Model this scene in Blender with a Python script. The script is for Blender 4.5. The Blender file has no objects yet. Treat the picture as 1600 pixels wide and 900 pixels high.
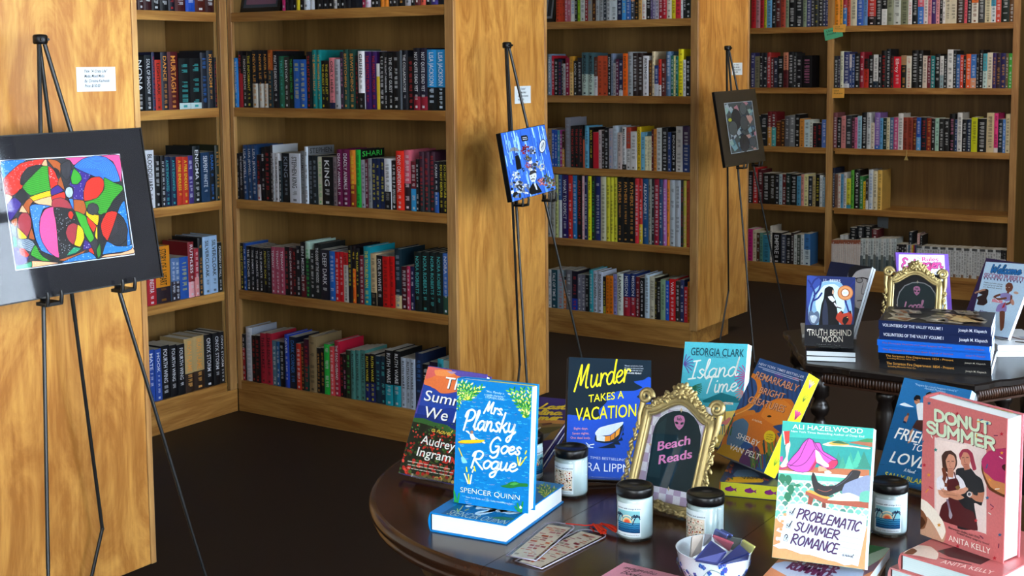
import bpy, math, random
import numpy as np
from mathutils import Matrix, Vector

SC = bpy.context.scene
COL = SC.collection
rng = random.Random(7)
PI = math.pi

# ------------------------------------------------------------------ camera
FPX, PYC = 2067.76, 304.01
YAW, PITCH, ROLL = math.radians(-33.8122), math.radians(-5.6487), math.radians(-0.4973)
CAM = np.array([4.0978, -3.9839, 1.479])
_f = np.array([math.sin(YAW) * math.cos(PITCH), math.cos(YAW) * math.cos(PITCH), math.sin(PITCH)])
_r = np.array([math.cos(YAW), -math.sin(YAW), 0.0])
_u = np.cross(_r, _f)
CR = math.cos(ROLL) * _r + math.sin(ROLL) * _u
CU = -math.sin(ROLL) * _r + math.cos(ROLL) * _u
CF = _f
cam_data = bpy.data.cameras.new('camera')
cam_data.sensor_width = 36.0
cam_data.lens = FPX * 36.0 / 1600.0
cam_data.shift_y = (PYC - 450.0) / 1600.0
cam_data.clip_start = 0.05
cam_ob = bpy.data.objects.new('camera', cam_data)
m = Matrix.Identity(4)
for i in range(3):
    m[i][0], m[i][1], m[i][2], m[i][3] = CR[i], CU[i], -CF[i], CAM[i]
cam_ob.matrix_world = m
COL.objects.link(cam_ob)
SC.camera = cam_ob

def proj(X):
    d = np.array(X, float) - CAM
    return 800 + FPX * (d @ CR) / (d @ CF), PYC - FPX * (d @ CU) / (d @ CF)

def sight(px, py):
    return CF + CR * (px - 800) / FPX - CU * (py - PYC) / FPX

def on_plane(px, py, n, p0):
    d = sight(px, py)
    n = np.array(n, float)
    return CAM + d * ((np.array(p0, float) - CAM) @ n) / (d @ n)

def on_z(px, py, z):
    return on_plane(px, py, (0, 0, 1), (0, 0, z))

# ------------------------------------------------------------------ colour
def lin(h):
    if not isinstance(h, str):
        return h
    h = h.lstrip('#')
    if len(h) == 3:
        h = ''.join(c * 2 for c in h)
    out = []
    for i in (0, 2, 4):
        c = int(h[i:i + 2], 16) / 255
        out.append(c / 12.92 if c <= .04045 else ((c + .055) / 1.055) ** 2.4)
    return tuple(out)

NAMES = {'black': '16161a', 'charcoal': '33363c', 'grey': '85888c', 'silver grey': 'b0b4ba', 'white': 'dcdfe2', 'cream': 'd4ccb4',
         'tan': 'a8906a', 'brown': '5a3a24', 'maroon': '5c1c28', 'dark red': '7c1a22', 'red': 'c22424', 'crimson': 'b01c3c', 'orange': 'dc7820',
         'rust orange': 'b84a2a', 'gold': 'c09030', 'yellow': 'dccc20', 'olive': '80802c', 'lime green': '3ab840', 'green': '2a7a3c',
         'dark green': '1c3c30', 'teal': '188a90', 'slate teal': '4a7078', 'light blue': '86bcd6', 'sky blue': '3a98d4', 'blue': '2456b0',
         'navy': '1a2648', 'slate blue': '4a6484', 'purple': '4a2e80', 'lavender': '9088c0', 'plum': '66204e', 'magenta': 'c02878',
         'pink': 'd68a94', 'salmon': 'd86a58', 'dusty rose': 'a85468', 'pale green': 'a8c09a'}
def colour_name(h):
    c = lin(h)
    g = lambda q: [v ** .4 for v in q]
    a = g(c)
    return min(NAMES, key=lambda k: sum((x - y) ** 2 for x, y in zip(a, g(lin(NAMES[k])))))

# ------------------------------------------------------------------ materials
def new_mat(name):
    mt = bpy.data.materials.new(name)
    mt.use_nodes = True
    nt = mt.node_tree
    return mt, nt, nt.nodes['Principled BSDF']

def plain(name, col, rough=.5, metal=0.0, coat=0.0, spec=.5, bump=0, bscale=200):
    mt, nt, b = new_mat(name)
    b.inputs['Base Color'].default_value = (*lin(col), 1)
    b.inputs['Roughness'].default_value = rough
    b.inputs['Metallic'].default_value = metal
    b.inputs['Coat Weight'].default_value = coat
    b.inputs['Specular IOR Level'].default_value = spec
    n = nt.nodes.new('ShaderNodeTexNoise')
    n.inputs['Scale'].default_value = bscale
    bp = nt.nodes.new('ShaderNodeBump')
    bp.inputs['Strength'].default_value = bump
    bp.inputs['Distance'].default_value = .002
    if bump:
        nt.links.new(n.outputs['Fac'], bp.inputs['Height'])
        nt.links.new(bp.outputs['Normal'], b.inputs['Normal'])
    return mt

def printed(name, rough, spec=.5, coat=0.0):
    """ink on paper: colour comes from the mesh's own colour attribute, a little fibre noise on top"""
    mt, nt, b = new_mat(name)
    a = nt.nodes.new('ShaderNodeAttribute')
    a.attribute_name = 'Col'
    n = nt.nodes.new('ShaderNodeTexNoise')
    n.inputs['Scale'].default_value = 60
    mr = nt.nodes.new('ShaderNodeMapRange')
    mr.inputs['To Min'].default_value = .88
    mr.inputs['To Max'].default_value = 1.1
    mx = nt.nodes.new('ShaderNodeVectorMath')
    mx.operation = 'SCALE'
    nt.links.new(n.outputs['Fac'], mr.inputs['Value'])
    nt.links.new(a.outputs['Color'], mx.inputs[0])
    nt.links.new(mr.outputs['Result'], mx.inputs['Scale'])
    nt.links.new(mx.outputs['Vector'], b.inputs['Base Color'])
    b.inputs['Roughness'].default_value = rough
    b.inputs['Specular IOR Level'].default_value = spec
    b.inputs['Coat Weight'].default_value = coat
    b.inputs['Coat Roughness'].default_value = .08
    return mt

def wood(name, light, dark, axis='z', scale=1.0, rough=.42, contrast=1.0, coat=.15, figure=1.0, along=.55, rings=5.5):
    mt, nt, b = new_mat(name)
    tc = nt.nodes.new('ShaderNodeTexCoord')
    mp = nt.nodes.new('ShaderNodeMapping')
    s = {'x': (along, 7, 7), 'y': (7, along, 7), 'z': (7, 7, along)}[axis]
    mp.inputs['Scale'].default_value = tuple(v * scale for v in s)
    nt.links.new(tc.outputs['Object'], mp.inputs['Vector'])
    n1 = nt.nodes.new('ShaderNodeTexNoise')            # broad cathedral figure
    n1.inputs['Scale'].default_value = .9
    n1.inputs['Detail'].default_value = 7
    n1.inputs['Roughness'].default_value = .6
    n1.inputs['Distortion'].default_value = 1.1 * figure
    nt.links.new(mp.outputs['Vector'], n1.inputs['Vector'])
    ma = nt.nodes.new('ShaderNodeMath'); ma.operation = 'MULTIPLY'; ma.inputs[1].default_value = rings
    fr = nt.nodes.new('ShaderNodeMath'); fr.operation = 'PINGPONG'; fr.inputs[1].default_value = 1.0
    nt.links.new(n1.outputs['Fac'], ma.inputs[0]); nt.links.new(ma.outputs[0], fr.inputs[0])
    mp2 = nt.nodes.new('ShaderNodeMapping')            # fine pores along the grain
    mp2.inputs['Scale'].default_value = tuple(scale * (63 if v == 7 else 3.3) for v in s)
    nt.links.new(tc.outputs['Object'], mp2.inputs['Vector'])
    n2 = nt.nodes.new('ShaderNodeTexNoise'); n2.inputs['Scale'].default_value = 1.6; n2.inputs['Detail'].default_value = 3
    nt.links.new(mp2.outputs['Vector'], n2.inputs['Vector'])
    n3 = nt.nodes.new('ShaderNodeTexNoise'); n3.inputs['Scale'].default_value = 2.2; n3.inputs['Detail'].default_value = 2   # blotchy stain
    nt.links.new(tc.outputs['Object'], n3.inputs['Vector'])
    mix = nt.nodes.new('ShaderNodeMath'); mix.operation = 'MULTIPLY_ADD'; mix.inputs[1].default_value = .45 * contrast
    nt.links.new(fr.outputs[0], mix.inputs[0])
    m3 = nt.nodes.new('ShaderNodeMath'); m3.operation = 'MULTIPLY_ADD'; m3.inputs[1].default_value = .55 * contrast
    nt.links.new(n2.outputs['Fac'], m3.inputs[0])
    m4 = nt.nodes.new('ShaderNodeMath'); m4.operation = 'MULTIPLY_ADD'; m4.inputs[1].default_value = .8 * contrast; m4.inputs[2].default_value = -.40 * contrast
    nt.links.new(n3.outputs['Fac'], m4.inputs[0]); nt.links.new(m4.outputs[0], m3.inputs[2]); nt.links.new(m3.outputs[0], mix.inputs[2])
    cr = nt.nodes.new('ShaderNodeValToRGB')
    cr.color_ramp.elements[0].position = .12; cr.color_ramp.elements[0].color = (*lin(light), 1)
    cr.color_ramp.elements[1].position = .95; cr.color_ramp.elements[1].color = (*lin(dark), 1)
    nt.links.new(mix.outputs[0], cr.inputs['Fac'])
    nt.links.new(cr.outputs['Color'], b.inputs['Base Color'])
    b.inputs['Roughness'].default_value = rough
    b.inputs['Coat Weight'].default_value = coat
    b.inputs['Coat Roughness'].default_value = .25
    bp = nt.nodes.new('ShaderNodeBump'); bp.inputs['Strength'].default_value = .08; bp.inputs['Distance'].default_value = .001
    nt.links.new(n2.outputs['Fac'], bp.inputs['Height']); nt.links.new(bp.outputs['Normal'], b.inputs['Normal'])
    return mt

def clear(name, tint=(1, 1, 1), gloss=.12, rough=.03):
    mt = bpy.data.materials.new(name); mt.use_nodes = True
    nt = mt.node_tree; nt.nodes.clear()
    o = nt.nodes.new('ShaderNodeOutputMaterial'); t = nt.nodes.new('ShaderNodeBsdfTransparent'); g = nt.nodes.new('ShaderNodeBsdfGlossy')
    t.inputs['Color'].default_value = (*tint, 1); g.inputs['Roughness'].default_value = rough
    fz = nt.nodes.new('ShaderNodeFresnel'); fz.inputs['IOR'].default_value = 1.5
    ma = nt.nodes.new('ShaderNodeMath'); ma.operation = 'MULTIPLY'; ma.inputs[1].default_value = gloss / .04 * .3
    mc = nt.nodes.new('ShaderNodeMath'); mc.operation = 'MINIMUM'; mc.inputs[1].default_value = 1.0
    mx = nt.nodes.new('ShaderNodeMixShader')
    nt.links.new(fz.outputs[0], ma.inputs[0]); nt.links.new(ma.outputs[0], mc.inputs[0]); nt.links.new(mc.outputs[0], mx.inputs[0])
    nt.links.new(t.outputs[0], mx.inputs[1]); nt.links.new(g.outputs[0], mx.inputs[2]); nt.links.new(mx.outputs[0], o.inputs[0])
    return mt

M = {}
M['panel'] = wood('plywood_panel', 'd0a257', 'a26e2c', 'z', .95, .42, 1.15, .15, 2.4, 2.3, 5.0)
M['stile'] = wood('pine_stile', 'c8a266', '94683a', 'z', 1.6, .42, 1.1, .2)
M['rail_x'] = wood('pine_rail_along_x', 'c89a52', '8a5a24', 'x', 1.3, .42, 1.25, .2)
M['rail_y'] = wood('pine_rail_along_y', 'd2a65c', '96662c', 'y', 1.3, .42, 1.25, .2)
M['back'] = wood('shaded_plywood_back', '9c7840', '6a4c20', 'z', .8, .55, .9, .05)  # same stain as the panels, with the interior shade put into its colour
M['print'] = printed('printed_cover', .42, .3)
M['gloss'] = printed('glossy_printed_cover', .3, .3, .08)
M['paper'] = printed('paper_edge', .85, .2)
M['black_metal'] = plain('black_tube', '15181b', .38, 0, .2)
M['black_plastic'] = plain('black_plastic', '0b0c0e', .35)
M['lid'] = plain('black_lid', '08080a', .3, 0, .1)
M['wax'] = plain('candle_wax', 'cdd8da', .3, 0, .6)
M['gold'] = plain('gilded_resin', 'b8a878', .3, .7, .2, bump=.3, bscale=120)
M['walnut'] = wood('dark_walnut_top', '3a2214', '170c07', 'x', 1.2, .2, 1.0, .7)
M['ebony'] = wood('ebonised_wood', '1c1411', '0b0706', 'x', 1.4, .3, .8, .4)
M['carved'] = wood('carved_walnut', '4a2c1c', '22120b', 'x', 1.4, .35, .8, .35)
M['glass'] = clear('picture_glass', (1, 1, 1), .19)
M['acrylic'] = clear('clear_acrylic', (.93, .96, .97), .14)
M['film'] = clear('clear_plastic_sleeve', (.99, .99, .99), .06, .1)
M['porcelain'] = printed('porcelain', .12, .6, .5)

# ------------------------------------------------------------------ mesh collecting
class MB:
    def __init__(self):
        self.v, self.f, self.c, self.mi, self.sm = [], [], [], [], []
    def add(self, vs, fs, col=(1, 1, 1), mi=0, smooth=False, cols=None):
        o = len(self.v)
        self.v += [tuple(p) for p in vs]
        for k, f in enumerate(fs):
            self.f.append([i + o for i in f]); self.c.append(lin(cols[k]) if cols else lin(col)); self.mi.append(mi); self.sm.append(smooth)
        return self
    def box(self, a, b, col=(1, 1, 1), mi=0, cols=None):
        (x0, y0, z0), (x1, y1, z1) = a, b
        return self.add([(x0, y0, z0), (x1, y0, z0), (x1, y1, z0), (x0, y1, z0), (x0, y0, z1), (x1, y0, z1), (x1, y1, z1), (x0, y1, z1)],
                        [(0, 3, 2, 1), (4, 5, 6, 7), (0, 1, 5, 4), (1, 2, 6, 5), (2, 3, 7, 6), (3, 0, 4, 7)], col, mi, cols=cols)
    def tube(self, pts, r, n=10, col=(1, 1, 1), mi=0, caps=True, closed=False):
        pts = [Vector(p) for p in pts]
        rs = r if isinstance(r, (list, tuple)) else [r] * len(pts)
        L = len(pts)
        up = None; rings = []
        for i, p in enumerate(pts):
            if closed: t = (pts[(i + 1) % L] - pts[i - 1]).normalized()
            else: t = (pts[min(i + 1, L - 1)] - pts[max(i - 1, 0)]).normalized()
            if up is None:
                up = t.orthogonal().normalized()
            up = (up - t * up.dot(t))
            up = up.normalized() if up.length > 1e-6 else t.orthogonal().normalized()
            s = t.cross(up)
            rings.append([p + (up * math.cos(2 * PI * k / n) + s * math.sin(2 * PI * k / n)) * rs[i] for k in range(n)])
        vs = [q for rg in rings for q in rg]
        fs = []
        for i in range(L if closed else L - 1):
            j = (i + 1) % L
            for k in range(n):
                fs.append((i * n + k, i * n + (k + 1) % n, j * n + (k + 1) % n, j * n + k))
        self.add(vs, fs, col, mi, True)
        if caps and not closed:
            self.add(rings[0], [tuple(range(n))[::-1]], col, mi); self.add(rings[-1], [tuple(range(n))], col, mi)
        return self
    def lathe(self, prof, n=28, col=(1, 1, 1), mi=0, c=(0, 0, 0), smooth=True, cols=None):
        vs, fs, cc = [], [], []
        for (r, z) in prof:
            for k in range(n):
                a = 2 * PI * k / n
                vs.append((c[0] + r * math.cos(a), c[1] + r * math.sin(a), c[2] + z))
        for i in range(len(prof) - 1):
            for k in range(n):
                fs.append((i * n + k, i * n + (k + 1) % n, (i + 1) * n + (k + 1) % n, (i + 1) * n + k)); cc.append(cols[i] if cols else col)
        return self.add(vs, fs, col, mi, smooth, cols=cc)
    def ball(self, c, rad, n=8, col=(1, 1, 1), mi=0, rot=None):
        vs, fs = [], []
        rr = (rad, rad, rad) if not hasattr(rad, '__len__') else rad
        for i in range(n // 2 + 1):
            ph = PI * i / (n // 2)
            for k in range(n):
                a = 2 * PI * k / n
                p = Vector((rr[0] * math.sin(ph) * math.cos(a), rr[1] * math.sin(ph) * math.sin(a), rr[2] * math.cos(ph)))
                if rot is not None: p = rot @ p
                vs.append(p + Vector(c))
        for i in range(n // 2):
            for k in range(n):
                fs.append((i * n + k, (i + 1) * n + k, (i + 1) * n + (k + 1) % n, i * n + (k + 1) % n))
        return self.add(vs, fs, col, mi, True)
    def mesh(self, name, mats):
        me = bpy.data.meshes.new(name)
        me.from_pydata(self.v, [], self.f)
        for mt in (mats if isinstance(mats, (list, tuple)) else [mats]):
            me.materials.append(mt)
        me.polygons.foreach_set('material_index', self.mi)
        me.polygons.foreach_set('use_smooth', self.sm)
        ca = me.color_attributes.new('Col', 'FLOAT_COLOR', 'CORNER')
        buf = []
        for p, c in zip(self.f, self.c):
            buf += [c[0], c[1], c[2], 1.0] * len(p)
        ca.data.foreach_set('color', buf)
        me.update()
        return me
    def build(self, name, mats, parent=None, bevel=0, seg=2):
        o = bpy.data.objects.new(name, self.mesh(name, mats))
        COL.objects.link(o)
        if parent is not None: o.parent = parent
        if bevel:
            b = o.modifiers.new('edge', 'BEVEL'); b.width = bevel; b.segments = seg; b.limit_method = 'ANGLE'
        return o

def tag(o, label=None, cat=None, group=None, kind=None):
    if label: o['label'] = label
    if cat: o['category'] = cat
    if group: o['group'] = group
    if kind: o['kind'] = kind
    return o

def thing(name, label, cat, loc=(0, 0, 0), rot=None, group=None):
    o = bpy.data.objects.new(name, None)
    o.empty_display_size = .05
    COL.objects.link(o)
    if rot is not None:
        mw = rot.to_4x4(); mw.translation = Vector(loc); o.matrix_world = mw
    else:
        o.location = loc
    return tag(o, label, cat, group)

def pose(yaw, tilt, roll):
    y, t, r = map(math.radians, (yaw, tilt, roll))
    return Matrix.Rotation(y, 3, 'Z') @ Matrix(((1, 0, 0), (0, math.cos(t), math.sin(t)), (0, -math.sin(t), math.cos(t)))) @ Matrix(((math.cos(r), 0, math.sin(r)), (0, 1, 0), (-math.sin(r), 0, math.cos(r))))

# ------------------------------------------------------------------ lettering
_tc = {}
def text_geo(s, bold=0.0, shear=0.0, res=2):
    """outline lettering, unit cap height, as (verts2d, faces, width)"""
    k = (s, bold, shear, res)
    if k in _tc: return _tc[k]
    cu = bpy.data.curves.new('lettering', 'FONT')
    cu.body = s; cu.resolution_u = res; cu.offset = bold; cu.shear = shear; cu.fill_mode = 'FRONT'
    ob = bpy.data.objects.new('lettering', cu)
    COL.objects.link(ob)
    dg = bpy.context.evaluated_depsgraph_get()
    me = bpy.data.meshes.new_from_object(ob.evaluated_get(dg), depsgraph=dg)
    v = [(q.co.x, q.co.y) for q in me.vertices]; f = [tuple(p.vertices) for p in me.polygons]
    bpy.data.objects.remove(ob); bpy.data.curves.remove(cu); bpy.data.meshes.remove(me)
    if v:
        x0 = min(p[0] for p in v); x1 = max(p[0] for p in v)
        v = [((x - x0) / .70, y / .70) for x, y in v]
        w = (x1 - x0) / .70
    else: w = 0
    _tc[k] = (v, f, w)
    return _tc[k]

def smooth(pts, n=6):
    if len(pts) < 3: return pts
    P = [pts[0]] + list(pts) + [pts[-1]]
    out = []
    for i in range(1, len(P) - 2):
        for k in range(n):
            t = k / n
            a = []
            for d in (0, 1):
                p0, p1, p2, p3 = P[i - 1][d], P[i][d], P[i + 1][d], P[i + 2][d]
                a.append(.5 * (2 * p1 + (p2 - p0) * t + (2 * p0 - 5 * p1 + 4 * p2 - p3) * t * t + (3 * p1 - p0 - 3 * p2 + p3) * t ** 3))
            out.append(tuple(a))
    out.append(tuple(pts[-1]))
    return out

# pen strokes of a monoline script; x-height 1, ascender 2, descender -1
_o = [(.75, .85), (.45, 1.0), (.12, .75), (.05, .35), (.3, 0), (.62, .15), (.8, .55), (.75, .85)]
SCRIPT = {
 'a': (1.0, [[(.75, .85), (.45, 1), (.1, .7), (.08, .25), (.35, 0), (.7, .4), (.8, 1), (.76, .3), (.9, 0), (1.1, .2)]]),
 'c': (.8, [[(.75, .8), (.5, 1), (.15, .75), (.08, .3), (.35, 0), (.65, .1), (.9, .35)]]),
 'd': (1.0, [[(.75, .85), (.45, 1), (.1, .7), (.08, .25), (.35, 0), (.7, .4), (.92, 2.1), (.8, .4), (.92, 0), (1.1, .2)]]),
 'e': (.85, [[(.08, .45), (.5, .55), (.7, .8), (.5, 1), (.2, .8), (.08, .35), (.35, 0), (.65, .08), (.95, .35)]]),
 'g': (1.0, [[(.75, .85), (.45, 1), (.1, .7), (.08, .25), (.35, .02), (.7, .4), (.8, 1), (.72, -.3), (.5, -.9), (.15, -.95), (.1, -.6), (.6, -.2), (1.1, .2)]]),
 'h': (1.0, [[(.1, 0), (.2, 1), (.35, 2.0)], [(.12, .1), (.3, .75), (.6, 1), (.75, .75), (.7, .2), (.85, 0), (1.05, .2)]]),
 'i': (.5, [[(.15, 1), (.12, .3), (.28, 0), (.5, .2)], [(.24, 1.4), (.28, 1.46)]]),
 'k': (1.0, [[(.1, 0), (.2, 1), (.35, 2.05)], [(.75, 1.0), (.4, .6), (.2, .5), (.5, .4), (.75, .02), (1.0, .15)]]),
 'l': (.5, [[(.0, .3), (.35, 1.5), (.4, 2.0), (.22, 1.9), (.12, .5), (.25, 0), (.5, .2)]]),
 'm': (1.5, [[(.1, 1), (.1, 0)], [(.1, .3), (.3, .85), (.5, .95), (.6, .7), (.55, 0)], [(.58, .3), (.8, .85), (1.0, .95), (1.12, .7), (1.08, .2), (1.22, 0), (1.5, .2)]]),
 'n': (1.05, [[(.1, 1), (.1, 0)], [(.1, .3), (.3, .85), (.55, .98), (.68, .7), (.64, .2), (.78, 0), (1.05, .2)]]),
 'o': (.9, [_o + [(1.0, .75)]]),
 'r': (.75, [[(.1, 1), (.14, .5), (.1, 0)], [(.12, .4), (.35, .9), (.6, .95), (.7, .8)]]),
 's': (.7, [[(.62, .85), (.4, 1), (.18, .8), (.35, .55), (.58, .3), (.4, .02), (.08, .12)]]),
 't': (.7, [[(.4, 1.7), (.25, .6), (.28, .1), (.5, .02), (.7, .2)], [(.05, 1.1), (.65, 1.18)]]),
 'u': (1.05, [[(.1, 1), (.1, .3), (.3, 0), (.6, .3), (.75, 1), (.7, .3), (.82, 0), (1.05, .2)]]),
 'v': (.9, [[(.05, .95), (.3, 0), (.7, 1.0)]]),
 'w': (1.3, [[(.05, .95), (.3, 0), (.6, .8), (.85, 0), (1.2, 1.0)]]),
 'y': (1.0, [[(.1, 1), (.12, .35), (.35, .1), (.65, .4), (.78, 1), (.66, -.2), (.4, -.9), (.1, -.85), (.2, -.5), (.7, -.15), (1.0, .15)]]),
 'B': (1.35, [[(.25, 2), (.2, 1), (.15, 0)], [(.05, 1.8), (.6, 2.05), (1.05, 1.75), (.8, 1.2), (.35, 1.05), (.9, 1.0), (1.2, .6), (.9, .1), (.3, 0), (.1, .1)]]),
 'C': (1.2, [[(1.1, 1.7), (.8, 2), (.3, 1.6), (.1, .8), (.35, .1), (.8, .05), (1.15, .4)]]),
 'G': (1.5, [[(1.2, 1.7), (.8, 2.05), (.3, 1.6), (.1, .8), (.4, .05), (.9, .15), (1.2, .8), (.75, .85)], [(1.2, .8), (1.15, -.3), (.7, -.7), (.3, -.5)]]),
 'I': (.9, [[(.25, 1.95), (.95, 2.02)], [(.6, 1.98), (.42, 0)], [(.0, -.03), (.75, .05)]]),
 'L': (1.1, [[(.5, 2), (.3, .9), (.05, .08), (.45, .1), (1.05, .15)]]),
 'M': (1.7, [[(.05, -.1), (.35, 1.0), (.6, 2.0), (.62, 1.0), (.68, .3), (1.0, 1.2), (1.35, 1.95), (1.25, .8), (1.3, .1), (1.5, .05)]]),
 'P': (1.25, [[(.3, 1.9), (.22, 1), (.1, -.15)], [(.0, 1.3), (.15, 1.85), (.7, 2.1), (1.15, 1.7), (.9, 1.05), (.3, .85)]]),
 'R': (1.4, [[(.3, 1.9), (.22, 1), (.1, -.1)], [(.0, 1.4), (.15, 1.85), (.7, 2.1), (1.15, 1.75), (.9, 1.15), (.35, 1.0), (.8, .45), (1.4, -.15)]]),
 'S': (1.1, [[(1.0, 1.75), (.65, 2.0), (.3, 1.6), (.55, 1.15), (.85, .7), (.6, .05), (.1, .2)]]),
 'T': (1.2, [[(.0, 1.85), (.5, 2.05), (1.3, 1.95)], [(.75, 2.0), (.55, 1), (.4, 0)]]),
 'W': (1.7, [[(.1, 2), (.3, .05), (.8, 1.5), (1.0, .05), (1.6, 2.0)]]),
 '.': (.4, [[(.12, .02), (.16, .06)]]), ' ': (.6, []), '?': (.9, [[(.1, 1.5), (.4, 2), (.75, 1.6), (.4, 1.0), (.38, .6)], [(.36, .05), (.4, .1)]]),
}
# brushy capitals, cap height 2
BRUSH = {
 'P': (1.2, [[(.2, 2), (.1, 0)], [(.1, 1.8), (.7, 2), (1.05, 1.5), (.6, 1.0), (.2, .9)]]), 'R': (1.25, [[(.2, 2), (.1, 0)], [(.1, 1.8), (.7, 2), (1.0, 1.5), (.6, 1.05), (.2, .95), (1.1, 0)]]),
 'O': (1.35, [[(.7, 2), (.15, 1.3), (.2, .35), (.6, 0), (1.1, .6), (1.1, 1.5), (.7, 2)]]), 'B': (1.2, [[(.2, 2), (.1, 0)], [(.1, 1.9), (.8, 1.9), (.85, 1.3), (.2, 1.05), (.95, .9), (1.0, .25), (.1, 0)]]),
 'L': (1.0, [[(.2, 2), (.1, .05), (.9, .1)]]), 'E': (1.05, [[(.9, 1.95), (.2, 1.95), (.15, 1), (.1, .05), (.9, .08)], [(.15, 1.0), (.8, 1.05)]]),
 'M': (1.6, [[(.1, 0), (.35, 1.9), (.75, .5), (1.2, 1.95), (1.4, 0)]]), 'A': (1.25, [[(.05, 0), (.65, 2), (1.1, 0)], [(.25, .7), (.95, .75)]]),
 'T': (1.15, [[(.05, 1.9), (1.15, 2)], [(.62, 1.95), (.5, 0)]]), 'I': (.45, [[(.25, 2), (.15, 0)]]), 'C': (1.15, [[(1.05, 1.7), (.7, 2), (.2, 1.4), (.15, .5), (.5, 0), (1.0, .3)]]),
 'S': (1.05, [[(.95, 1.75), (.6, 2), (.25, 1.6), (.5, 1.1), (.85, .6), (.5, 0), (.1, .25)]]), 'U': (1.3, [[(.2, 2), (.12, .6), (.5, 0), (1.0, .5), (1.15, 2)]]), 'N': (1.35, [[(.1, 0), (.25, 1.95), (1.05, .05), (1.2, 2)]]),
 ' ': (.6, []), '?': SCRIPT['?'],
}

# rounded bold capitals, cap height 2
ROUND = {
 'D': (1.45, [[(.15, 1.95), (.15, .05)], [(.15, 1.95), (.6, 1.95), (1.1, 1.6), (1.2, 1), (1.1, .4), (.6, .05), (.15, .05)]]), 'O': (1.6, [[(.75, 2), (.25, 1.7), (.1, 1), (.25, .3), (.75, 0), (1.25, .3), (1.4, 1), (1.25, 1.7), (.75, 2)]]),
 'N': (1.5, [[(.15, 0), (.15, 2)], [(.15, 2), (1.2, 0)], [(1.2, 0), (1.2, 2)]]), 'U': (1.45, [[(.15, 2), (.15, .7), (.35, .15), (.7, 0), (1.05, .15), (1.2, .7), (1.2, 2)]]), 'T': (1.25, [[(.05, 1.95), (1.15, 1.95)], [(.6, 1.95), (.6, 0)]]),
 'S': (1.25, [[(1.1, 1.65), (.85, 1.95), (.4, 1.95), (.15, 1.55), (.4, 1.15), (.85, .9), (1.1, .5), (.85, .05), (.35, .05), (.1, .35)]]), 'M': (1.75, [[(.15, 0), (.15, 2)], [(.15, 2), (.8, .7)], [(.8, .7), (1.45, 2)], [(1.45, 2), (1.45, 0)]]),
 'E': (1.2, [[(.15, 2), (.15, 0)], [(.15, 1.95), (1.0, 1.95)], [(.15, 1), (.85, 1)], [(.15, .05), (1.0, .05)]]), 'R': (1.35, [[(.15, 2), (.15, 0)], [(.15, 1.95), (.7, 1.95), (1.1, 1.7), (1.1, 1.25), (.7, 1.0), (.15, 1.0)], [(.65, 1.0), (1.15, 0)]]),
}
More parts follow.
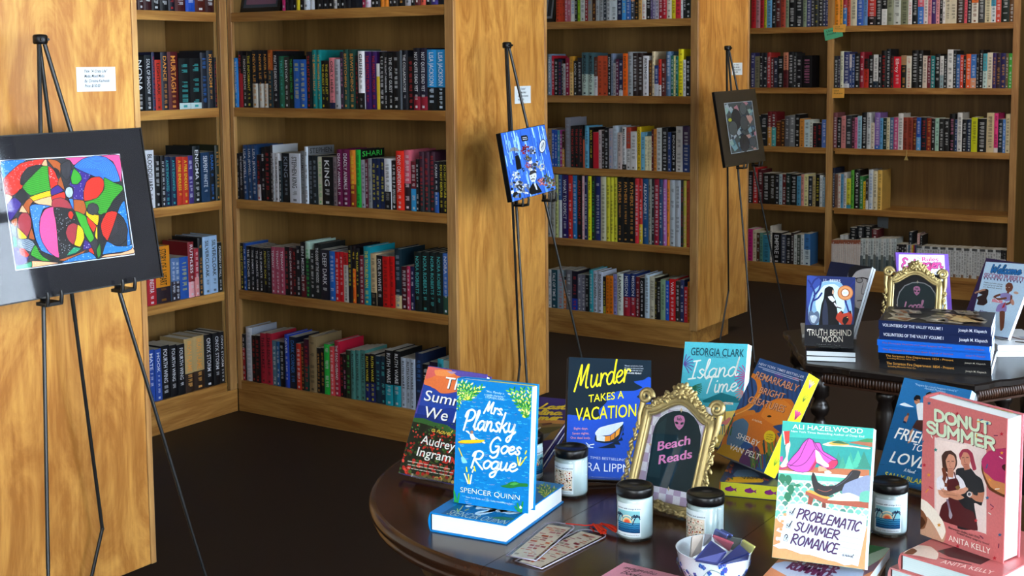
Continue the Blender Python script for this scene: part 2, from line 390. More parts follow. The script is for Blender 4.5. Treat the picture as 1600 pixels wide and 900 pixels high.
class Print:
    """flat artwork: polygons laid over each other on a sheet; P() turns a photo point into sheet metres"""
    GAP = 1.5e-5
    def __init__(self, P):
        self.P = P or (lambda x, y: (x, y)); self.items = []; self.layer = 0; self.cyc = 0; self.cnt = 0; self.base = 0
    def up(self, keep=False):
        """next print layer; inside cycle(n) only n layers are reused in turn"""
        if self.cyc:
            self.cnt += 1; self.layer = self.base + 1 + self.cnt % self.cyc
        elif not keep: self.layer += 1
    def cycle(self, n):
        if self.cyc: self.layer = self.base + self.cyc
        self.base = self.layer; self.cyc = n; self.cnt = 0
    def poly(self, pts, col, raw=False, keep=False):
        self.up(keep)
        q = [p if raw else self.P(*p) for p in pts]
        self.items.append((q, [tuple(range(len(q)))], col, self.layer)); return self
    def geo(self, v, f, col):
        self.up()
        self.items.append((v, f, col, self.layer)); return self
    def ell(self, cx, cy, rx, ry, col, ang=0, n=18, keep=False):
        a = math.radians(ang)
        return self.poly([(cx + rx * math.cos(t) * math.cos(a) - ry * math.sin(t) * math.sin(a), cy + rx * math.cos(t) * math.sin(a) + ry * math.sin(t) * math.cos(a)) for t in [2 * PI * k / n for k in range(n)]], col, keep=keep)
    def line(self, pts, wid, col, sm=True, raw=False):
        """stroke with round ends; wid in photo units unless raw"""
        p = smooth(list(pts)) if sm else list(pts)
        self.up()
        v, f = [], []
        n = len(p)
        for i, q in enumerate(p):
            a = p[max(i - 1, 0)]; b = p[min(i + 1, n - 1)]
            dx, dy = b[0] - a[0], b[1] - a[1]; L = math.hypot(dx, dy) or 1
            nx, ny = -dy / L * wid / 2, dx / L * wid / 2
            v += [(q[0] + nx, q[1] + ny), (q[0] - nx, q[1] - ny)]
        for i in range(n - 1): f.append((2 * i, 2 * i + 1, 2 * i + 3, 2 * i + 2))
        for e, e2 in ((0, 1), (n - 1, n - 2)):
            a = math.atan2(p[e][1] - p[e2][1], p[e][0] - p[e2][0])
            if p[e] == p[0] and n > 3 and p[0] == p[-1]: continue
            o = len(v); v += [(p[e][0] + wid / 2 * math.cos(a - PI / 2 + PI * k / 6), p[e][1] + wid / 2 * math.sin(a - PI / 2 + PI * k / 6)) for k in range(7)]
            f.append(tuple(range(o, o + 7)))
        self.items.append(([q if raw else self.P(*q) for q in v], f, col, self.layer)); return self
    def _frame(self, a, b, cap, raw):
        A, B = (a, b) if raw else (self.P(*a), self.P(*b))
        C = (a[0], a[1] + cap) if raw else self.P(a[0], a[1] - cap)
        ex = np.array(B) - np.array(A); L = np.linalg.norm(ex)
        return np.array(A), ex / L, L, np.linalg.norm(np.array(C) - np.array(A))
    def text(self, s, a, b, cap, col, bold=0.0, shear=0.0, raw=False, res=4):
        """lettering fitted between baseline points a and b with cap height cap"""
        A, ex, L, H = self._frame(a, b, cap, raw)
        ey = np.array((-ex[1], ex[0]))
        if ey[1] < 0: ey = -ey
        v, f, w = text_geo(s, min(bold, .007), shear, res)
        for k in ((0,) if bold <= .012 else (-.5, .5) if bold <= .03 else (-1, 0, 1)):      # heavier weights are struck again, a hair apart
            sh = ex * (k * min(bold, .03) * 1.3 * H) + ey * ((k * k - .5) * min(bold, .03) * .5 * H)
            if w: self.geo([tuple(A + ex * (x / w * L) + ey * (y * H) + sh) for x, y in v], f, col)
        return self
    def script(self, s, a, b, cap, wid, col, font=None, slant=.22, raw=False, edge=None):
        """pen-stroke lettering between a and b; cap is the height of a capital"""
        font = font or SCRIPT
        A, ex, L, H = self._frame(a, b, cap, raw)
        ey = np.array((-ex[1], ex[0]))
        if ey[1] < 0: ey = -ey
        tot = sum(font[c][0] for c in s)
        k = H / 2.0; sx = L / (tot + .2)
        W = wid * H / cap
        for W2, c2 in (((edge[0] * H / cap, edge[1]), (W, col)) if edge else ((W, col),)):
            x = 0
            self.layer += 1; first = self.layer
            for ci, ch in enumerate(s):
                adv, strokes = font[ch]
                for si, st in enumerate(strokes):
                    self.layer = first + si % 3 + 3 * (ci % 2)
                    pts = [tuple(A + ex * ((px + x) * sx + slant * py * k) + ey * (py * k)) for px, py in st]
                    ly = self.layer; self.line(pts, W2, c2, True, True); self.layer = ly
                    it = self.items[-1]; self.items[-1] = (it[0], it[1], it[2], ly)
                x += adv
            self.layer = first + 5
        return self
    def into(self, mb, fn, mi=0):
        """fn(x, y, lift) -> 3D"""
        for v, f, col, ly in self.items:
            q = [fn(x, y, ly * self.GAP) for x, y in v]
            mb.add(q, f, col, mi)
# ------------------------------------------------------------------ measured plan (metres)
ZS = [1.7004, 1.3059, .9177, .5294, .1359]     # shelf tops
ZT = 2.092
ZB = .0978
XA, YA = 1.2661, -1.5601                       # near peninsula: end panel plane, far corner
XB, DB = 1.1742, .6506                         # middle peninsula (front face at y = 0)
XC, YC, DC = 1.1464, 2.1202, .6417             # far peninsula
YD, XD0, XD1, XDR = 4.2805, 1.0187, 1.062, 2.1664
TOP = 2.45
TH = .038

# ------------------------------------------------------------------ shell
def struct(name, mb, mats, **k):
    return tag(mb.build(name, mats), kind='structure', **k)

mt, nt, b = new_mat('stained_concrete_floor')
n = nt.nodes.new('ShaderNodeTexNoise'); n.inputs['Scale'].default_value = 3; n.inputs['Detail'].default_value = 6
r_ = nt.nodes.new('ShaderNodeValToRGB')
r_.color_ramp.elements[0].color = (*lin('241a14'), 1); r_.color_ramp.elements[1].color = (*lin('36281f'), 1)
nt.links.new(n.outputs['Fac'], r_.inputs['Fac']); nt.links.new(r_.outputs['Color'], b.inputs['Base Color'])
b.inputs['Roughness'].default_value = .55; b.inputs['Specular IOR Level'].default_value = .25
M['floor'] = mt
M['wall'] = plain('painted_wall', 'd8d2c4', .9, bump=.05)
M['olive_wall'] = plain('olive_painted_wall', '8a7c4c', .9, bump=.05)
M['ceil'] = plain('ceiling_paint', '77746e', .9)
M['alu'] = plain('dark_window_frame', '2b2d30', .4, .4)
WX0 = 5.6
struct('floor', MB().box((-.6, -8, -.06), (6.2, 5.0, 0)), M['floor'])
struct('wall_front', MB().box((-.36, -5.9, 0), (WX0, -5.76, 3.2)), M['wall'])
struct('ceiling', MB().box((-.6, -8, 3.2), (6.2, 5.0, 3.3)), M['ceil'])
struct('wall_left', MB().box((-.5, -8, 0), (-.36, 5.0, 3.2)), M['wall'])
struct('wall_back', MB().box((-.36, 4.75, 0), (6.2, 4.9, 3.2)), M['olive_wall'])
# street side: sill wall, header, piers and three big shop windows
WX = 5.6
WY = [(-5.0, -2.55), (-2.4, 1.02)]
mb = MB().box((WX, -8, 0), (WX + .16, 5.0, .55)).box((WX, -8, 2.75), (WX + .16, 5.0, 3.2))
for a, c in ((-8, -5.0), (-2.55, -2.4), (1.02, 4.75)):
    mb.box((WX, a, .55), (WX + .16, c, 2.75))
struct('wall_right', mb, M['wall'])
for i, (a, c) in enumerate(WY):
    w = MB()
    for y0, y1, z0, z1 in ((a, a + .06, .55, 2.75), (c - .06, c, .55, 2.75), (a, c, .55, .61), (a, c, 2.69, 2.75), (a, c, 1.98, 2.03)):
        w.box((WX + .03, y0, z0), (WX + .11, y1, z1))
    fr = struct('window_%d' % (i + 1), w, M['alu'])
    g = MB().box((WX + .065, a + .06, .61), (WX + .071, c - .06, 2.69)).build('glass_pane', M['glass'], fr)

# ------------------------------------------------------------------ bookcases
def rail_shelf(parent, mat, a0, a1, f, depth, z, low=None, along='x', sgn=1):
    """a shelf board with its deeper front edge; f is the front plane, sgn the direction into the case"""
    m_ = MB()
    def bx(p0, p1, d0, d1, z0, z1):
        e0, e1 = sorted((f + sgn * d0, f + sgn * d1))
        if along == 'x': m_.box((p0, e0, z0), (p1, e1, z1))
        else: m_.box((e0, p0, z0), (e1, p1, z1))
    bx(a0, a1, 0, .019, (z - TH) if low is None else low, z)
    bx(a0 - .018, a1 + .018, .0192, depth, z - .019, z)
    return m_.build('shelf', mat, parent)

def shell_box(name, parent, mat, a, b):
    p = parent.location
    return MB().box([a[i] - p[i] for i in range(3)], [b[i] - p[i] for i in range(3)]).build(name, mat, parent, .0012, 1)

def peninsula(label, xe, y0, dep, x0, sl, group=None, far=True):
    t = thing('bookcase', label, 'bookcase', (x0, y0, 0), group=group)
    s = lambda n, mt, a, b: shell_box(n, t, mt, a, b)
    s('end_panel', M['panel'], (xe - .022, y0 + .0185, ZB), (xe - .003, y0 + dep - .0185, TOP))
    s('stile', M['stile'], (xe - .0412, y0, ZB), (xe, y0 + .0183, TOP))
    s('stile', M['stile'], (xe - .0412, y0 + dep - .0183, ZB), (xe, y0 + dep, TOP))
    s('stile', M['stile'], (x0, y0, ZB), (x0 + sl, y0 + .0183, TOP))
    s('side_panel', M['back'], (x0 - .0, y0 + .019, ZB), (x0 + .016, y0 + dep - .019, TOP))
    s('back_panel', M['back'], (x0 + .0165, y0 + .315, ZB + .002), (xe - .0225, y0 + .327, TOP))
    s('top_board', M['rail_x'], (x0, y0, TOP + .001), (xe, y0 + dep, TOP + .02))
    s('plinth', M['rail_x'], (x0, y0 + .002, 0), (xe - .033, y0 + dep - .18, ZB - .0008))
    for k, z in enumerate([ZT] + ZS):
        rail_shelf(t, M['rail_x'], sl + .0003, xe - .0415 - x0, 0, .314, z, ZB if k == 5 else None)
    return t

near = thing('bookcase', 'near bookcase with a plain plywood end panel behind the abstract drawing', 'bookcase', (-.35, YA - .65, 0))
for n_, mt_, a_, b_ in (('end_panel', M['panel'], (XA - .022, YA - .63, ZB), (XA - .003, YA - .0185, TOP)),
                        ('stile', M['stile'], (XA - .0412, YA - .0183, ZB), (XA, YA, TOP)), ('stile', M['stile'], (XA - .0412, YA - .65, ZB), (XA, YA - .632, TOP)),
                        ('back_panel', M['back'], (.02, YA - .33, ZB), (XA - .0225, YA - .32, TOP)), ('plinth', M['rail_x'], (.02, YA - .648, 0), (XA - .033, YA - .17, ZB - .0008)),
                        ('top_board', M['rail_x'], (.02, YA - .65, TOP + .001), (XA, YA, TOP + .02))):
    shell_box(n_, near, mt_, a_, b_)
mid = peninsula('middle bookcase of mostly dark books, its plywood end panel behind the blue collage', XB, 0, DB, 0.0005, .0231)
far_ = peninsula('far bookcase of mixed bright books with its end panel behind the patchwork artwork', XC, YC, DC, 0.0, .03)

wallc = thing('bookcase', 'narrow corner bookcase facing the windows, between two plywood end panels', 'bookcase', (0, YA + .002, 0))
W0, W1 = YA + .002, -.0006
s = lambda n, mt, a, b: shell_box(n, wallc, mt, a, b)
s('stile', M['stile'], (-.0183, W1 - .0412, ZB), (0, W1, TOP))
s('stile', M['stile'], (-.0183, W0, ZB), (0, W0 + .0412, TOP))
s('side_panel', M['back'], (-.315, W1 - .058, ZB), (-.019, W1 - .041, TOP))
s('side_panel', M['back'], (-.315, W0 + .024, ZB), (-.019, W0 + .0412, TOP))
s('back_panel', M['back'], (-.33, W0, ZB), (-.3155, W1, TOP))
s('plinth', M['rail_y'], (-.25, W0, 0), (-.0005, W1, ZB - .0008))
for k, z in enumerate([ZT] + ZS):
    rail_shelf(wallc, M['rail_y'], .0605 , W1 - W0 - .0605, 0, .314, z, ZB if k == 5 else None, 'y', -1)
    # the edge itself runs stile to stile
wide = thing('bookcase', 'back wall bookcase with a narrow bay and a wide bay of used books', 'bookcase', (.35, YD, 0))
s = lambda n, mt, a, b: shell_box(n, wide, mt, a, b)
s('stile', M['stile'], (.35, YD, ZB), (.391, YD + .0183, TOP))
s('stile', M['stile'], (XD0 + .0003, YD, ZB), (XD1 - .0003, YD + .0183, TOP))
s('stile', M['stile'], (XDR + .0003, YD, ZB), (XDR + .041, YD + .0183, TOP))
s('side_panel', M['back'], (XDR + .022, YD + .0186, ZB), (XDR + .041, YD + .33, TOP))
s('divider', M['back'], (XD0 + .012, YD + .0186, ZB), (XD1 - .001, YD + .314, TOP))
s('back_panel', M['back'], (.35, YD + .315, ZB), (XDR + .0215, YD + .327, TOP))
s('plinth', M['rail_x'], (.35, YD + .001, 0), (XDR + .02, YD + .3, ZB - .0008))
for k, z in enumerate([ZT] + ZS):
    lo = ZB if k == 5 else None
    rail_shelf(wide, M['rail_x'], .0415, XD0 - .35, 0, .314, z, lo)
    rail_shelf(wide, M['rail_x'], XD1 - .35 + .018, XDR - .35 - .0, 0, .314, z, lo)
# ------------------------------------------------------------------ shelved books
# each row: photo-crop origin and scale, where the first spine starts, then one entry per spine:
#   right edge, top edge, colours (main[/block colour[@share of the height from below]]), ink letter, title
ROWS = []
def row(case, shelf, crop, start, text):
    ROWS.append((case, shelf, crop, start, [e.split(None, 4) for e in text.strip().split('\n')]))
INK = {'w': 'd8dade', 'k': '141416', 'y': 'd8cc3a', 'r': 'b83030', 'g': '3cb050', 'o': 'd89a4a', 'b': '3c78c0', 't': '48b0b0', 'p': 'd080a8', 's': '8c98a8'}

CA = (350, 0, .23125)
row('mid', 0, CA, 385, '''412 -600 141416/d0307c@.2 w -
432 -600 141416 w -
460 -560 1a1a1e w -
484 -600 141416 w -
508 -560 d2c22c k -
538 -600 16161a w -
572 -580 c4cbd4 k -
604 -580 d0d4dc k -
630 -600 141416 r -
665 -600 16161a w -
700 -600 16161a w -
735 -600 141416 w -
760 -560 b8b8bc k -
785 -600 141416 w -
815 -600 16161a w -
850 -600 1c1c22 w -
925 -620 161c28 w -
950 -580 9c2048 w -
985 -580 cfc4d2 p -
1020 -600 141416 w -
1050 -600 1a1618 w -
1078 -560 d88828 k -
1105 -560 d88828 k -
1135 -600 16161a w -
1170 -600 201a18 w -
1215 -600 141416 o -
1255 -580 b0b0b8 k -
1285 -600 141416 w -
1320 -600 5c2028 w -
1355 -560 dc6450 k -
1395 -600 1c2024 w -
1440 -580 453a88 w -
1488 -600 181c28 w -''')
row('mid', 1, CA, 62, '''95 392 3488cc w THE HUNTING WIVES
125 345 15151a/a02830@.6 r KING OF ASHES
155 375 2c302f w NIGHTSHADE
190 350 14171a y THE INFORMANT
228 340 1b1c22/c8c4bc@.42 o NEVER LIE
262 340 1b1c22/c8c4bc@.42 o NEVER LIE
295 340 1b1c22/c8c4bc@.42 o NEVER LIE
330 338 20343c/984a1c@-.35 o THE WAITING
370 345 14171e w WHAT THE DARK KNOWS
405 380 2a6850 t TRUST
438 385 34332f w HISTORY
470 375 131a15 g THEY FELL LIKE WINGS
515 402 2860b0 y -
558 402 2860b0 y -
592 350 14181c r THE LAST ROOM
625 338 107c7c o THE MISSING HALF
655 338 107c7c o THE MISSING HALF
682 410 141416 y THE GUEST LIST
712 410 141416 y THE GUEST LIST
750 390 d4828a/1c2448@.12 k ONLY HERE
782 400 a4a6ac k -
805 350 2a2030 p -
840 335 1c463e o BEWITCHING
885 335 1c463e o BEWITCHING
905 375 16161a r -
948 345 181616/e4e4e8@-.72 k GRIFFIN
990 348 38195c r THE PERFECT PEOPLE
1028 348 38195c r THE PERFECT PEOPLE
1050 430 d6be30/d8d8d8@-.28 - -
1085 350 121416 w -
1105 360 141416 w THE SILENT NEIGHBOR
1145 360 141416 w THE QUIET GUEST
1185 350 141416 w -
1200 340 545c64 - -
1238 340 1d1f28 w THE COLLABORATORS
1278 385 15151a r -
1322 325 181824/8c1c30@.22 w NOT QUITE DEAD YET
1370 325 1e1a30/8c1c30@.22 w NOT QUITE DEAD YET
1435 335 14181c/2a90c6@-.62 w LISA JACKSON
1498 335 14181c/2a90c6@-.62 w LISA JACKSON''')
CB = (350, 190, .23125)
row('mid', 2, CB, 78, '''103 215 141418 w -
127 212 16161a w THE WEIGHT OF BLOOD
160 160 22426c w LISA JEWELL
190 160 22426c w LISA JEWELL
225 160 22426c w LISA JEWELL
250 225 1c1418/b8b4b8@.35 r -
275 175 141416 w -
315 170 141416 r -
330 160 3a3638 w -
345 215 b4b6bc k -
372 215 c4c4c8 k THE SHINING
390 265 243238 w -
445 215 14181c s KING
515 215 c4c8d0 k STEPHEN KING
545 200 787c80 k SALEMS LOT
570 170 d0dae4 k -
600 230 1a242a s -
632 230 1a242a s -
665 238 c4c4ae g -
735 240 121316 w KING
762 240 88787e@.6 k -
800 190 641444 w DEADLY ANIMALS
850 190 641444 w DEADLY ANIMALS
890 195 8c3c1c/d0842c@-.6 y -
925 190 1ca63c k -
955 260 9a9eaa k -
975 255 5c2034 w -
1000 250 84888c k -
1028 250 152346 y -
1055 250 152346 y -
1085 250 152346 y -
1128 250 1a1a1e/ccd0d4@-.65 k -
1162 265 1c1818 w -
1212 200 d42e1e w PONY CONFIDENTIAL
1260 195 34242c/c86478@-.55 w -
1298 270 3098cc/6c1c28@-.55 w -
1318 255 18181c w -
1350 205 222a30/402434@-.55 r -
1385 205 222a30/402434@-.55 r -
1422 205 222a30/402434@-.55 r -
1452 270 2a5aa0/151826@-.6 w CRASH
1480 270 141418 y DO NOT DISTURB
1512 270 141418 y DO NOT DISTURB''')
CC = (350, 350, .23125)
row('mid', 3, CC, 105, '''133 130 10151a y DO NOT DISTURB
152 130 20488c w -
182 150 121418 w THE TEACHER
208 155 121418 w THE INMATE
236 160 121418 w THE INMATE
265 165 121418 w THE INMATE
292 165 121418 y PERFECT SON
322 165 121418 s LOCKED
350 155 a44860 w TENANT
380 157 a44860 w TENANT
412 160 a44860 w TENANT
440 155 141416 r -
463 160 4c141c w ONE DARK LIE
488 165 201418 r -
515 150 15151a w -
552 125 141418/5c1820@.4 w BEN MEZRICH
585 120 1c2824/a8c0b4@-.3 g -
615 175 1c1e20 w -
655 135 1c2020 w THE GODS OF THE WOODS
715 175 1c1b28 w DEEP DARK
752 185 1c62b4 w -
780 190 b41420 w -
805 190 b41420 w -
838 195 bcbcb6/c02828@-.25 k HE KNEW
865 150 151518 y -
888 150 d0601c/1a1418@-.4 y -
915 165 15151a y THE DARK
945 215 801c30 w -
990 155 0c8696 y THE TROUBLED MAN
1028 200 1a1816/bca884@-.75 k -
1072 215 141418 w DEVIL IN WHITE
1115 220 bc1818 k -
1150 220 bc1818 k -
1195 170 122a36/c8bc94@.22 s -
1235 290 4c1420 w -
1258 285 b02c54 w -
1285 290 1c2048 w -
1333 190 131e1e t NORA ROBERTS
1385 190 131e1e t NORA ROBERTS
1430 192 131e1e t NORA ROBERTS
1478 195 131e1e t NORA ROBERTS
1520 200 345c4c/4878c4@-.7 w NORA''')
CD = (350, 490, .23125)
row('mid', 4, CD, 118, '''145 140 901820/15151a@-.3 w -
188 95 c8cdd6 s -
215 150 141416 r -
245 150 141416 r -
285 135 ac2438 k THE SECRET
325 135 ac2438 k THE SECRET
355 185 50788a w -
378 190 24588c w -
408 195 131418 w -
440 145 2444ac w NEVER
488 160 141a2c b DARK CORNER
520 205 bc3020 w -
540 200 301818 o -
575 175 3c1428/143c38@.5 r -
625 155 8a7654 k -
650 235 141416 o -
675 235 141416 o -
715 210 22b444 w -
745 225 cc484e w -
780 190 9c1c34 w THE DEAD HUSBAND
805 275 141416 r -
826 275 141416 p -
858 250 23281c g -
887 250 48807a k RUTH WARE
918 250 48807a k RUTH WARE
952 250 48807a k RUTH WARE
985 275 1c2460/131318@-.6 y RUTH WARE
1020 275 1c2460/131318@-.6 y RUTH WARE
1055 290 1a2e40 t -
1090 290 1a2e40 t -
1142 250 1c98a8/131416@-.62 w RUTH WARE
1192 255 1c98a8/131416@-.62 w RUTH WARE
1225 300 acb8c8 k RUTH WARE
1258 305 acb8c8 k RUTH WARE
1290 310 acb8c8 k RUTH WARE
1340 270 1b2848 b -
1385 345 15161a w -
1440 330 241c30 w -
1480 310 34a4b4 k -
1520 320 98c0c0 k -''')
W1_ = (200, 0, .2)
row('wall', 0, W1_, 30, '''84 -380 34141a w -
130 -380 34141a w -
195 -380 38161c w -
262 -380 141519 w -
328 -380 141519 w -
378 -380 1a1a2a r -
458 -360 4a181a w -
530 -360 1c4ea8 w -
612 -360 54201a w -
700 -360 3c1818 w -''')
row('wall', 1, W1_, 20, '''70 430 141418 w -
148 440 121316 w NONA
205 430 182028 w SOUL OF SHADOW
228 408 1c2850 r -
275 468 b43424 k LIGHTLARK
330 408 201d2c o DANCE
410 405 54181c o MURTAGH
497 455 b4c4c4/131518@-.88 t -
582 455 b4c4c4/131518@-.88 t -
635 412 1c222e b -
685 395 252a32 o KINGDOM
728 450 141822 r -''')
W3_ = (0, 200, .33333)
row('wall', 2, W3_, 600, '''640 130 141418 w -
690 130 1c1c28 w -
735 105 ccced4 k BLOODGUARD
762 130 141418 w -
782 130 141418 w -
808 135 182848 t A FATE ENCHANTED
834 135 182848 t A FATE ENCHANTED
862 135 b43422 y A FIRE ENDLESS
890 135 b43422 y A FIRE ENDLESS
915 130 44347a w -
950 85 182024 w ENIGMA
990 115 1a3a5c w SERPENT WHITE
1016 110 151a20 b DARK
1052 80 22281c o -''')
row('wall', 3, W3_, 600, '''650 640 282020 w -
695 640 30402c w -
738 640 ac2430 w CLYTEMNESTRA
808 555 2c2028/cc8820@-.72 k STORY OF A HEART
830 610 2c2834/5878a0@-.55 w -
852 610 2c2834/5878a0@-.55 w -
892 605 2454a0 y -
920 535 d8a0a4/842028@-.72 w RUTHLESS
940 565 c88888/a02838@-.6 w -
960 515 17181c o -
992 510 9cb6d0 k SILVERCLOAK
1028 505 9cb6d0 k SILVERCLOAK
1072 535 121a18 w CHILDREN OF FALL''')
W5_ = (210, 450, .27778)
row('wall', 4, W5_, 20, '''55 350 14161a w -
90 350 d0d4dc k -
127 350 284c9c w MATE
163 345 284c9c w HOOK
210 325 121318 w FOURTH WING
250 322 121318 w FOURTH WING
292 318 121318 w FOURTH WING
345 285 34241c/b09868@-.65 o IRON FLAME
405 270 34241c/b09868@-.65 o IRON FLAME
452 262 131418 w ONYX STORM
492 252 131418 w ONYX STORM
535 245 131418 w ONYX STORM''')
F1_ = (840, 0, .17784)
F3_ = (840, 170, .1625)
row('far', 0, F1_, 158, '''188 -160 c03c1e k -
212 -160 bc3a1e k -
236 -160 bc3a1e k -
260 -140 b06474 w -
285 -140 b06474 w -
325 -160 d4d8d4 b -
345 -150 1c1c20 w -
372 -170 88ac20 k -
415 -160 c6cac6 k -
440 -140 861a28 w -
475 -160 8a8278 b -
508 -150 3a1c10 o -
540 -140 9ca0a4/1c1c20@-.4 k -
575 -140 9ca0a4/1c1c20@-.4 k -
603 -160 283440 w -
640 -160 acb0b4 k -
695 -170 c4ccd0 k -
738 -150 182248 w -
775 -160 429cd8 y -
815 -150 3464a8 w -
848 -150 343c48/d0843c@-.5 w -
885 -160 18140e o -
915 -160 c49c5c k -
950 -160 d6d2ce r -
990 -150 141416 w -
1005 -150 564870 w -
1028 -150 7c7490 w -
1062 -160 b6b2c0 k -
1098 -150 9c1628 w -
1130 -150 b4182e w -
1172 -160 ccc8ba k -
1208 -150 ccbe20 k -
1255 -150 cc3040 k -
1272 -140 d0d0d0 k -
1300 -150 1c2022 w -
1340 -150 1a2220 w -''')
row('far', 1, F1_, 84, '''120 475 7088a0 w THE DOORMAN
143 490 b4182e w -
178 515 141416 w -
208 520 182244 r -
222 530 3c2018 w -
243 560 a0a0a0 k -
278 508 86163a w -
312 495 d8b878/c08c2c@-.4 k -
345 535 1c1a16 w CATCH
382 508 282228 w -
435 462 406068/a8b8b0@.5 k MURDERLAND
490 465 406068/a8b8b0@.5 k MURDERLAND
523 500 c8c8cc/5a2c20@-.5 k -
565 490 b44828 k -
612 492 b44828 k -
642 475 181c20 w STONE
660 470 7c8ca4 k -
685 555 9c9ca0 k -
712 520 58163a w -
747 525 c4c4c8/1a2448@-.85 w -
787 470 dc6416 k NEVER
833 455 9ca0a4 k -
877 465 2a1a1a w -
922 465 2a1a1a w -
970 490 d4d4d8 k REVENGE
1000 530 54381e o -
1022 452 d4c4a4 k -
1060 575 c4c8d0/28407c@-.6 w -
1085 520 c83428/d0d0d0@.3 k -
1122 525 5a2420 w -
1165 452 587898 w -
1190 490 186a5a w -
1208 490 d0d090 k -
1230 495 186a5a w -
1275 432 e4d616 k -
1300 525 d0d0d0 k -
1338 495 141416 w -''')
row('far', 2, F3_, 95, '''135 190 a88860 k -
162 200 1c4ca8 w -
188 205 1c4ca8 w -
212 205 388ca4 w -
235 205 9c267c w -
258 215 3c2418/c08c38@.5 w -
313 85 7c7c86 s -
353 165 141416 r THE ONE DAY
392 165 141416 r THE ONE DAY
432 165 141416 r THE ONE DAY
450 265 141416/b8502c@.9 - -
492 165 60a8c8 k -
533 180 141416 y RIVER
585 225 bc162c - -
612 205 b8a8aa k -
640 215 2c2020 w -
680 180 141418 w -
715 190 a49ca4 b -
765 165 b8c4d0 s -
805 230 c4b4b0 k REVENGE
845 175 141416/ccccce@-.88 k MATERIAL
893 180 c8c8c8/b84028@-.5 k -
948 220 d0d0d0 k -
990 175 dcbc18 k GOOD INSIDE
1030 225 74b4d0 k -
1050 265 dcd8b8 k -
1070 265 dcd8b8 k -
1090 265 dcd8b8 k -
1110 200 5c1c24 w -
1140 195 cc8434 k -
1190 185 c8cccc k -
1250 185 141418 w -
1280 225 24407c w -
1325 230 141416 w ENDURANCE
1388 170 cccac8 k -
1455 170 40284c/243c78@.6 w -''')
row('far', 3, F3_, 96, '''125 255 8c9094 k -
165 255 a0a098 k -
195 255 c0c884 k -
230 300 2c5a94/c4c8cc@.6 w -
292 250 26185c w WHAT TO EXPECT
330 245 b4201c w -
375 235 2474b4 w -
425 235 131316 r ALEXEI NAVALNY
448 155 d0b0b6 r -
478 255 1a2450 w -
515 240 d8d810 k SPEAK
550 300 14201c g -
600 290 1a2666 w -
652 235 c4c4a8 k -
690 290 ccc834 k -
725 290 ccc834 k -
760 290 ccc834 k -
815 240 121416 o FATHERS
870 240 121416 o FATHERS
932 240 121416 o FATHERS
970 265 c42434 w -
1005 295 c8b028/b42c24@-.7 w -
1062 270 184e80 w ALEXANDRE
1090 305 888c84 k -
1115 320 16161a w -
1162 275 9c1434 w -
1195 285 24446a w -
1235 285 ac6cac w -
1265 295 d88424 k -
1318 280 acb4bc k -
1372 280 acb4bc k -
1395 330 1a1a18 r -
1425 330 a8a03c p -
1455 390 b44c28 k -''')
row('far', 4, (840, 390, .17784), 92, '''120 175 c8c8c8 k -
170 178 184654 w TALE OF TIME
225 180 90a4b0 r -
250 240 24242a/cc7830@.9 w -
300 180 686870 w -
350 190 1838a0/141428@-.7 r -
382 220 6c6c7c w -
415 220 6c6c7c w -
447 225 16161a w -
482 180 2894a0 w -
525 190 bcc4d4 k BIG SCREEN
570 195 bcc4d4 k BIG SCREEN
595 240 8c842c/16161a@-.8 y -
628 230 d47412 k -
660 230 d47412 k -
695 215 8888be k -
748 210 c8d0c8 k LANEWAY
808 215 a02030/162e6c@-.55 w MISSION
860 215 a02030/162e6c@-.55 w MISSION
893 240 6c1c24 w -
935 250 141416 w CASTE
978 220 bccedc k -
1030 240 c8c4b0 k -
1045 250 201c14 y -
1075 285 141414 w -
1118 265 88a888 k -
1152 275 2054bc w -
1207 260 c4161c w WAR
1245 280 2c2824 w -
1280 270 28305c w -
1312 330 b41c28 w -
1335 285 c87420 k -''')
B1_ = (1160, 0, .275)
row('narrow', 0, B1_, 48, '''75 -70 b01824 k -
98 -60 b08088 k -
120 -70 b01824 k -
135 -60 b0b01c k -
165 -70 68a4d0 k -
190 -60 141416 w -
215 -60 541818 w -
242 -70 ac4434 k -
262 -60 84947a k -
300 -70 16161a w -
342 -60 1c2024 w -
362 -70 84947a k -
388 -60 3a4070 w -
408 -70 141416 w -
430 -60 303438 y -
455 -60 1c1c20 w -
472 -70 20284c w -
492 -60 2c2c68 w -''')
row('narrow', 1, B1_, 45, '''68 300 343468 w -
96 320 74705a k -
115 300 18141c w -
138 300 20242c w -
158 298 a42c2c w -
175 325 601c1c w -
198 330 282c40 w -
230 320 131416 w -
258 298 581820/c88064@-.5 k -
288 295 16161a w -
305 300 202428 w -
335 320 16141a w -
392 315 141214 p -''')
row('narrow', 2, B1_, 60, '''100 660 242c34 w -
140 650 1c2024 w -
163 635 c08838/6c1820@-.45 w -
188 638 48a0a0/6c1820@-.45 w -
215 690 54240c o -
240 680 3c2418 o -
265 660 54565c w -
295 655 707478 w -
322 650 141416 w -
348 675 c48638 k -
378 680 b4c8d0 k -
398 680 c4ccc8 k -
422 700 14141a r -
448 700 14141a r -
475 680 5470b0 w -''')
N4_ = (1160, 160, .3)
row('narrow', 3, N4_, 26, '''52 360 1a1a1e w -
78 340 b02424 w -
105 350 4c141c w -
140 370 1c1a1a w -
168 370 201c14 w -
188 375 1c1c24 w -
205 375 a0b8c4 k -
225 375 601c1c w -
248 370 182c28 w -
282 375 141416 w -
302 385 4c8cac k -
318 375 d0948c k -
340 375 d4d09c k -
362 385 242c38 w -
378 385 a89868 k -
400 375 161410 y -
415 380 c4ccd0 k -
428 390 7890a0 w -''')
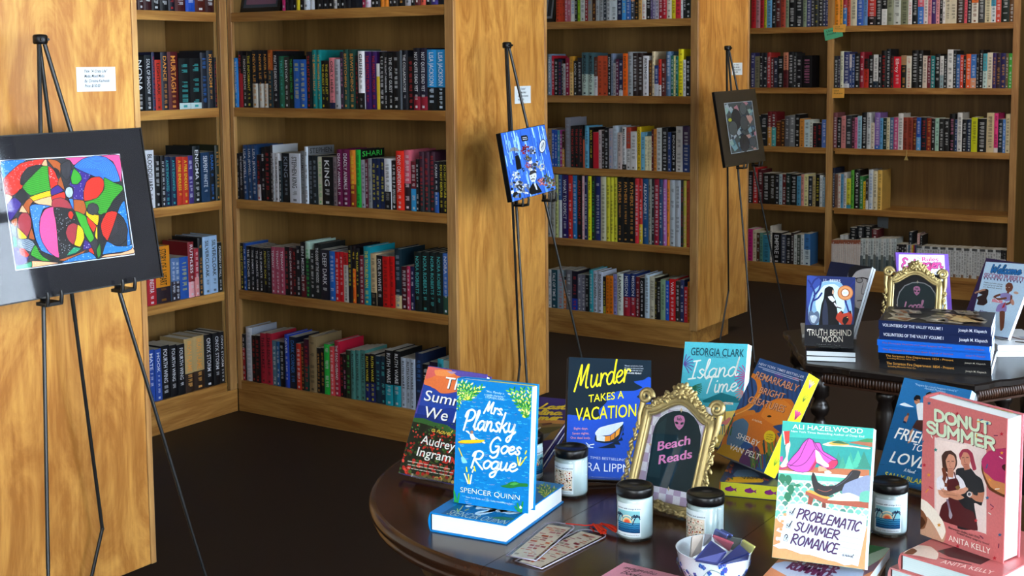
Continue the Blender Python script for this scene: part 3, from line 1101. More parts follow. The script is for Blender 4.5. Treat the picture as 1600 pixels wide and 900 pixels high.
row('narrow', 4, N4_, 24, '''52 660 c0247c k -
72 665 c8c0a4 k -
88 680 4c2c18 w -
105 680 54887c k -
140 690 3884a0 k -
152 645 c8c4bc k -
200 680 121214 w EMPIRE
225 690 40485c w -
250 690 16181c w -
265 680 2c2020 w -
283 690 c0c8c8 k -
300 690 38443c w -
318 690 c4ccd0 k -
350 685 3c74b0/b8c8d0@.5 k -''')
row('wide', 0, B1_, 522, '''550 -60 dc9020 k -
568 -50 d8a030 k -
592 -60 a83040/3878b8@.5 w -
612 -60 b85038 k -
648 -70 ccc4ac k -
685 -60 2c5cb0 w -
708 -50 6890c0 k -
755 -60 241818/b83024@-.75 w -
790 -60 1c1c20 w -
820 -60 d0d0d0/141416@-.55 w -
855 -70 8c9078 k -
897 -70 c0c4c0 k -
940 -70 84886c k -
962 -60 d8d4d4 r -
995 -60 1c2024 w -
1028 -60 4078c0/c86070@-.5 w -
1052 -60 d4d0d0 k -
1072 -60 d08890 k -
1098 -60 4c2c6c w -
1118 -60 d898a0 k -
1135 -60 141416 w -
1150 -60 d4d0d0 k -
1180 -70 ccc4b0 k -
1215 -70 ccc4b0 k -
1258 -60 382418 w -
1275 -60 d05868 k -
1300 -60 141416 w -
1338 -60 d07030/d0ccc4@.6 k -
1375 -60 3c3c3c w -
1410 -60 ccc4a8 k -
1438 -60 4898b4/c8ccd0@.5 k -
1468 -60 c04838 w -
1515 -70 18241e w -
1545 -60 604024 w -''')
BB_ = (1290, 60, .21117)
row('wide', 1, BB_, 60, '''90 130 303436 w -
104 130 28223c w -
130 95 ccccb8 k -
172 100 c8ccd4/343a70@-.88 w -
190 118 b8b0b4/203c78@.6 w -
213 120 1c3c78 w -
250 110 1c1c1e w -
280 100 941c30 w -
315 150 b83020/1c1818@-.35 k -
350 125 1c1a1c w -
385 120 1c2c3c/cccccc@-.8 k -
408 120 16161a w -
445 90 141416 r -
475 78 141c24 w -
500 130 341818 r -
555 135 cc1c30 w Ellroy
595 125 201c18/a08060@-.3 o -
632 130 d4d0c4 r -
680 88 121214 w -
715 88 181818 w -
748 128 d0c4b8 k -
775 130 70202c w -
805 130 10787c w -
842 115 141416 w -
870 130 90a8b0/d0d0d0@-.6 k -
895 125 1c1c1e w -
938 82 d4d4d4 k -
962 90 202428 w -
990 120 3c68a0 w -
1015 122 cc4428 w -
1035 130 1c1818 w -
1070 115 d8602c w -
1110 118 cc9878/3c74b8@-.7 w -
1130 120 1c1818 w -
1160 85 141418 w -
1190 112 bcd0d0/48a4b4@-.5 k -
1230 105 d0c8b8 k -
1258 108 34205c o -
1290 108 302030 o -
1328 108 282458 o -
1348 110 6c5c3c w -
1378 110 409c38 w -''')
row('wide', 2, BB_, 50, '''82 550 7c4850 w -
112 585 131314 w -
145 575 c88484 k -
190 570 2c3036 w -
212 590 401c28 p -
232 585 c46890 k -
262 575 94bcd0 k -
300 550 131318 w -
332 548 c4c8cc k -
358 625 ccc4b4 k -
398 550 2c5cac/8868b0@-.9 w -
420 590 5c9cc8 k -
448 590 1c342c w -
472 590 d0c8a8 k -
500 585 48688c w -
532 585 b4487c w -
570 555 d0d0d0 k -
605 585 8c3828 k -
642 585 8c3828 k -
668 600 5c2818 o -
700 585 5ca0d4/2050a8@-.6 w -
742 585 181a24 r -
777 590 84281c o -
805 595 1c1c1c w -
835 590 a0c4b8 k -
872 595 202020 w -
910 595 1c1c1e w -
950 560 141214 p -
968 600 203c68 w -
1005 550 d0d0d0 k -
1040 600 16161a w -
1072 600 1c2c48 w -
1118 585 c0c418 k -
1185 595 131414 w -
1240 552 c8b894 k -
1270 555 d0ccd0/d83c84@-.88 k -
1305 600 182434 w -
1325 600 5080c0 w -
1358 560 c8bc9c k -''')
R4_ = (1280, 230, .23341)
row('wide', 3, R4_, 78, '''100 140 182440 w -
120 180 785848 k -
142 178 d4ccc4 r -
158 180 5898c0 k -
180 170 c8c8cc k -
208 210 ccc83c/3890b0@.12 k -
230 155 58a838 k -
268 152 121212 w SAVOR
290 195 3c8848 w -
308 230 dcb820 k -
325 215 3c3430/d0d0d0@.3 w -
355 152 c8d0d8 b -
385 160 d4ccb0 k -
415 155 d8b45c k -''')
g = ''
x = 70
for i in range(14):
    x += 14.4; g += '%.1f 622 %s w -\n' % (x, 'd0c8c4/9c5c44@-.14')
for i in range(14):
    x += 17.2; g += '%.1f 612 %s k -\n' % (x, ['c4ccd0/5c6c74@.45', 'b8c4c8/48585c@.35', 'ccd0d0/6c7470@.5'][i % 3])
for i in range(4):
    x += 17; g += '%.1f 652 %s w -\n' % (x, 'd0d0d0/1c1c1e@-.3')
for i in range(6):
    x += 11; g += '%.1f 655 %s k -\n' % (x, ['c8ccd0', '3c6c8c', 'd0b4b4', 'c8b43c', 'a8343c', '34406c'][i])
k = 0
while x < 1205:
    x += 17.6; k += 1; g += '%.1f %d %s k -\n' % (x, 662 + k * .9, 'c4c8cc/505458@-.08' if k % 3 else 'ccd0d4/8c6c50@.1')
g += '1225 690 d0d0d0/1c1c1e@-.3 k -\n1245 692 d0d0d0/1c1c1e@-.3 k -'
row('wide', 4, (1280, 230, .23341), 70, g)

CASES = {'mid': ('x', 0.0), 'wall': ('y', 0.0), 'far': ('x', YC), 'narrow': ('x', YD), 'wide': ('x', YD)}
LIMS = {'mid': (.0245, XB - .042), 'wall': (YA + .062, -.0602), 'far': (.031, XC - .042), 'narrow': (.392, XD0), 'wide': (XD1 + .001, XDR)}

def spine_solve(axis, F, px, z):
    """coordinate along the shelf of the photo column px at height z on the spine plane F"""
    e = np.array((1., 0, 0)) if axis == 'x' else np.array((0, 1., 0))
    p = np.array((0, F, z)) if axis == 'x' else np.array((F, 0, z))
    d0 = p - CAM; s_ = (px - 800) / FPX
    return (s_ * (d0 @ CF) - d0 @ CR) / (e @ CR - s_ * (e @ CF))

def height_solve(axis, F, a, py):
    p = np.array((a, F, 0.)) if axis == 'x' else np.array((F, a, 0.))
    d0 = p - CAM; e = np.array((0, 0, 1.)); s_ = (PYC - py) / FPX
    return (s_ * (d0 @ CF) - d0 @ CU) / (e @ CU - s_ * (e @ CF))

SIDES = {('mid', 2, '570'): ('6c7074', 'STEPHEN', '141416'), ('mid', 2, '925'): ('121414', 'SHARI', '3cc050'), ('far', 3, '448'): ('b02030', 'WE ARE THE SHIP', 'd8d8d8'), ('mid', 2, '330'): ('b4b8bc', None, None), ('mid', 1, '682'): ('141416', None, None), ('mid', 4, '780'): ('b41c38', None, None), ('mid', 4, '188'): ('9ca4b0', None, None)}
def spine_book(mb, w, h, d, c, share, c2, ink, title, hard, rs, full, key=None):
    """book standing spine-forward: x along the shelf 0..w, y into the shelf, z up; appended to mb"""
    bul = min(.004, w * .18) if hard else min(.002, w * .1)
    n = 5
    arc = [(w * i / (n - 1), bul * (1 - math.sin(PI * i / (n - 1)))) for i in range(n)]
    arc = [(x, y) for x, y in arc]
    zs = [0, h]; cols = [c]
    if c2 is not None:
        if share > 0: zs = [0, h * share, h]; cols = [c2, c]
        else: zs = [0, h * (1 + share), h]; cols = [c, c2]
        # share > 0: block c2 at the foot, share < 0: block c2 at the head
    vs = [(x, y, z) for z in zs for x, y in arc]
    fs, cc = [], []
    for r in range(len(zs) - 1):
        for i in range(n - 1):
            fs.append((r * n + i, r * n + i + 1, (r + 1) * n + i + 1, (r + 1) * n + i)); cc.append(cols[r])
    mb.add(vs, fs, cols=cc, mi=0)
    y0 = bul
    side = cols[-1]
    e = .0018 if hard else .0005
    dp = .0035 if hard else .0
    lim = .0032 if hard else 0
    # boards, page block
    sd = SIDES.get(key); side = sd[0] if sd else side
    mb.add([(0, y0, 0), (0, d, 0), (0, d, h), (0, y0, h), (w, y0, 0), (w, d, 0), (w, d, h), (w, y0, h),
            (e, y0, h), (e, d, h), (w - e, y0, h), (w - e, d, h), (e, y0 + e, h - dp), (e, d - lim, h - dp), (w - e, d - lim, h - dp), (w - e, y0 + e, h - dp),
            (e, d - lim, .002), (w - e, d - lim, .002), (e, d, 0), (w - e, d, 0)],
           [(0, 3, 2, 1), (4, 5, 6, 7), (3, 8, 9, 2), (7, 6, 11, 10), (0, 1, 5, 4)], side, 0)
    mb.add([(e, y0 + e, h - dp), (e, d - lim, h - dp), (w - e, d - lim, h - dp), (w - e, y0 + e, h - dp), (e, d - lim, 0.001), (w - e, d - lim, 0.001)],
           [(0, 3, 2, 1), (1, 2, 5, 4)], rs.choice(['c8c2b2', 'd2cec4', 'bdb7a8']), 1)
    # spine top cap
    mb.add([(x, y, h) for x, y in arc] + [(w - e, y0 + e, h - dp), (e, y0 + e, h - dp)], [tuple(range(n + 2))], side, 0)
    if sd and sd[1]:
        v, f, L = text_geo(sd[1], .006, 0, 2)
        k = (d - .03) / L; hgt = .021
        mb.add([(w + .0003, .014 + x * k, h - .007 - hgt + y * hgt) for x, y in v], f, sd[2], 0)
    if not full: return
    def put(v, f, col, up=0):
        q = []
        for x, y in v:
            q.append((x, -.0003 - up, y))
        mb.add(q, f, col, 0)
    if ink == '-': return
    col = INK[ink]
    if title and title != '-':
        v, f, L = text_geo(title, .006, 0, 2)
        hh = w * (.46 if w > .02 else .52)
        zone = (0.93, .30) if c2 is None or share > -.01 else (.95, max(.05, 1 + share + .03))
        ln = min((zone[0] - zone[1]) * h, L * hh * 1.25)
        k = ln / L; z_top = h * zone[0]
        put([(w / 2 - hh / 2 + y * hh, z_top - x * k) for x, y in v], f, col)
        # smaller author line of faint marks below
        z = z_top - ln - .012
        m_ = rs.uniform(.3, .45)
    else:
        z = h * rs.uniform(.86, .93); m_ = .5
    base_ = lin(c2 if (c2 is not None and share < 0 and -share > .5) else c)
    col = tuple(.72 * a + .28 * b for a, b in zip(lin(col), base_))
    while z > h * .14:
        ww = rs.uniform(.005, .016)
        if z - ww < h * .1: break
        a, b_ = w * (.5 - m_ / 2), w * (.5 + m_ / 2)
        # row of letter-like ticks
        zz = z
        while zz > z - ww:
            tk = rs.uniform(.0012, .0022)
            p = rs.random()
            aa = a if p < .7 else a + (b_ - a) * .3
            put([(aa, zz), (b_, zz), (b_, zz - tk), (aa, zz - tk)], [(0, 1, 2, 3)], col)
            zz -= tk + .0014
        z -= ww + rs.uniform(.004, .012)
        if rs.random() < .12: z -= h * .12
    if rs.random() < .7:
        put([(w * .34, h * .035), (w * .66, h * .035), (w * .66, h * .035 + min(.009, w * .5)), (w * .34, h * .035 + min(.009, w * .5))], [(0, 1, 2, 3)], col)

INKN = {'w': 'white', 'k': 'black', 'y': 'yellow', 'r': 'red', 'g': 'green', 'o': 'tan', 'b': 'blue', 't': 'teal', 'p': 'pink', 's': 'grey'}
SHELF_OF = ['cut-off top shelf', 'second shelf', 'third shelf', 'fourth shelf', 'bottom shelf']
CASE_OF = {'mid': 'middle bookcase', 'wall': 'narrow corner bookcase', 'far': 'far bookcase', 'narrow': 'back wall bookcase, narrow bay', 'wide': 'back wall bookcase, wide bay'}
ORD = ['', 'first', 'second', 'third', 'fourth', 'fifth', 'sixth', 'seventh', 'eighth', 'ninth', 'tenth', 'eleventh', 'twelfth', 'thirteenth', 'fourteenth', 'fifteenth', 'sixteenth',
       'seventeenth', 'eighteenth', 'nineteenth', 'twentieth', 'twenty-first', 'twenty-second', 'twenty-third', 'twenty-fourth', 'twenty-fifth']
BOOKS = []
for case, sh, (ox, oy, sc), start, ents in ROWS:
    axis, F = CASES[case]
    z = ZS[sh]
    lo, hi = LIMS[case]
    Fp = F + .006 if axis == 'x' else F - .006
    px = ox + start * sc
    a = spine_solve(axis, Fp, px, z)
    n = len(ents)
    for i, (xe, top, cs, ink, title) in enumerate(ents):
        rs = random.Random(hash((case, sh, i)) % 99991 if False else sum(map(ord, case)) * 131 + sh * 977 + i * 31)
        px1 = ox + float(xe) * sc
        a1 = spine_solve(axis, Fp, px1, z)
        topy = oy + float(top) * sc
        hh = height_solve(axis, Fp, (a + a1) / 2, topy) - z
        hh = min(max(hh, .10), .345)
        cs = cs.split('@'); share = float(cs[1]) if len(cs) > 1 else (.3)
        cc = cs[0].split('/')
        c, c2 = cc[0], (cc[1] if len(cc) > 1 else None)
        A0, A1 = max(a + .0002, lo), min(a1 - .0002, hi)
        vis = max(0, min(oy + 0 + z, 900))
        yb = proj((a, Fp, z) if axis == 'x' else (Fp, a, z))[1]
        area = max(0, px1 - px) * max(0, yb - max(topy, 0))
        if px1 < 0 or A1 - A0 < .004: area = 0
        if case == 'wall' and px1 <= {0: 218, 1: 223, 2: 231, 3: 234, 4: 237}[sh]: area = 0
        if case == 'far' and px1 < 857: area = 0
        occl = {'wall': {1: 0.1}, }.get(case, {})
        BOOKS.append(dict(case=case, sh=sh, i=i, n=n, a0=A0, a1=A1, h=hh, c=c, c2=c2, share=share, ink=ink, title=title, area=area, axis=axis, F=Fp, z=z, rs=rs, xe=xe))
        px, a = px1, a1

N_TABLE = 36
rank = sorted((b_ for b_ in BOOKS if b_['area'] > 0), key=lambda q: -q['area'])
keep = set(id(q) for q in rank[:300 - N_TABLE])
rest = MB()
for q in BOOKS:
    w = q['a1'] - q['a0']
    if w < .004: continue
    rs = q['rs']
    hard = q['h'] > .222
    d = min(.285, q['h'] * rs.uniform(.64, .70))
    dep = rs.uniform(0, .006)
    full = id(q) in keep
    mb = MB()
    spine_book(mb, w, q['h'], d, q['c'], q['share'], q['c2'], q['ink'], q['title'], hard, rs, True, (q['case'], q['sh'], q['xe']))
    if q['axis'] == 'x':
        loc = (q['a0'], q['F'] + dep, q['z'] + .0003); rz = 0
    else:
        loc = (q['F'] - dep, q['a0'], q['z'] + .0003); rz = PI / 2
    if full:
        o = mb.build('book', [M['print'], M['paper']])
        o.location = loc; o.rotation_euler = (0, 0, rz)
        cn = colour_name(q['c']) if q['c2'] is None else '%s and %s' % (colour_name(q['c']), colour_name(q['c2']))
        if q['c2'] is not None and colour_name(q['c']) == colour_name(q['c2']): cn = colour_name(q['c'])
        size = 'tall ' if q['h'] > .245 else ('short ' if q['h'] < .185 else '')
        place = '%s of %s' % (SHELF_OF[q['sh']], CASE_OF[q['case']])
        row_ = [b_ for b_ in BOOKS if b_['case'] == q['case'] and b_['sh'] == q['sh'] and b_['area'] > 0]
        k = row_.index(q) + 1; side = 'left'
        if k > len(row_) / 2: k = len(row_) - k + 1; side = 'right'
        pos = '%s from %s' % (ORD[k], side) if k > 1 else 'at %s end' % side
        ink_ = INKN.get(q['ink'])
        lb = '%s%s book%s, %s, %s' % (size, cn, (' with %s lettering' % ink_) if ink_ and ' and ' not in cn else '', pos, place)
        for cut in (' lettering', size):
            if len(lb.split()) > 16: lb = '%s book, %s, %s' % (size + cn if cut == ' lettering' else cn, pos, place)
        tag(o, lb, 'book', 'books on the %s' % place)
    else:
        ca, sa = math.cos(rz), math.sin(rz)
        o_ = len(rest.v)
        rest.v += [(loc[0] + x * ca - y * sa, loc[1] + x * sa + y * ca, loc[2] + zz) for x, y, zz in mb.v]
        rest.f += [[i + o_ for i in f] for f in mb.f]; rest.c += mb.c; rest.mi += mb.mi; rest.sm += mb.sm
REST = rest
# ------------------------------------------------------------------ easels, artworks, wall cards
def easel(label, cap, fr, fl, bend, foot, zc):
    """three-legged tube easel; cap/feet/bend in world metres, zc height of the two holders"""
    t = thing('display_easel', label, 'easel', (cap[0], cap[1], 0), group='black tube easels in front of the bookcase ends')
    o = Vector((cap[0], cap[1], 0))
    L = lambda p: Vector(p) - o
    c = L(cap)
    m_ = MB()
    m_.lathe([(.0, .010), (.014, .009), (.0175, .005), (.0175, -.010), (.015, -.014), (0, -.014)], 14, c=c)
    for dy in (-.009, .009): m_.tube([c + Vector((.014, dy, -.003)), c + Vector((.0195, dy, -.003))], .0035, 8)
    m_.build('cap', M['black_plastic'], t)
    fr, fl, bend, foot = map(L, (fr, fl, bend, foot))
    up = {}
    for tip, dy in ((fr, .009), (fl, -.007)):
        a = c + Vector((.004, dy, -.014))
        q = MB()
        q.tube([a, a.lerp(tip, .45)], .0052, 10).tube([a.lerp(tip, .45), a.lerp(tip, .78)], .0046, 10).tube([a.lerp(tip, .78), tip + Vector((0, 0, .012))], .004, 10)
        lg = q.build('leg', M['black_metal'], t)
        MB().tube([tip + Vector((0, 0, .03)), tip], [.0055, .0065], 10).build('rubber_foot', M['black_plastic'], lg)
        k = (zc - a.z) / (tip.z - a.z)
        p = a.lerp(tip, k); up[dy] = p
        h = MB()
        h.lathe([(.0075, .012), (.008, -.014), (0, -.014)], 12, c=p).lathe([(0, .012), (.0075, .012)], 12, c=p)
        h.box((p.x + .002, p.y - .022, p.z - .012), (p.x + .042, p.y + .022, p.z - .004))
        for dd in (-.019, .019):
            h.tube([(p.x + .040, p.y + dd, p.z - .008), (p.x + .043, p.y + dd, p.z + .012), (p.x + .041, p.y + dd, p.z + .022)], [.005, .0042, .0038], 8)
        h.build('holder', M['black_plastic'], t)
    a = c + Vector((-.006, .001, -.014))
    q = MB().tube([a, a.lerp(bend, .55)], .0052, 10).tube([a.lerp(bend, .55), bend], .0047, 10).tube([bend, bend.lerp(foot, .04), foot], .0047, 10).ball(bend, .006, 8)
    q.build('rear_leg', M['black_metal'], t)
    return t

easel('black tube easel holding the abstract drawing beside the near bookcase end', (1.36, -1.94, 1.55), (1.64, -1.667, 0), (1.64, -2.2, 0), (1.296, -1.765, .262), (1.292, -1.85, .006), .938)
easel('black tube easel holding the blue collage canvas beside the middle bookcase', (1.33, .124, 1.55), (1.61, .344, 0), (1.61, -.152, 0), (1.20, .388, .27), (1.196, .345, .006), .974)
easel('black tube easel holding the patchwork artwork beside the far bookcase', (1.30, 2.14, 1.55), (1.56, 2.385, 0), (1.56, 1.91, 0), (1.178, 2.44, .265), (1.16, 2.375, .006), .966)

def inside(x, y, pts):
    c = False
    for i in range(len(pts)):
        (x0, y0), (x1, y1) = pts[i - 1], pts[i]
        if (y0 > y) != (y1 > y) and x < (x1 - x0) * (y - y0) / (y1 - y0) + x0: c = not c
    return c

def closed(pts, n=5):
    P = [pts[-1]] + list(pts) + [pts[0], pts[1]]
    out = []
    for i in range(1, len(P) - 2):
        for k in range(n):
            t = k / n; a = []
            for d in (0, 1):
                p0, p1, p2, p3 = P[i - 1][d], P[i][d], P[i + 1][d], P[i + 2][d]
                v = .5 * (2 * p1 + (p2 - p0) * t + (2 * p0 - 5 * p1 + 4 * p2 - p3) * t * t + (3 * p1 - p0 - 3 * p2 + p3) * t ** 3)
                a.append(.5 * v + .5 * (p1 + (p2 - p1) * t))
            out.append(tuple(a))
    return out

def plane_sheet(pos, R, crop):
    nrm = R @ Vector((0, -1, 0)); Ri = R.transposed()
    ox, oy, sc = crop
    def P(x, y):
        X = on_plane(ox + x * sc, oy + y * sc, tuple(nrm), tuple(pos))
        q = Ri @ (Vector(X) - Vector(pos))
        return (q.x, q.z)
    return P

def clip_items(pr, x0, y0, x1, y1):
    """keep the artwork inside its sheet"""
    out = []
    for v, f, col, ly in pr.items:
        if all(x0 <= p[0] <= x1 and y0 <= p[1] <= y1 for p in v): out.append((v, f, col, ly)); continue
        for fc in f:
            q = [v[i] for i in fc]
            for ax, lim, sg in ((0, x0, 1), (0, x1, -1), (1, y0, 1), (1, y1, -1)):
                r = []
                for i in range(len(q)):
                    a, b_ = q[i - 1], q[i]
                    ia, ib = (a[ax] - lim) * sg >= 0, (b_[ax] - lim) * sg >= 0
                    if ia != ib:
                        t = (lim - a[ax]) / (b_[ax] - a[ax]); r.append((a[0] + (b_[0] - a[0]) * t, a[1] + (b_[1] - a[1]) * t))
                    if ib: r.append(b_)
                q = r
                if len(q) < 3: break
            if len(q) >= 3: out.append((q, [tuple(range(len(q)))], col, ly))
    pr.items = out
    return pr

# --- abstract drawing, matted under glass
p1, R1 = Vector((1.498, -2.212, .9445)), pose(90, 9.5, 0)
t = thing('framed_artwork', 'framed colourful abstract drawing in a wide black mat on the near easel', 'artwork', p1, R1)
w_, h_ = .508, .386
MB().box((0, .004, 0), (w_, .0075, h_), '121316').build('backing_board', M['print'], t)
m_ = MB()
for a, b_ in (((0, 0, 0), (w_, .0038, .003)), ((0, 0, h_ - .003), (w_, .0038, h_)), ((0, 0, .003), (.003, .0038, h_ - .003)), ((w_ - .003, 0, .003), (w_, .0038, h_ - .003))): m_.box(a, b_)
m_.build('frame', M['black_plastic'], t)
MB().add([(.003, .0039, .003), (w_ - .003, .0039, .003), (w_ - .003, .0039, h_ - .003), (.003, .0039, h_ - .003)], [(0, 1, 2, 3)], '2e2e33').build('mat_board', M['paper'], t)
pr = Print(plane_sheet(p1, R1, (0, 230, .27778)))
C_ = dict(b='2a84cc', r='d6392a', g='46a436', p='ee5f96', e='eeb48c', v='4a318c', y='f2c81e', n='b2652e', m='a6404c', k='2a2a2e', t='2a9a72', w='4a8ae4', s='6c7884')
pr.poly([(2, 72), (679, 36), (764, 605), (92, 694)], 'dfe6ea')
pr.poly([(8, 77), (676, 42), (758, 600), (98, 688)], '3a3a40')
ART = [('b', '10,80 150,70 90,120 25,180', 'd'), ('r', '25,182 60,140 120,90 200,70 268,66 230,105 150,205 110,250 70,275 35,262', 'd'), ('k', '120,205 125,160 160,115 210,100 250,105 190,150 135,210', 's'),
 ('g', '245,102 275,105 290,240 180,272 130,225 165,180', 'h'), ('p', '370,60 520,52 676,44 688,200 640,80 560,50 470,75 420,100 400,75', ''), ('e', '238,100 252,72 266,68 272,104', ''),
 ('r', '275,105 310,130 335,180 330,210 290,235', 'd'), ('n', '270,68 320,72 350,95 345,150 370,240 330,210 335,170 310,120', ''), ('k', '310,115 335,130 345,165 330,175', ''),
 ('k', '345,100 370,80 395,70 405,110 400,160 380,185 355,160', 'c'), ('v', '400,130 440,120 520,150 490,200 475,300 415,295 418,230 395,215 400,180', 'd'), ('g', '420,118 455,150 465,180 440,208 410,205 403,170', ''),
 ('w', '420,108 470,65 540,48 600,55 650,100 680,190 610,195 540,165 480,140', 'c'), ('r', '490,195 520,170 565,165 590,190 585,240 550,285 480,302 475,250', ''),
 ('g', '590,170 640,195 690,215 695,240 640,300 600,380 560,375 540,330 490,345 475,310 550,285 590,235', 'h'), ('k', '700,250 705,300 670,370 605,365 640,310', 's'),
 ('b', '705,300 740,540 720,560 715,430 665,370', 'd'), ('k', '665,370 700,400 722,460 715,520 680,552 625,545 600,525 640,430', 'c'), ('r', '600,370 635,358 665,372 610,525 575,480 572,430', 's'),
 ('k', '575,380 600,370 570,430 580,490 605,530 575,620 545,625 555,540 550,470', ''), ('b', '605,530 660,555 720,555 748,545 740,580 590,602 580,600', 'd'), ('e', '575,620 600,603 680,595 740,575 750,560 757,596', ''),
 ('y', '490,355 510,375 560,382 552,440 490,385', 's'), ('k', '560,347 550,322 527,314 503,322 495,347 503,372 527,380 550,372', 'c'), ('n', '415,295 475,300 490,350 475,380 420,355', ''),
 ('g', '425,360 485,385 505,440 535,510 510,535 470,470', ''), ('r', '492,390 545,440 530,480 500,430', ''), ('y', '552,440 553,520 538,500 545,450', ''), ('y', '170,280 290,240 290,275 190,305', 's'),
 ('v', '290,238 330,212 360,245 295,272', ''), ('s', '416,253 408,228 393,221 376,230 370,253 378,277 393,285 408,277', 'c'), ('e', '190,305 295,275 300,330 250,330', ''), ('r', '295,275 365,250 372,290 330,285 300,305', ''),
 ('m', '300,295 345,283 385,300 410,345 300,342', ''), ('w', '390,290 415,293 418,355 405,330', ''), ('k', '95,270 120,235 160,275 140,310 100,310', ''), ('n', '130,335 150,300 172,285 190,305 175,325 168,380 145,345', ''),
 ('v', '45,320 85,280 125,320 75,400 55,410', ''), ('e', '35,262 75,278 42,320', ''), ('e', '110,365 130,325 165,380 125,365', ''), ('m', '105,400 125,370 160,370 178,400 180,450 155,505 105,450', ''),
 ('n', '65,415 100,395 100,440 75,450', ''), ('n', '180,450 200,520 165,510', ''), ('w', '170,335 200,320 290,330 245,350 225,420 230,500 270,580 330,625 250,605 205,520 185,420', 'd'),
 ('p', '225,470 230,400 255,350 305,335 320,420 338,620 280,590 240,530', ''), ('k', '305,340 385,345 420,380 435,430 385,440 370,490 385,540 420,550 370,615 338,620 320,430', 'd'), ('r', '418,380 410,362 398,357 387,368 386,385 396,402 408,405', ''),
 ('m', '372,480 385,440 415,425 440,440 430,520 415,550 385,520', ''), ('y', '440,435 470,460 478,510 455,560 420,548 430,510', 's'), ('t', '375,610 420,560 460,570 430,595', 'd'), ('n', '330,635 420,605 490,575 450,615 380,640', ''),
 ('v', '480,520 510,540 520,570 470,575', 'd'), ('r', '500,575 520,565 535,600 515,605', ''), ('g', '545,580 565,540 572,600 555,625', 's'), ('b', '345,650 460,600 510,590 545,625 440,640', 'd'),
 ('s', '60,425 70,480 95,505 95,455', 's'), ('y', '100,450 155,505 140,518 108,510', ''), ('t', '75,500 95,510 100,555 80,560', ''), ('s', '105,520 165,515 200,545 175,590 120,565 100,550', 's'),
 ('g', '200,548 240,600 305,640 240,640 175,605', 's'), ('v', '80,570 110,565 165,610 150,650 95,665', 'd'), ('r', '110,570 140,570 168,605 150,620 120,605', ''), ('k', '215,570 250,590 330,625 290,640 240,610', ''),
 ('e', '180,640 300,645 335,652 180,676', ''), ('t', '98,686 95,668 150,655 180,640 180,674', '')]
def shade(h, k):
    return tuple(min(1, v * k) for v in lin(h))
for key, pts, tex in ART:
    q = [tuple(float(u) for u in s_.split(',')) for s_ in pts.split()]
    cp = closed(q)
    pr.poly(cp, C_[key])
    xs = [a for a, _ in cp]; ys = [b for _, b in cp]
    if tex == 'd':
        for k in range(int((max(xs) - min(xs)) * (max(ys) - min(ys)) / 330)):
            x, y = rng.uniform(min(xs), max(xs)), rng.uniform(min(ys), max(ys))
            if inside(x, y, cp): pr.ell(x, y, 2.8, 2.8, 'e8eef4', n=6, keep=True)
        pr.layer += 1
    elif tex in ('s', 'h'):
        pr.cycle(1)
        y = min(ys) - 60
        while y < max(ys) + 60:
            seg = [(min(xs) + (max(xs) - min(xs)) * k / 24, y + 40 * k / 24 * (1 if tex == 's' else -1)) for k in range(25)]
            run = []
            for s_ in seg + [(1e6, 1e6)]:
                if inside(*s_, cp): run.append(s_)
                else:
                    if len(run) > 2: pr.line(run, 3.0, shade(C_[key], 2.2) if key in 'ks' else shade(C_[key], .55), False)
                    run = []
            y += 11
    elif tex == 'c':
        pr.cycle(1)
        cx, cy = sum(xs) / len(xs), sum(ys) / len(ys)
        for k in range(1, 9):
            f_ = k / 9
            ring = [(cx + (a - cx) * f_, cy + (b - cy) * f_) for a, b in cp]
            pr.line(ring + ring[:1], 2.4, shade(C_[key], 3.2) if key in 'ks' else shade(C_[key], .45), False)
    pr.cycle(0)
    pr.line(cp + cp[:1], 3.4, '1c1c22', False)
clip_items(pr, .004, .004, w_ - .004, h_ - .004)
m_ = MB(); pr.into(m_, lambda x, y, l: (x, .0036 - l * .8, y)); m_.build('art_print', M['print'], t)
MB().add([(.003, .0008, .003), (w_ - .003, .0008, .003), (w_ - .003, .0008, h_ - .003), (.003, .0008, h_ - .003)], [(0, 1, 2, 3)]).build('glass_pane', M['glass'], t)

# --- blue collage canvas
p2, R2 = Vector((1.467, -.054, .984)), pose(90.2, 8.7, -3.6)
t = thing('collage_canvas', 'small blue collage canvas with black sides on the middle easel', 'artwork', p2, R2)
w_, h_ = .3052, .2512
MB().box((0, .0006, 0), (w_, .022, h_), '0e0f12').build('stretched_canvas', M['print'], t, .002)
pr = Print(plane_sheet(p2, R2, (760, 180, .166667)))
pr.poly([(120, 160), (545, 90), (655, 690), (235, 830)], '3d74cc')
pr.cycle(8)
for k in range(150):
    u, v0, ln = rng.random(), rng.random(), rng.uniform(.1, .35)
    f0 = lambda u, v: ((130 + 410 * u) + v * (105 + 8 * u), (168 - 75 * u) + v * (652 - 55 * u))
    pr.line([f0(u, v0), f0(u + .01, min(1, v0 + ln))], rng.uniform(4, 11), rng.choice(['6fa4e6', '9cc4f2', '2456b4', '5088dc', 'b4d6f6', '2f62bc']), False)
pr.cycle(0)
pr.poly(closed([(325, 195), (380, 188), (390, 235), (335, 245)]), '14151c').line([(338, 212), (376, 207)], 5, 'd0d8e4', False).line([(342, 228), (382, 222)], 5, 'd0d8e4', False)
pr.poly(closed([(215, 345), (225, 315), (260, 298), (295, 315), (305, 340), (275, 338), (245, 335)]), '8c9094').line([(258, 300), (268, 400)], 3, '22242a', False)
pr.poly(closed([(270, 385), (300, 375), (318, 430), (328, 500), (285, 510), (275, 450)]), '121318').ell(283, 365, 12, 16, '2a4c90')
pr.ell(525, 290, 32, 66, '3a3c44', 8).ell(525, 290, 27, 58, 'd4dae0', 8).ell(527, 292, 18, 42, 'b0b6bc', 8).line([(525, 290), (540, 255)], 4, '22242a', False).line([(525, 290), (512, 310)], 4, '22242a', False)
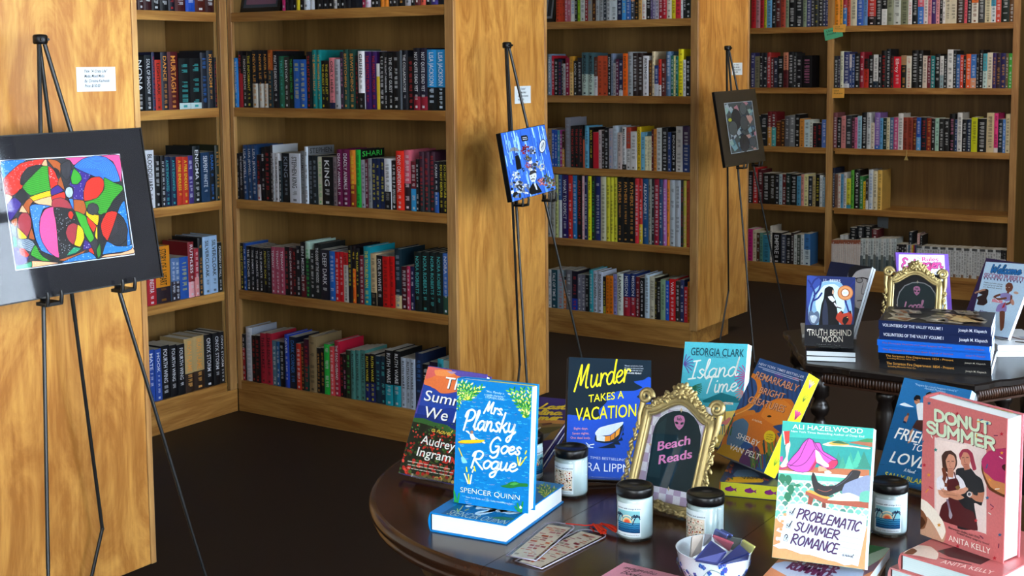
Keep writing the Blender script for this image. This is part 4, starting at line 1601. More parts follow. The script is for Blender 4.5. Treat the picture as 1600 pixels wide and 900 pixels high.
def blossom(cx, cy, r, cols):
    pr.cycle(8)
    for k in range(26):
        a = rng.uniform(0, 2 * PI); d = r * math.sqrt(rng.random())
        pr.ell(cx + d * math.cos(a) * .8, cy + d * math.sin(a), r * rng.uniform(.14, .3), r * rng.uniform(.1, .24), rng.choice(cols), rng.uniform(0, 180), 8)
    pr.cycle(0)
blossom(365, 320, 45, ['7c1c24', '9c2c30', '641418', 'a83c3c']); blossom(380, 405, 34, ['6c5a2c', '8c7434', '44442c']); blossom(430, 330, 40, ['c8ccd0', '5c6470', '9ca4ac', '30343c'])
blossom(435, 460, 66, ['b4b8bc', '5c6068', 'd8dce0', '3c4048', '8c9094']); blossom(390, 465, 30, ['b0606c', 'c88890', '8c3c48']); blossom(520, 490, 34, ['c8c4b4', 'dcd8cc', 'a8a48c'])
blossom(345, 510, 20, ['3c4034', '20241c']); blossom(285, 690, 80, ['c8ccd0', '1c1e22', '8c9094', 'e0e4e8', '3c3e44']); blossom(275, 580, 50, ['b8bcc0', '4c5058', 'e0e4e8', '88a0c8'])
blossom(375, 690, 48, ['d0d4d8', 'b0b8c0', '6c7480']); blossom(600, 640, 62, ['4c5444', '707860', '2c3028', '98543c', 'a0a898']); blossom(510, 625, 42, ['b46464', 'd09890', '843c40']); blossom(560, 590, 40, ['3c4438', '606c58'])
pr.poly(closed([(400, 555), (420, 535), (455, 530), (468, 560), (460, 610), (430, 630), (408, 600)]), 'ccd0d2').poly(closed([(398, 560), (410, 525), (450, 515), (470, 540), (440, 545), (415, 560)]), '3c3c40')
pr.line([(420, 605), (432, 598), (448, 600)], 8, '3a3a40').ell(420, 575, 5, 4, '22242a').ell(448, 572, 5, 4, '22242a')
pr.poly([(400, 690), (430, 640), (470, 640), (510, 700), (520, 722), (420, 745), (400, 730)], '15161a').poly([(440, 640), (462, 640), (478, 700), (465, 700)], 'd0d4d8')
clip_items(pr, .001, .001, w_ - .001, h_ - .001)
m_ = MB(); pr.into(m_, lambda x, y, l: (x, -.0001 - l * .5, y)); m_.build('collage', M['print'], t)

# --- patchwork artwork on the far easel
p3, R3 = Vector((1.4305, 1.846, .974)), pose(85, 9.4, -1.2)
t = thing('framed_artwork', 'small framed patchwork drawing in a dark mat on the far easel', 'artwork', p3, R3)
w_, h_ = .4082, .367
MB().box((0, .004, 0), (w_, .018, h_), '0c0c0e').build('backing_board', M['print'], t)
MB().add([(.001, .0039, .001), (w_ - .001, .0039, .001), (w_ - .001, .0039, h_ - .001), (.001, .0039, h_ - .001)], [(0, 1, 2, 3)], '453a30').build('mat_board', M['paper'], t)
pr = Print(plane_sheet(p3, R3, (1100, 60, .233546)))
pr.poly([(138, 432), (326, 416), (370, 742), (186, 774)], 'c4ccd0').poly([(142, 436), (323, 420), (366, 739), (190, 769)], '5c6468')
g0 = lambda u, v: (142 + 181 * u + 46 * v * (1 - u) + 43 * v * u, 436 - 16 * u + 333 * v - 14 * u * v)
pr.cycle(14)
for k in range(70):
    u, v = rng.random(), rng.random(); r = rng.uniform(.07, .14)
    pr.poly([g0(min(max(u + r * math.cos(a) * rng.uniform(.5, 1.2), 0), 1), min(max(v + r * .7 * math.sin(a) * rng.uniform(.5, 1.2), 0), 1)) for a in (0.3, 1.9, 3.6, 5.1)],
            rng.choice(['8fb4bc', 'c8909c', '3c5c78', '64909c', '4c545c', 'a8c0b4', '2c4458', 'b4bcc0', 'd0a498', '7c9ca8']))
pr.cycle(0)
for cx, cy, rx, ry, cc in ((220, 540, 30, 68, '3a3c42'), (272, 565, 26, 48, '5c6064'), (200, 600, 28, 48, '64686a'), (275, 700, 30, 56, '44464c'), (330, 690, 22, 32, '5a6068'), (265, 470, 22, 40, '6c7476'), (178, 545, 12, 12, 'c8c83c')):
    pr.ell(cx, cy, rx + 2, ry + 2, '17181a', -6).ell(cx, cy, rx, ry, cc, -6)
m_ = MB(); pr.into(m_, lambda x, y, l: (x, .0037 - l * .8, y)); m_.build('art_print', M['print'], t)
MB().add([(.001, .0008, .001), (w_ - .001, .0008, .001), (w_ - .001, .0008, h_ - .001), (.001, .0008, h_ - .001)], [(0, 1, 2, 3)]).build('glass_pane', M['glass'], t)

# --- title cards on the end panels
def card(label, xp, px, lines, group=None):
    q = [on_plane(x, y, (1, 0, 0), (xp, 0, 0)) for x, y in px]
    y0, y1 = min(a[1] for a in q), max(a[1] for a in q); z0, z1 = min(a[2] for a in q), max(a[2] for a in q)
    o = thing('title_card', label, 'card', (xp, y0, z0), pose(90, 0, 0))
    W, H = y1 - y0, z1 - z0
    m = MB().box((0, -.0012, 0), (W, -.0003, H), 'c8ced2')
    pr = Print(None)
    for k, s_ in enumerate(lines):
        pr.text(s_, (W * .2, H * (.78 - .2 * k)), (W * (.2 + .028 * len(s_)), H * (.78 - .2 * k)), H * .115, '141416', .01, .25, True)
    pr.into(m, lambda x, y, l: (x, -.00125 - l, y))
    m.build('card', M['paper'], o)
CT = ['Title: "A Crazy Life"', 'Media: Mixed Media', 'By: Christina Kashnoski', 'Price: $150.00']
card('white title card on the near bookcase end above the abstract drawing', XA - .003, [(118.7, 105), (179.5, 105), (180, 142), (120, 143)], CT)
card('white title card behind the leg of the middle easel', XB - .003, [(803.7, 135), (828.4, 134), (829, 161), (804, 162)], ['Title: "Untitled"', 'Media: Mixed Media', 'By: Christina Kashnoski', 'Price: $75.00'])
card('white title card behind the leg of the far easel', XC - .003, [(1143.5, 98), (1159.5, 98), (1159.5, 117), (1143, 117)], ['Title: "Untitled"', 'Media: Mixed Media', 'By: Christina Kashnoski', 'Price: $90.00'])

# --- notes, outlet and small things on the back wall bookcase
def note(label, quad, col, words_, yp, n=(0, 1, 0)):
    q = [Vector(on_plane(x, y, n, (0, yp, 0))) for x, y in quad]
    o = thing('sticky_note', label, 'note', q[3])
    lf = lambda p: tuple(Vector(p) - q[3])
    m = MB().add([lf(p) for p in q] + [lf(p + Vector((0, .0006, 0))) for p in q], [(0, 1, 2, 3), (7, 6, 5, 4), (0, 3, 7, 4), (1, 0, 4, 5), (2, 1, 5, 6), (3, 2, 6, 7)], col)
    ex = (q[2] - q[3]); ez = (q[0] - q[3]); pr = Print(None)
    for k, s_ in enumerate(words_):
        v, f, L = text_geo(s_, 0, .2)
        y0 = .68 - .27 * k
        pr.geo([(.14 + x / L * min(.75, .1 * len(s_)), y0 + y * .16) for x, y in v], f, '26241c')
    pr.into(m, lambda x, y, l: tuple(ex * x + ez * y + Vector((0, -.0002 - l, 0))))
    m.build('note', M['paper'], o)
note('green sticky note taped crookedly below the top shelf edge of the back wall bookcase', [(1287, 46.3), (1315, 40), (1317.4, 56.5), (1289.3, 63.9)], '5cb48c', ['Used', 'books'], YD - .0015)
note('orange sticky note overlapping the green one on the back wall bookcase', [(1302, 39), (1322, 37.8), (1320.5, 50.5), (1301.5, 50.2)], 'dca84c', ['used', 'mystery'], YD - .003)
note('orange sticky note stuck on the second shelf edge of the back wall bookcase', [(1300.5, 138), (1319.5, 138), (1319, 153), (1300, 153)], 'dca84c', ['used', 'fiction'], YD - .0015)
q = [Vector(on_plane(x, y, (0, 1, 0), (0, YD + .3148, 0))) for x, y in ((1371, 339), (1388, 340), (1388, 357.5), (1371, 356))]
o = thing('outlet_cover', 'blank grey outlet cover plate on the back panel of the wide bay', 'outlet cover', (q[3].x, YD + .3148, q[3].z))
m_ = MB().box((0, -.005, 0), (q[1].x - q[0].x, 0, q[0].z - q[3].z), '8f9aa0').ball(((q[1].x - q[0].x) / 2, -.005, .02), .003, 8, '60686c')
m_.build('plate', M['print'], o, .001)
o = thing('bookmark_tassel', 'cream bookmark tassel hanging over a shelf edge of the wide bay', 'tassel', tuple(on_plane(1416, 243, (0, 1, 0), (0, YD - .004, 0))))
m_ = MB().tube([(0, 0, .035), (.003, -.001, .015), (0, 0, 0)], .003, 6)
for k in range(7): m_.tube([(0, 0, 0), (-.012 + .004 * k, -.002, -.03)], .0018, 5)
m_.build('threads', plain('cream_thread', 'b09a5c', .9), o)

def leaning_frame(label, xa, xb, F, z, h, cols, tilt=12):
    """small framed picture leaning on a shelf"""
    a0, a1 = spine_solve('x', F, xa, z), spine_solve('x', F, xb, z)
    W = a1 - a0
    o = thing('picture_frame', label, 'picture frame', (a0, F, z + .004), pose(0, tilt, 0))
    m = MB()
    e = .018
    for p, q_ in (((0, 0, 0), (W, .012, e)), ((0, 0, h - e), (W, .012, h)), ((0, 0, e), (e, .012, h - e)), ((W - e, 0, e), (W, .012, h - e))): m.box(p, q_, cols[0])
    m.build('frame', M['print'], o, .001)
    m = MB().box((e, .006, e), (W - e, .01, h - e), cols[1])
    pr = Print(None); pr.poly([(e * 1.8, e * 1.8), (W - e * 1.8, e * 1.8), (W - e * 1.8, h - e * 1.8), (e * 1.8, h - e * 1.8)], cols[2], True)
    pr.ell(W / 2, e * 2.2, .004, .004, 'c0a050') if False else None
    pr.into(m, lambda x, y, l: (x, .0058 - l, y)); m.build('picture', M['print'], o)
leaning_frame('framed grey and pink picture leaning at the end of the middle bookcase top shelf', 373, 437, .06, ZS[0], .24, ('2a2620', '44505c', '8a6478'))
leaning_frame('dark framed picture leaning at the end of the far bookcase top shelf', 845, 866.5, YC + .05, ZS[0], .2, ('241a12', '8c98a8', '2c3440'))
# ------------------------------------------------------------------ tables
T = .685
CY, R_T, XL, XR = -1.845, .488, 2.925, 3.22
tbl = thing('oval_table', 'round-ended dark walnut table carrying the beach reads display', 'table', ((XL + XR) / 2, CY, 0))
tx, ty = (XL + XR) / 2, CY
PROF = [(-.012, 0), (-.004, -.003), (0, -.010), (-.001, -.020), (-.010, -.0245), (-.007, -.030), (-.006, -.036), (-.014, -.043), (-.04, -.045)]
def half_leaf(xc, a0, a1, name):
    m = MB(); n = 40
    rings = []
    for dr, dz in PROF:
        r = R_T + dr
        rings.append([(xc - tx + r * math.cos(a0 + (a1 - a0) * k / n), r * math.sin(a0 + (a1 - a0) * k / n), T + dz) for k in range(n + 1)])
    vs = [p for rg in rings for p in rg]; N = n + 1
    fs = [(i * N + k, i * N + k + 1, (i + 1) * N + k + 1, (i + 1) * N + k) for i in range(len(PROF) - 1) for k in range(n)]
    m.add(vs, fs, smooth=True)
    m.add(rings[0], [tuple(range(N))]); m.add(rings[-1], [tuple(range(N))[::-1]])
    m.add([rg[0] for rg in rings] + [rg[-1] for rg in rings][::-1], [tuple(range(2 * len(PROF)))])
    return m.build(name, M['table_top'], tbl)
M['table_top'] = wood('dark_walnut_tabletop', '4c2a15', '1c0e07', 'y', .8, .2, .9, .35)
M['apron'] = wood('dark_walnut_apron', '38210f', '140a06', 'z', 1.2, .35, .9, .3)
half_leaf(XL - .0006, PI / 2, 3 * PI / 2, 'end_leaf')
half_leaf(XR + .0006, -PI / 2, PI / 2, 'end_leaf')
m = MB(); A_, B_ = XL - tx, XR - tx
pts = [(r + R_T, z) for r, z in PROF]
loop = [(-y, T + z) for y, z in pts][::-1] + [(y, T + z) for y, z in pts]
n = len(loop)
m.add([(A_ + .0004, y, z) for y, z in loop] + [(B_ - .0004, y, z) for y, z in loop], [(k, (k + 1) % n, n + (k + 1) % n, n + k) for k in range(n)] + [tuple(range(n))[::-1], tuple(range(n, 2 * n))])
m.build('centre_leaf', M['table_top'], tbl)
m = MB(); n = 56
def stad(r, k):
    a = 2 * PI * k / n
    return ((B_ if math.cos(a) > 0 else A_) + r * math.cos(a), r * math.sin(a))
ring = [[(*stad(r, k), z) for k in range(n)] for r, z in ((.40, T - .046), (.40, T - .12), (.375, T - .12), (.375, T - .046))]
m.add([p for rg in ring for p in rg], [(i * n + k, i * n + (k + 1) % n, ((i + 1) % 4) * n + (k + 1) % n, ((i + 1) % 4) * n + k) for i in range(4) for k in range(n)], smooth=False)
m.build('apron', M['apron'], tbl)
MB().lathe([(0, T - .047), (.16, T - .047), (.16, T - .075), (.06, T - .10), (.05, .50), (.075, .44), (.085, .36), (.06, .30), (.045, .26), (.09, .2), (.09, .14), (0, .14)], 28).build('pedestal', M['apron'], tbl)
for k in range(4):
    a = PI / 4 + k * PI / 2; c, s_ = math.cos(a), math.sin(a)
    MB().tube([(.07 * c, .07 * s_, .18), (.2 * c, .2 * s_, .15), (.32 * c, .32 * s_, .07), (.4 * c, .4 * s_, .03)], [.034, .032, .026, .03], 12).build('foot', M['apron'], tbl)

# hexagonal side table
HX, HY, HR = 3.048, -.33, .436
hx = thing('hexagonal_table', 'dark six-sided table with a scalloped top and carved reeded rail', 'table', (HX, HY, 0))
def hexa(r, n=18, wav=0.0):
    out = []
    for s_ in range(6):
        a0, a1 = PI / 3 * s_, PI / 3 * (s_ + 1)
        p, q = Vector((math.cos(a0), math.sin(a0))), Vector((math.cos(a1), math.sin(a1)))
        nrm = ((p + q) / 2).normalized()
        for k in range(n):
            t = k / n
            u = abs(t - .5) * 2
            d = wav * (math.exp(-((u - .62) / .10) ** 2) * -1.0 + math.exp(-((u - .40) / .12) ** 2) * .35)
            out.append(p.lerp(q, t) * r + nrm * d)
    return out
m = MB(); lay = []
for r, z, wv in ((HR - .006, T, .007), (HR, T - .004, .007), (HR, T - .016, .007), (HR - .008, T - .021, .007), (HR - .05, T - .022, .0)):
    lay.append([(p.x, p.y, z) for p in hexa(r, 18, wv)])
N = len(lay[0])
m.add([p for rg in lay for p in rg], [(i * N + k, i * N + (k + 1) % N, (i + 1) * N + (k + 1) % N, (i + 1) * N + k) for i in range(len(lay) - 1) for k in range(N)])
m.add(lay[0], [tuple(range(N))]); m.add(lay[-1], [tuple(range(N))[::-1]])
m.build('tabletop', M['ebony'], hx)
for s_ in range(6):
    a0, a1 = PI / 3 * s_, PI / 3 * (s_ + 1)
    r = HR - .042
    p, q = Vector((r * math.cos(a0), r * math.sin(a0), 0)), Vector((r * math.cos(a1), r * math.sin(a1), 0))
    nr = ((p + q) / 2).normalized(); d = (q - p)
    m = MB()
    e0, e1 = p + d * .03, q - d * .03
    for z0, z1, th in ((T - .029, T - .0235, .012), (T - .0585, T - .053, .011)):
        m.add([v + nr * k + Vector((0, 0, z)) for z in (z0, z1) for v, k in ((e0, 0), (e1, 0), (e1, th), (e0, th))], [(0, 1, 2, 3), (7, 6, 5, 4), (0, 4, 5, 1), (1, 5, 6, 2), (2, 6, 7, 3), (3, 7, 4, 0)])
    m.add([v + nr * k + Vector((0, 0, z)) for z in (T - .0585, T - .0235) for v, k in ((e0, -.018), (e1, -.018), (e1, .0), (e0, .0))], [(0, 1, 2, 3), (7, 6, 5, 4), (0, 4, 5, 1), (1, 5, 6, 2), (2, 6, 7, 3), (3, 7, 4, 0)])
    nb = 46
    for k in range(nb):
        c = e0.lerp(e1, (k + .5) / nb)
        m.tube([c + nr * .002 + Vector((0, 0, T - .0525)), c + nr * .010 + Vector((0, 0, T - .048)), c + nr * .012 + Vector((0, 0, T - .040)), c + nr * .009 + Vector((0, 0, T - .0295))], [.0025, .0036, .004, .003], 7, caps=False)
    m.build('reeded_rail', M['carved'], hx)
    v = Vector((math.cos(a0), math.sin(a0), 0)) * (HR - .05)
    MB().lathe([(0, T - .024), (.024, T - .024), (.024, T - .09), (.014, T - .10), (.022, T - .112), (.026, T - .125), (.022, T - .14), (.012, T - .148), (.017, T - .16), (.026, T - .20), (.024, T - .24), (.013, T - .31), (.011, T - .37), (.018, T - .385), (.02, T - .40),
                (.014, T - .415), (.02, T - .45), (.022, T - .52), (.012, T - .60), (.018, T - .64), (.02, .02), (.014, 0), (0, 0)], 16, c=(v.x, v.y, 0)).build('leg', M['ebony'], hx)
for dx, dy in ((-.03, -.30), (.235, -.165)):
    MB().lathe([(0, T - .06), (.016, T - .06), (.024, T - .072), (.024, T - .085), (.016, T - .095), (.022, T - .12), (.022, T - .18), (.013, T - .26), (.018, T - .3), (.013, T - .42), (.02, T - .5), (.016, .02), (.012, 0), (0, 0)], 16, c=(dx, dy, 0)).build('leg', M['ebony'], hx)
# ------------------------------------------------------------------ display books on the tables
def volume(name, label, pos, ypr, w, h, t, col, crop=None, art=None, hard=True, spine=None, back=None, page='e6e2d8', group=None, edge=None, spine_ink=None, mat='gloss'):
    """a closed book: x across the cover, y through the thickness, z up the cover; art(pr) draws in photo-crop points"""
    R = pose(*ypr); pos = Vector(pos)
    o = thing(name, label, 'book', pos, R, group)
    bt = .0026 if hard else .0006
    ov = .003 if hard else .0
    spine = spine or col; back = back or col
    m = MB()
    m.box((0, 0, 0), (w, bt, h), col)
    m.box((0, t - bt, 0), (w, t, h), back)
    n = 8; bul = .004 if hard else .0008
    arc = [(-bul * math.sin(PI * k / n), t * k / n) for k in range(n + 1)]
    m.add([(x, y, z) for z in (0, h) for x, y in arc], [(k, k + 1, n + 2 + k, n + 1 + k) for k in range(n)], spine, smooth=True)
    inn = [(bt, y) for x, y in arc][::-1]
    for z in (0, h):
        m.add([(x, y, z) for x, y in arc + [(.0015, t), (.0015, 0)]], [tuple(range(n + 3))], spine)
    if art:
        pr = Print(plane_sheet(pos, R, crop)); art(pr)
        clip_items(pr, .0003, .0003, w - .0003, h - .0003)
        pr.into(m, lambda x, y, l: (x, -.0001 - l, y))
    m.build('cover', M[mat], o)
    p = MB()
    x0, x1, z0, z1 = .002, w - ov, ov, h - ov
    y0, y1 = bt + .0001, t - bt - .0001
    vs = [(x0, y0, z0), (x1, y0, z0), (x1, y1, z0), (x0, y1, z0), (x0, y0, z1), (x1, y0, z1), (x1, y1, z1), (x0, y1, z1)]
    p.add(vs, [(0, 3, 2, 1), (4, 5, 6, 7)], page); p.add(vs, [(1, 2, 6, 5)], (edge or page)); p.add(vs, [(0, 1, 5, 4), (2, 3, 7, 6), (3, 0, 4, 7)], page)
    for k in range(1, 7):   # faint leaf lines on the fore-edge and head
        y = y0 + (y1 - y0) * k / 7
        c = shade(edge or page, .9)
        p.add([(x1 + .00005, y, z0), (x1 + .00005, y + .0003, z0), (x1 + .00005, y + .0003, z1), (x1 + .00005, y, z1)], [(0, 1, 2, 3)], c)
        c = shade(page, .9)
        p.add([(x0, y, z1 + .00005), (x1, y, z1 + .00005), (x1, y + .0003, z1 + .00005), (x0, y + .0003, z1 + .00005)], [(0, 1, 2, 3)], c)
        p.add([(x0, y, z0 - .00005), (x1, y, z0 - .00005), (x1, y + .0003, z0 - .00005), (x0, y + .0003, z0 - .00005)], [(0, 1, 2, 3)], c)
    pb = p.build('page_block', M['paper'], o)
    return o, pb

def stand(label, pos, ypr, w, h, t):
    """bent clear acrylic rest under a leaning book"""
    R = pose(*ypr); o = thing('book_stand', label, 'book stand', pos, R, 'clear acrylic book stands')
    m = MB()
    d = t + .0025
    m.box((w * .25, d, .012), (w * .75, d + .002, h * .55))
    m.box((w * .25, -.003, -.003), (w * .75, d * .6, -.0015)); m.box((w * .25, -.005, -.003), (w * .75, -.003, .004))
    # rear prop down to the table
    Rt = R.transposed()
    top = Vector((w * .5, d + .002, h * .5)); base = R @ top + Vector(pos); base.z = T + .0045
    q = Rt @ (base + (R @ Vector((0, 1, 0))).xy.to_3d().normalized() * .012 - Vector(pos))
    for x in (w * .25, w * .75 - .003):
        m.add([(x, top.y, top.z), (x + .003, top.y, top.z), (x + .003, q.y, q.z), (x, q.y, q.z), (x, top.y + .002, top.z), (x + .003, top.y + .002, top.z), (x + .003, q.y + .002, q.z), (x, q.y + .002, q.z)],
              [(0, 1, 2, 3), (7, 6, 5, 4), (0, 4, 5, 1), (1, 5, 6, 2), (2, 6, 7, 3), (3, 7, 4, 0)])
    m.build('bent_sheet', M['acrylic'], o)

def sub(crop, crop2):
    """point in a second crop -> same point in the first crop"""
    (a, b_, s), (c, d, e) = crop, crop2
    return lambda x, y: ((c + x * e - a) / s, (d + y * e - b_) / s)

CRA = (600, 560, .18892); CRB = (590, 700, .22222)
bA = sub(CRA, CRB)
def sprig(pr, x0, y0, x1, y1, n, sz, cols):
    for k in range(n):
        t = k / (n - 1); x, y = x0 + (x1 - x0) * t, y0 + (y1 - y0) * t
        for s_ in (-1, 1):
            a = math.degrees(math.atan2(y1 - y0, x1 - x0)) + s_ * 38
            pr.ell(x + sz * math.cos(math.radians(a)), y + sz * math.sin(math.radians(a)), sz, sz * .36, cols[(k + (s_ > 0)) % len(cols)], a, 8)
    pr.line([(x0, y0), (x1, y1)], 5, '2c8a34', False)
def plansky(pr):
    r = random.Random(3)
    pr.poly([(560, 120), (1260, 180), (1260, 1350), (540, 1350)], '0f86c4')
    pr.cycle(2)
    for k in range(330):
        x, y = r.uniform(605, 1225), r.uniform(300, 1280)
        c = r.choice(['4cb8ea', '4cb8ea', '2ea4de', '8c9cb8', '0a74b0'])
        L = r.uniform(14, 30)
        pr.line([(x, y), (x + L * .5, y + 5), (x + L, y + 3)], r.uniform(4, 6), c, False)
    pr.cycle(8)
    G = ['d4e468', '38a048', 'e8ec9c', '88c850', '2c8c3c']
    for x1, y1 in ((640, 205), (672, 208), (715, 222), (760, 250), (808, 240), (612, 240)): sprig(pr, 690 + (x1 - 690) * .1, 345, x1, y1, 7, 17, G)
    for x1, y1 in ((612, 290), (618, 350), (612, 410)): sprig(pr, 650, 300, x1, y1, 5, 13, G)
    for x1, y1 in ((1040, 275), (1075, 265), (1120, 285), (1150, 262), (1205, 262), (1222, 320)): sprig(pr, 1175, 490, x1, y1, 9, 18, G)
    pr.cycle(0)
    pr.text('"Mrs. Plansky is', (845, 280), (995, 300), 18, 'cfe6f2', 0, .15).text('a vanilla character."', (830, 305), (1002, 328), 18, 'cfe6f2', 0, .15).text('STEPHEN KING', (838, 328), (995, 350), 18, 'cfe6f2')
    W = 'e8f4f6'
    pr.script('Mrs.', (825, 447), (998, 470), 98, 15, W).script('Plansky', (655, 580), (1098, 622), 155, 17, W).script('Goes', (865, 775), (1140, 800), 125, 17, W)
    pr.script('Rogue', bA(655, 132), bA(985, 168), 132, 17, W)
    pr.line([(680, 600), (730, 640), (835, 700)], 7, 'dfe9ee', False).poly(closed([(676, 595), (700, 600), (712, 618), (690, 612)]), 'e8eef0').poly(closed([(812, 682), (838, 692), (836, 706), (815, 696)]), 'e8eef0')
    pr.poly(closed([(610, 690), (650, 676), (790, 672), (838, 676), (800, 696), (700, 703), (640, 700)]), 'f2c428').poly(closed([(614, 694), (700, 700), (800, 694), (720, 704), (640, 703)]), 'd88c20')
    pr.poly(closed([(712, 640), (722, 618), (740, 625), (760, 668), (725, 672)]), 'e4ecf0').ell(728, 610, 12, 14, 'b08870')
    q = bA
    pr.line([q(572, 0), q(598, 62)], 9, 'e8c848', False).poly(closed([q(588, 68), q(602, 58), q(625, 85), q(632, 104), q(598, 106)]), '90cce8')
    for a, b_, c in (((612, 180), (638, 248), 'f0f0c0'), ((640, 185), (645, 248), 'e8d850'), ((662, 190), (652, 250), 'f4f4e0'), ((625, 135), (630, 165), 'e8e050'), ((680, 130), (688, 160), 'e8e050'), ((668, 168), (676, 152), 'f0f0d0'),
                     ((985, 62), (992, 118), 'e8d850'), ((1008, 68), (998, 122), 'f0f0c0'), ((1030, 85), (1004, 122), 'e8d850'), ((1040, 40), (1048, 20), 'e8d850'), ((1035, 75), (1048, 62), 'e8d850')):
        pr.line([q(*a), q(*b_)], 11, c, False)
    pr.poly(closed([q(865, 265), q(905, 258), q(935, 238), q(975, 236), q(1000, 246), q(1055, 250), q(1056, 272), q(1000, 272), q(940, 282), q(885, 275)]), '2c8440').poly(closed([q(930, 255), q(965, 240), q(995, 250), q(960, 262)]), '54a858')
    pr.text('SPENCER QUINN', q(583, 308), q(1000, 368), 42, 'e2e6d4', -.008).text('New York Times and USA Today bestselling author', q(622, 348), q(950, 398), 14, 'cfe2ec')
    for x0, y0, x1, y1 in ((560, 385, 538, 300), (565, 385, 575, 320), (545, 385, 545, 330), (1000, 445, 985, 390), (1012, 448, 1022, 380), (990, 440, 968, 412)): pr.line([q(x0, y0), q(x1, y1)], 13, '2c9c50', False)
    pr.poly(closed([q(1005, 402), q(1018, 420), q(1006, 428), q(998, 418)]), 'e8ecd8')
o_pl, _ = volume('hardcover_book', 'upright bright blue hardcover with a yellow kayak, standing on its flat copy', (2.763, -2.1827, .7205), (7.4, 5.8, -.2), .1434, .2158, .030, '0f86c4', CRA, plansky, page='e6e6e0', group='blue yellow-kayak hardcovers')
m = MB().box((.050, .0235, .2130), (.138, .0262, .2136), 'e4d828'); m.build('flap', M['print'], o_pl)
def plansky_flat(pr):
    pr.poly([(380, 500), (900, 620), (1350, 310), (900, 200)], '0e6c9c')
    pr.text('SPENCER QUINN', (480, 463), (885, 540), 32, 'c8d0b8', -.008).text('New York Times and USA Today bestselling author', (500, 475), (850, 552), 9, 'a8c8d8')
    pr.script('Rogue', (640, 405), (960, 465), 75, 14, 'cfe4ea')
    pr.cycle(6)
    for x1, y1 in ((1140, 285), (1165, 268), (1200, 275), (1240, 290), (1270, 300), (1150, 310)): sprig(pr, 1190, 345, x1, y1, 5, 12, ['c8cc50', '6ca848', 'd8d868', '38883c'])
    pr.cycle(0)
    for a, b_, c in (((560, 430), (568, 448), 'c8c048'), ((600, 408), (575, 440), 'c8c048'), ((640, 430), (615, 440), 'c8c048')): pr.line([a, b_], 6, c, False)
    pr.poly(closed([(800, 490), (880, 485), (985, 500), (900, 508), (840, 500)]), '2c7844').line([(850, 555), (862, 548)], 10, '3c9850', False).ell(866, 553, 7, 5, 'd0d8b0')
volume('hardcover_book', 'blue hardcover lying flat under the upright yellow-kayak copy', (2.757, -2.242, T + .0338), (7.5, 90, 0), .146, .2323, .0336, '0f86c4', CRB, plansky_flat, page='dfe4e4', group='blue yellow-kayak hardcovers')

def summer(pr):
    r = random.Random(5)
    pr.poly([(300, 50), (900, 120), (900, 1100), (90, 1100)], '5c4c9c')
    pr.poly(closed([(360, 70), (500, 90), (640, 110), (700, 180), (640, 260), (540, 288), (470, 288), (420, 250), (330, 212)]), 'e4844c').poly(closed([(372, 72), (470, 92), (430, 140), (345, 170)]), 'd8706c').poly(closed([(420, 95), (520, 100), (600, 130), (520, 150), (430, 140)]), 'ec9c5c')
    pr.poly(closed([(560, 95), (700, 115), (860, 140), (850, 200), (700, 170), (600, 140)]), '6c5cac').poly(closed([(520, 105), (600, 112), (560, 130)]), 'b8a0b8')
    pr.poly([(330, 215), (385, 232), (450, 285), (540, 300), (620, 275), (760, 300), (900, 280), (900, 700), (230, 700)], '2c50ac')
    pr.poly([(285, 385), (360, 395), (450, 420), (560, 410), (700, 460), (900, 440), (900, 760), (220, 760)], '21409a').poly([(260, 455), (360, 470), (480, 520), (620, 540), (900, 570), (900, 800), (200, 800)], '1c3484')
    pr.poly([(245, 490), (330, 495), (420, 530), (500, 545), (600, 600), (900, 640), (900, 800), (200, 800)], '3c6c34').poly([(235, 520), (330, 540), (480, 590), (620, 650), (900, 690), (900, 1150), (60, 1150)], '262c1c')
    pr.cycle(10)
    for k in range(520):
        u = r.random(); y = 545 + (r.random()) * 520
        x = 240 - (y - 490) * .27 + u * 640
        s_ = 6 + (y - 540) * .022
        c = r.choice(['b82c24', 'cc3c30', '98201c', '3c5c28', '547838', '1c2414', '8c2420', 'd8503c'])
        if y > 960: c = r.choice(['a88c44', 'c0a45c', '6c6030', c, '8c7c3c'])
        if y < 600: c = r.choice(['4c7c38', '3c6430', '5c8c40', c])
        pr.ell(x, y, s_ * r.uniform(.7, 1.5), s_ * r.uniform(.6, 1.2), c, r.uniform(0, 90), 8)
    pr.cycle(0)
    W = 'eef0ec'
    for s_, a, b_, cp in (('The', (490, 243), (705, 278), 92), ('Summer', (328, 345), (790, 430), 84), ('We Ran', (322, 482), (760, 565), 88), ('Audrey', (302, 702), (580, 765), 70), ('Ingram', (268, 802), (545, 860), 72)):
        pr.text(s_, (a[0] + 5, a[1] + 5), (b_[0] + 5, b_[1] + 5), cp, '1c2030', .012).text(s_, a, b_, cp, W, .012)
    pr.script('a novel', (392, 602), (560, 640), 40, 6, 'd8c850')
    pr.cycle(1)
    for k in range(3):
        x = 0
        while x < 300:
            L = r.uniform(12, 34); a = bA(215 + x, 92 + 24 * k + x * .19); b_ = bA(215 + x + L, 92 + 24 * k + (x + L) * .19)
            pr.line([a, b_], 7, 'c8c8bc', False); x += L + 9
volume('hardcover_book', 'leaning hardcover with an orange sunset, blue hills and red flowers', (2.5331, -2.0484, .6985), (.1, 27.5, .1), .1412, .2143, .018, '5c4c9c', CRA, summer)
stand('clear acrylic stand under the sunset-and-red-flowers hardcover', (2.5331, -2.0484, .6985), (.1, 27.5, .1), .1412, .2143, .018)

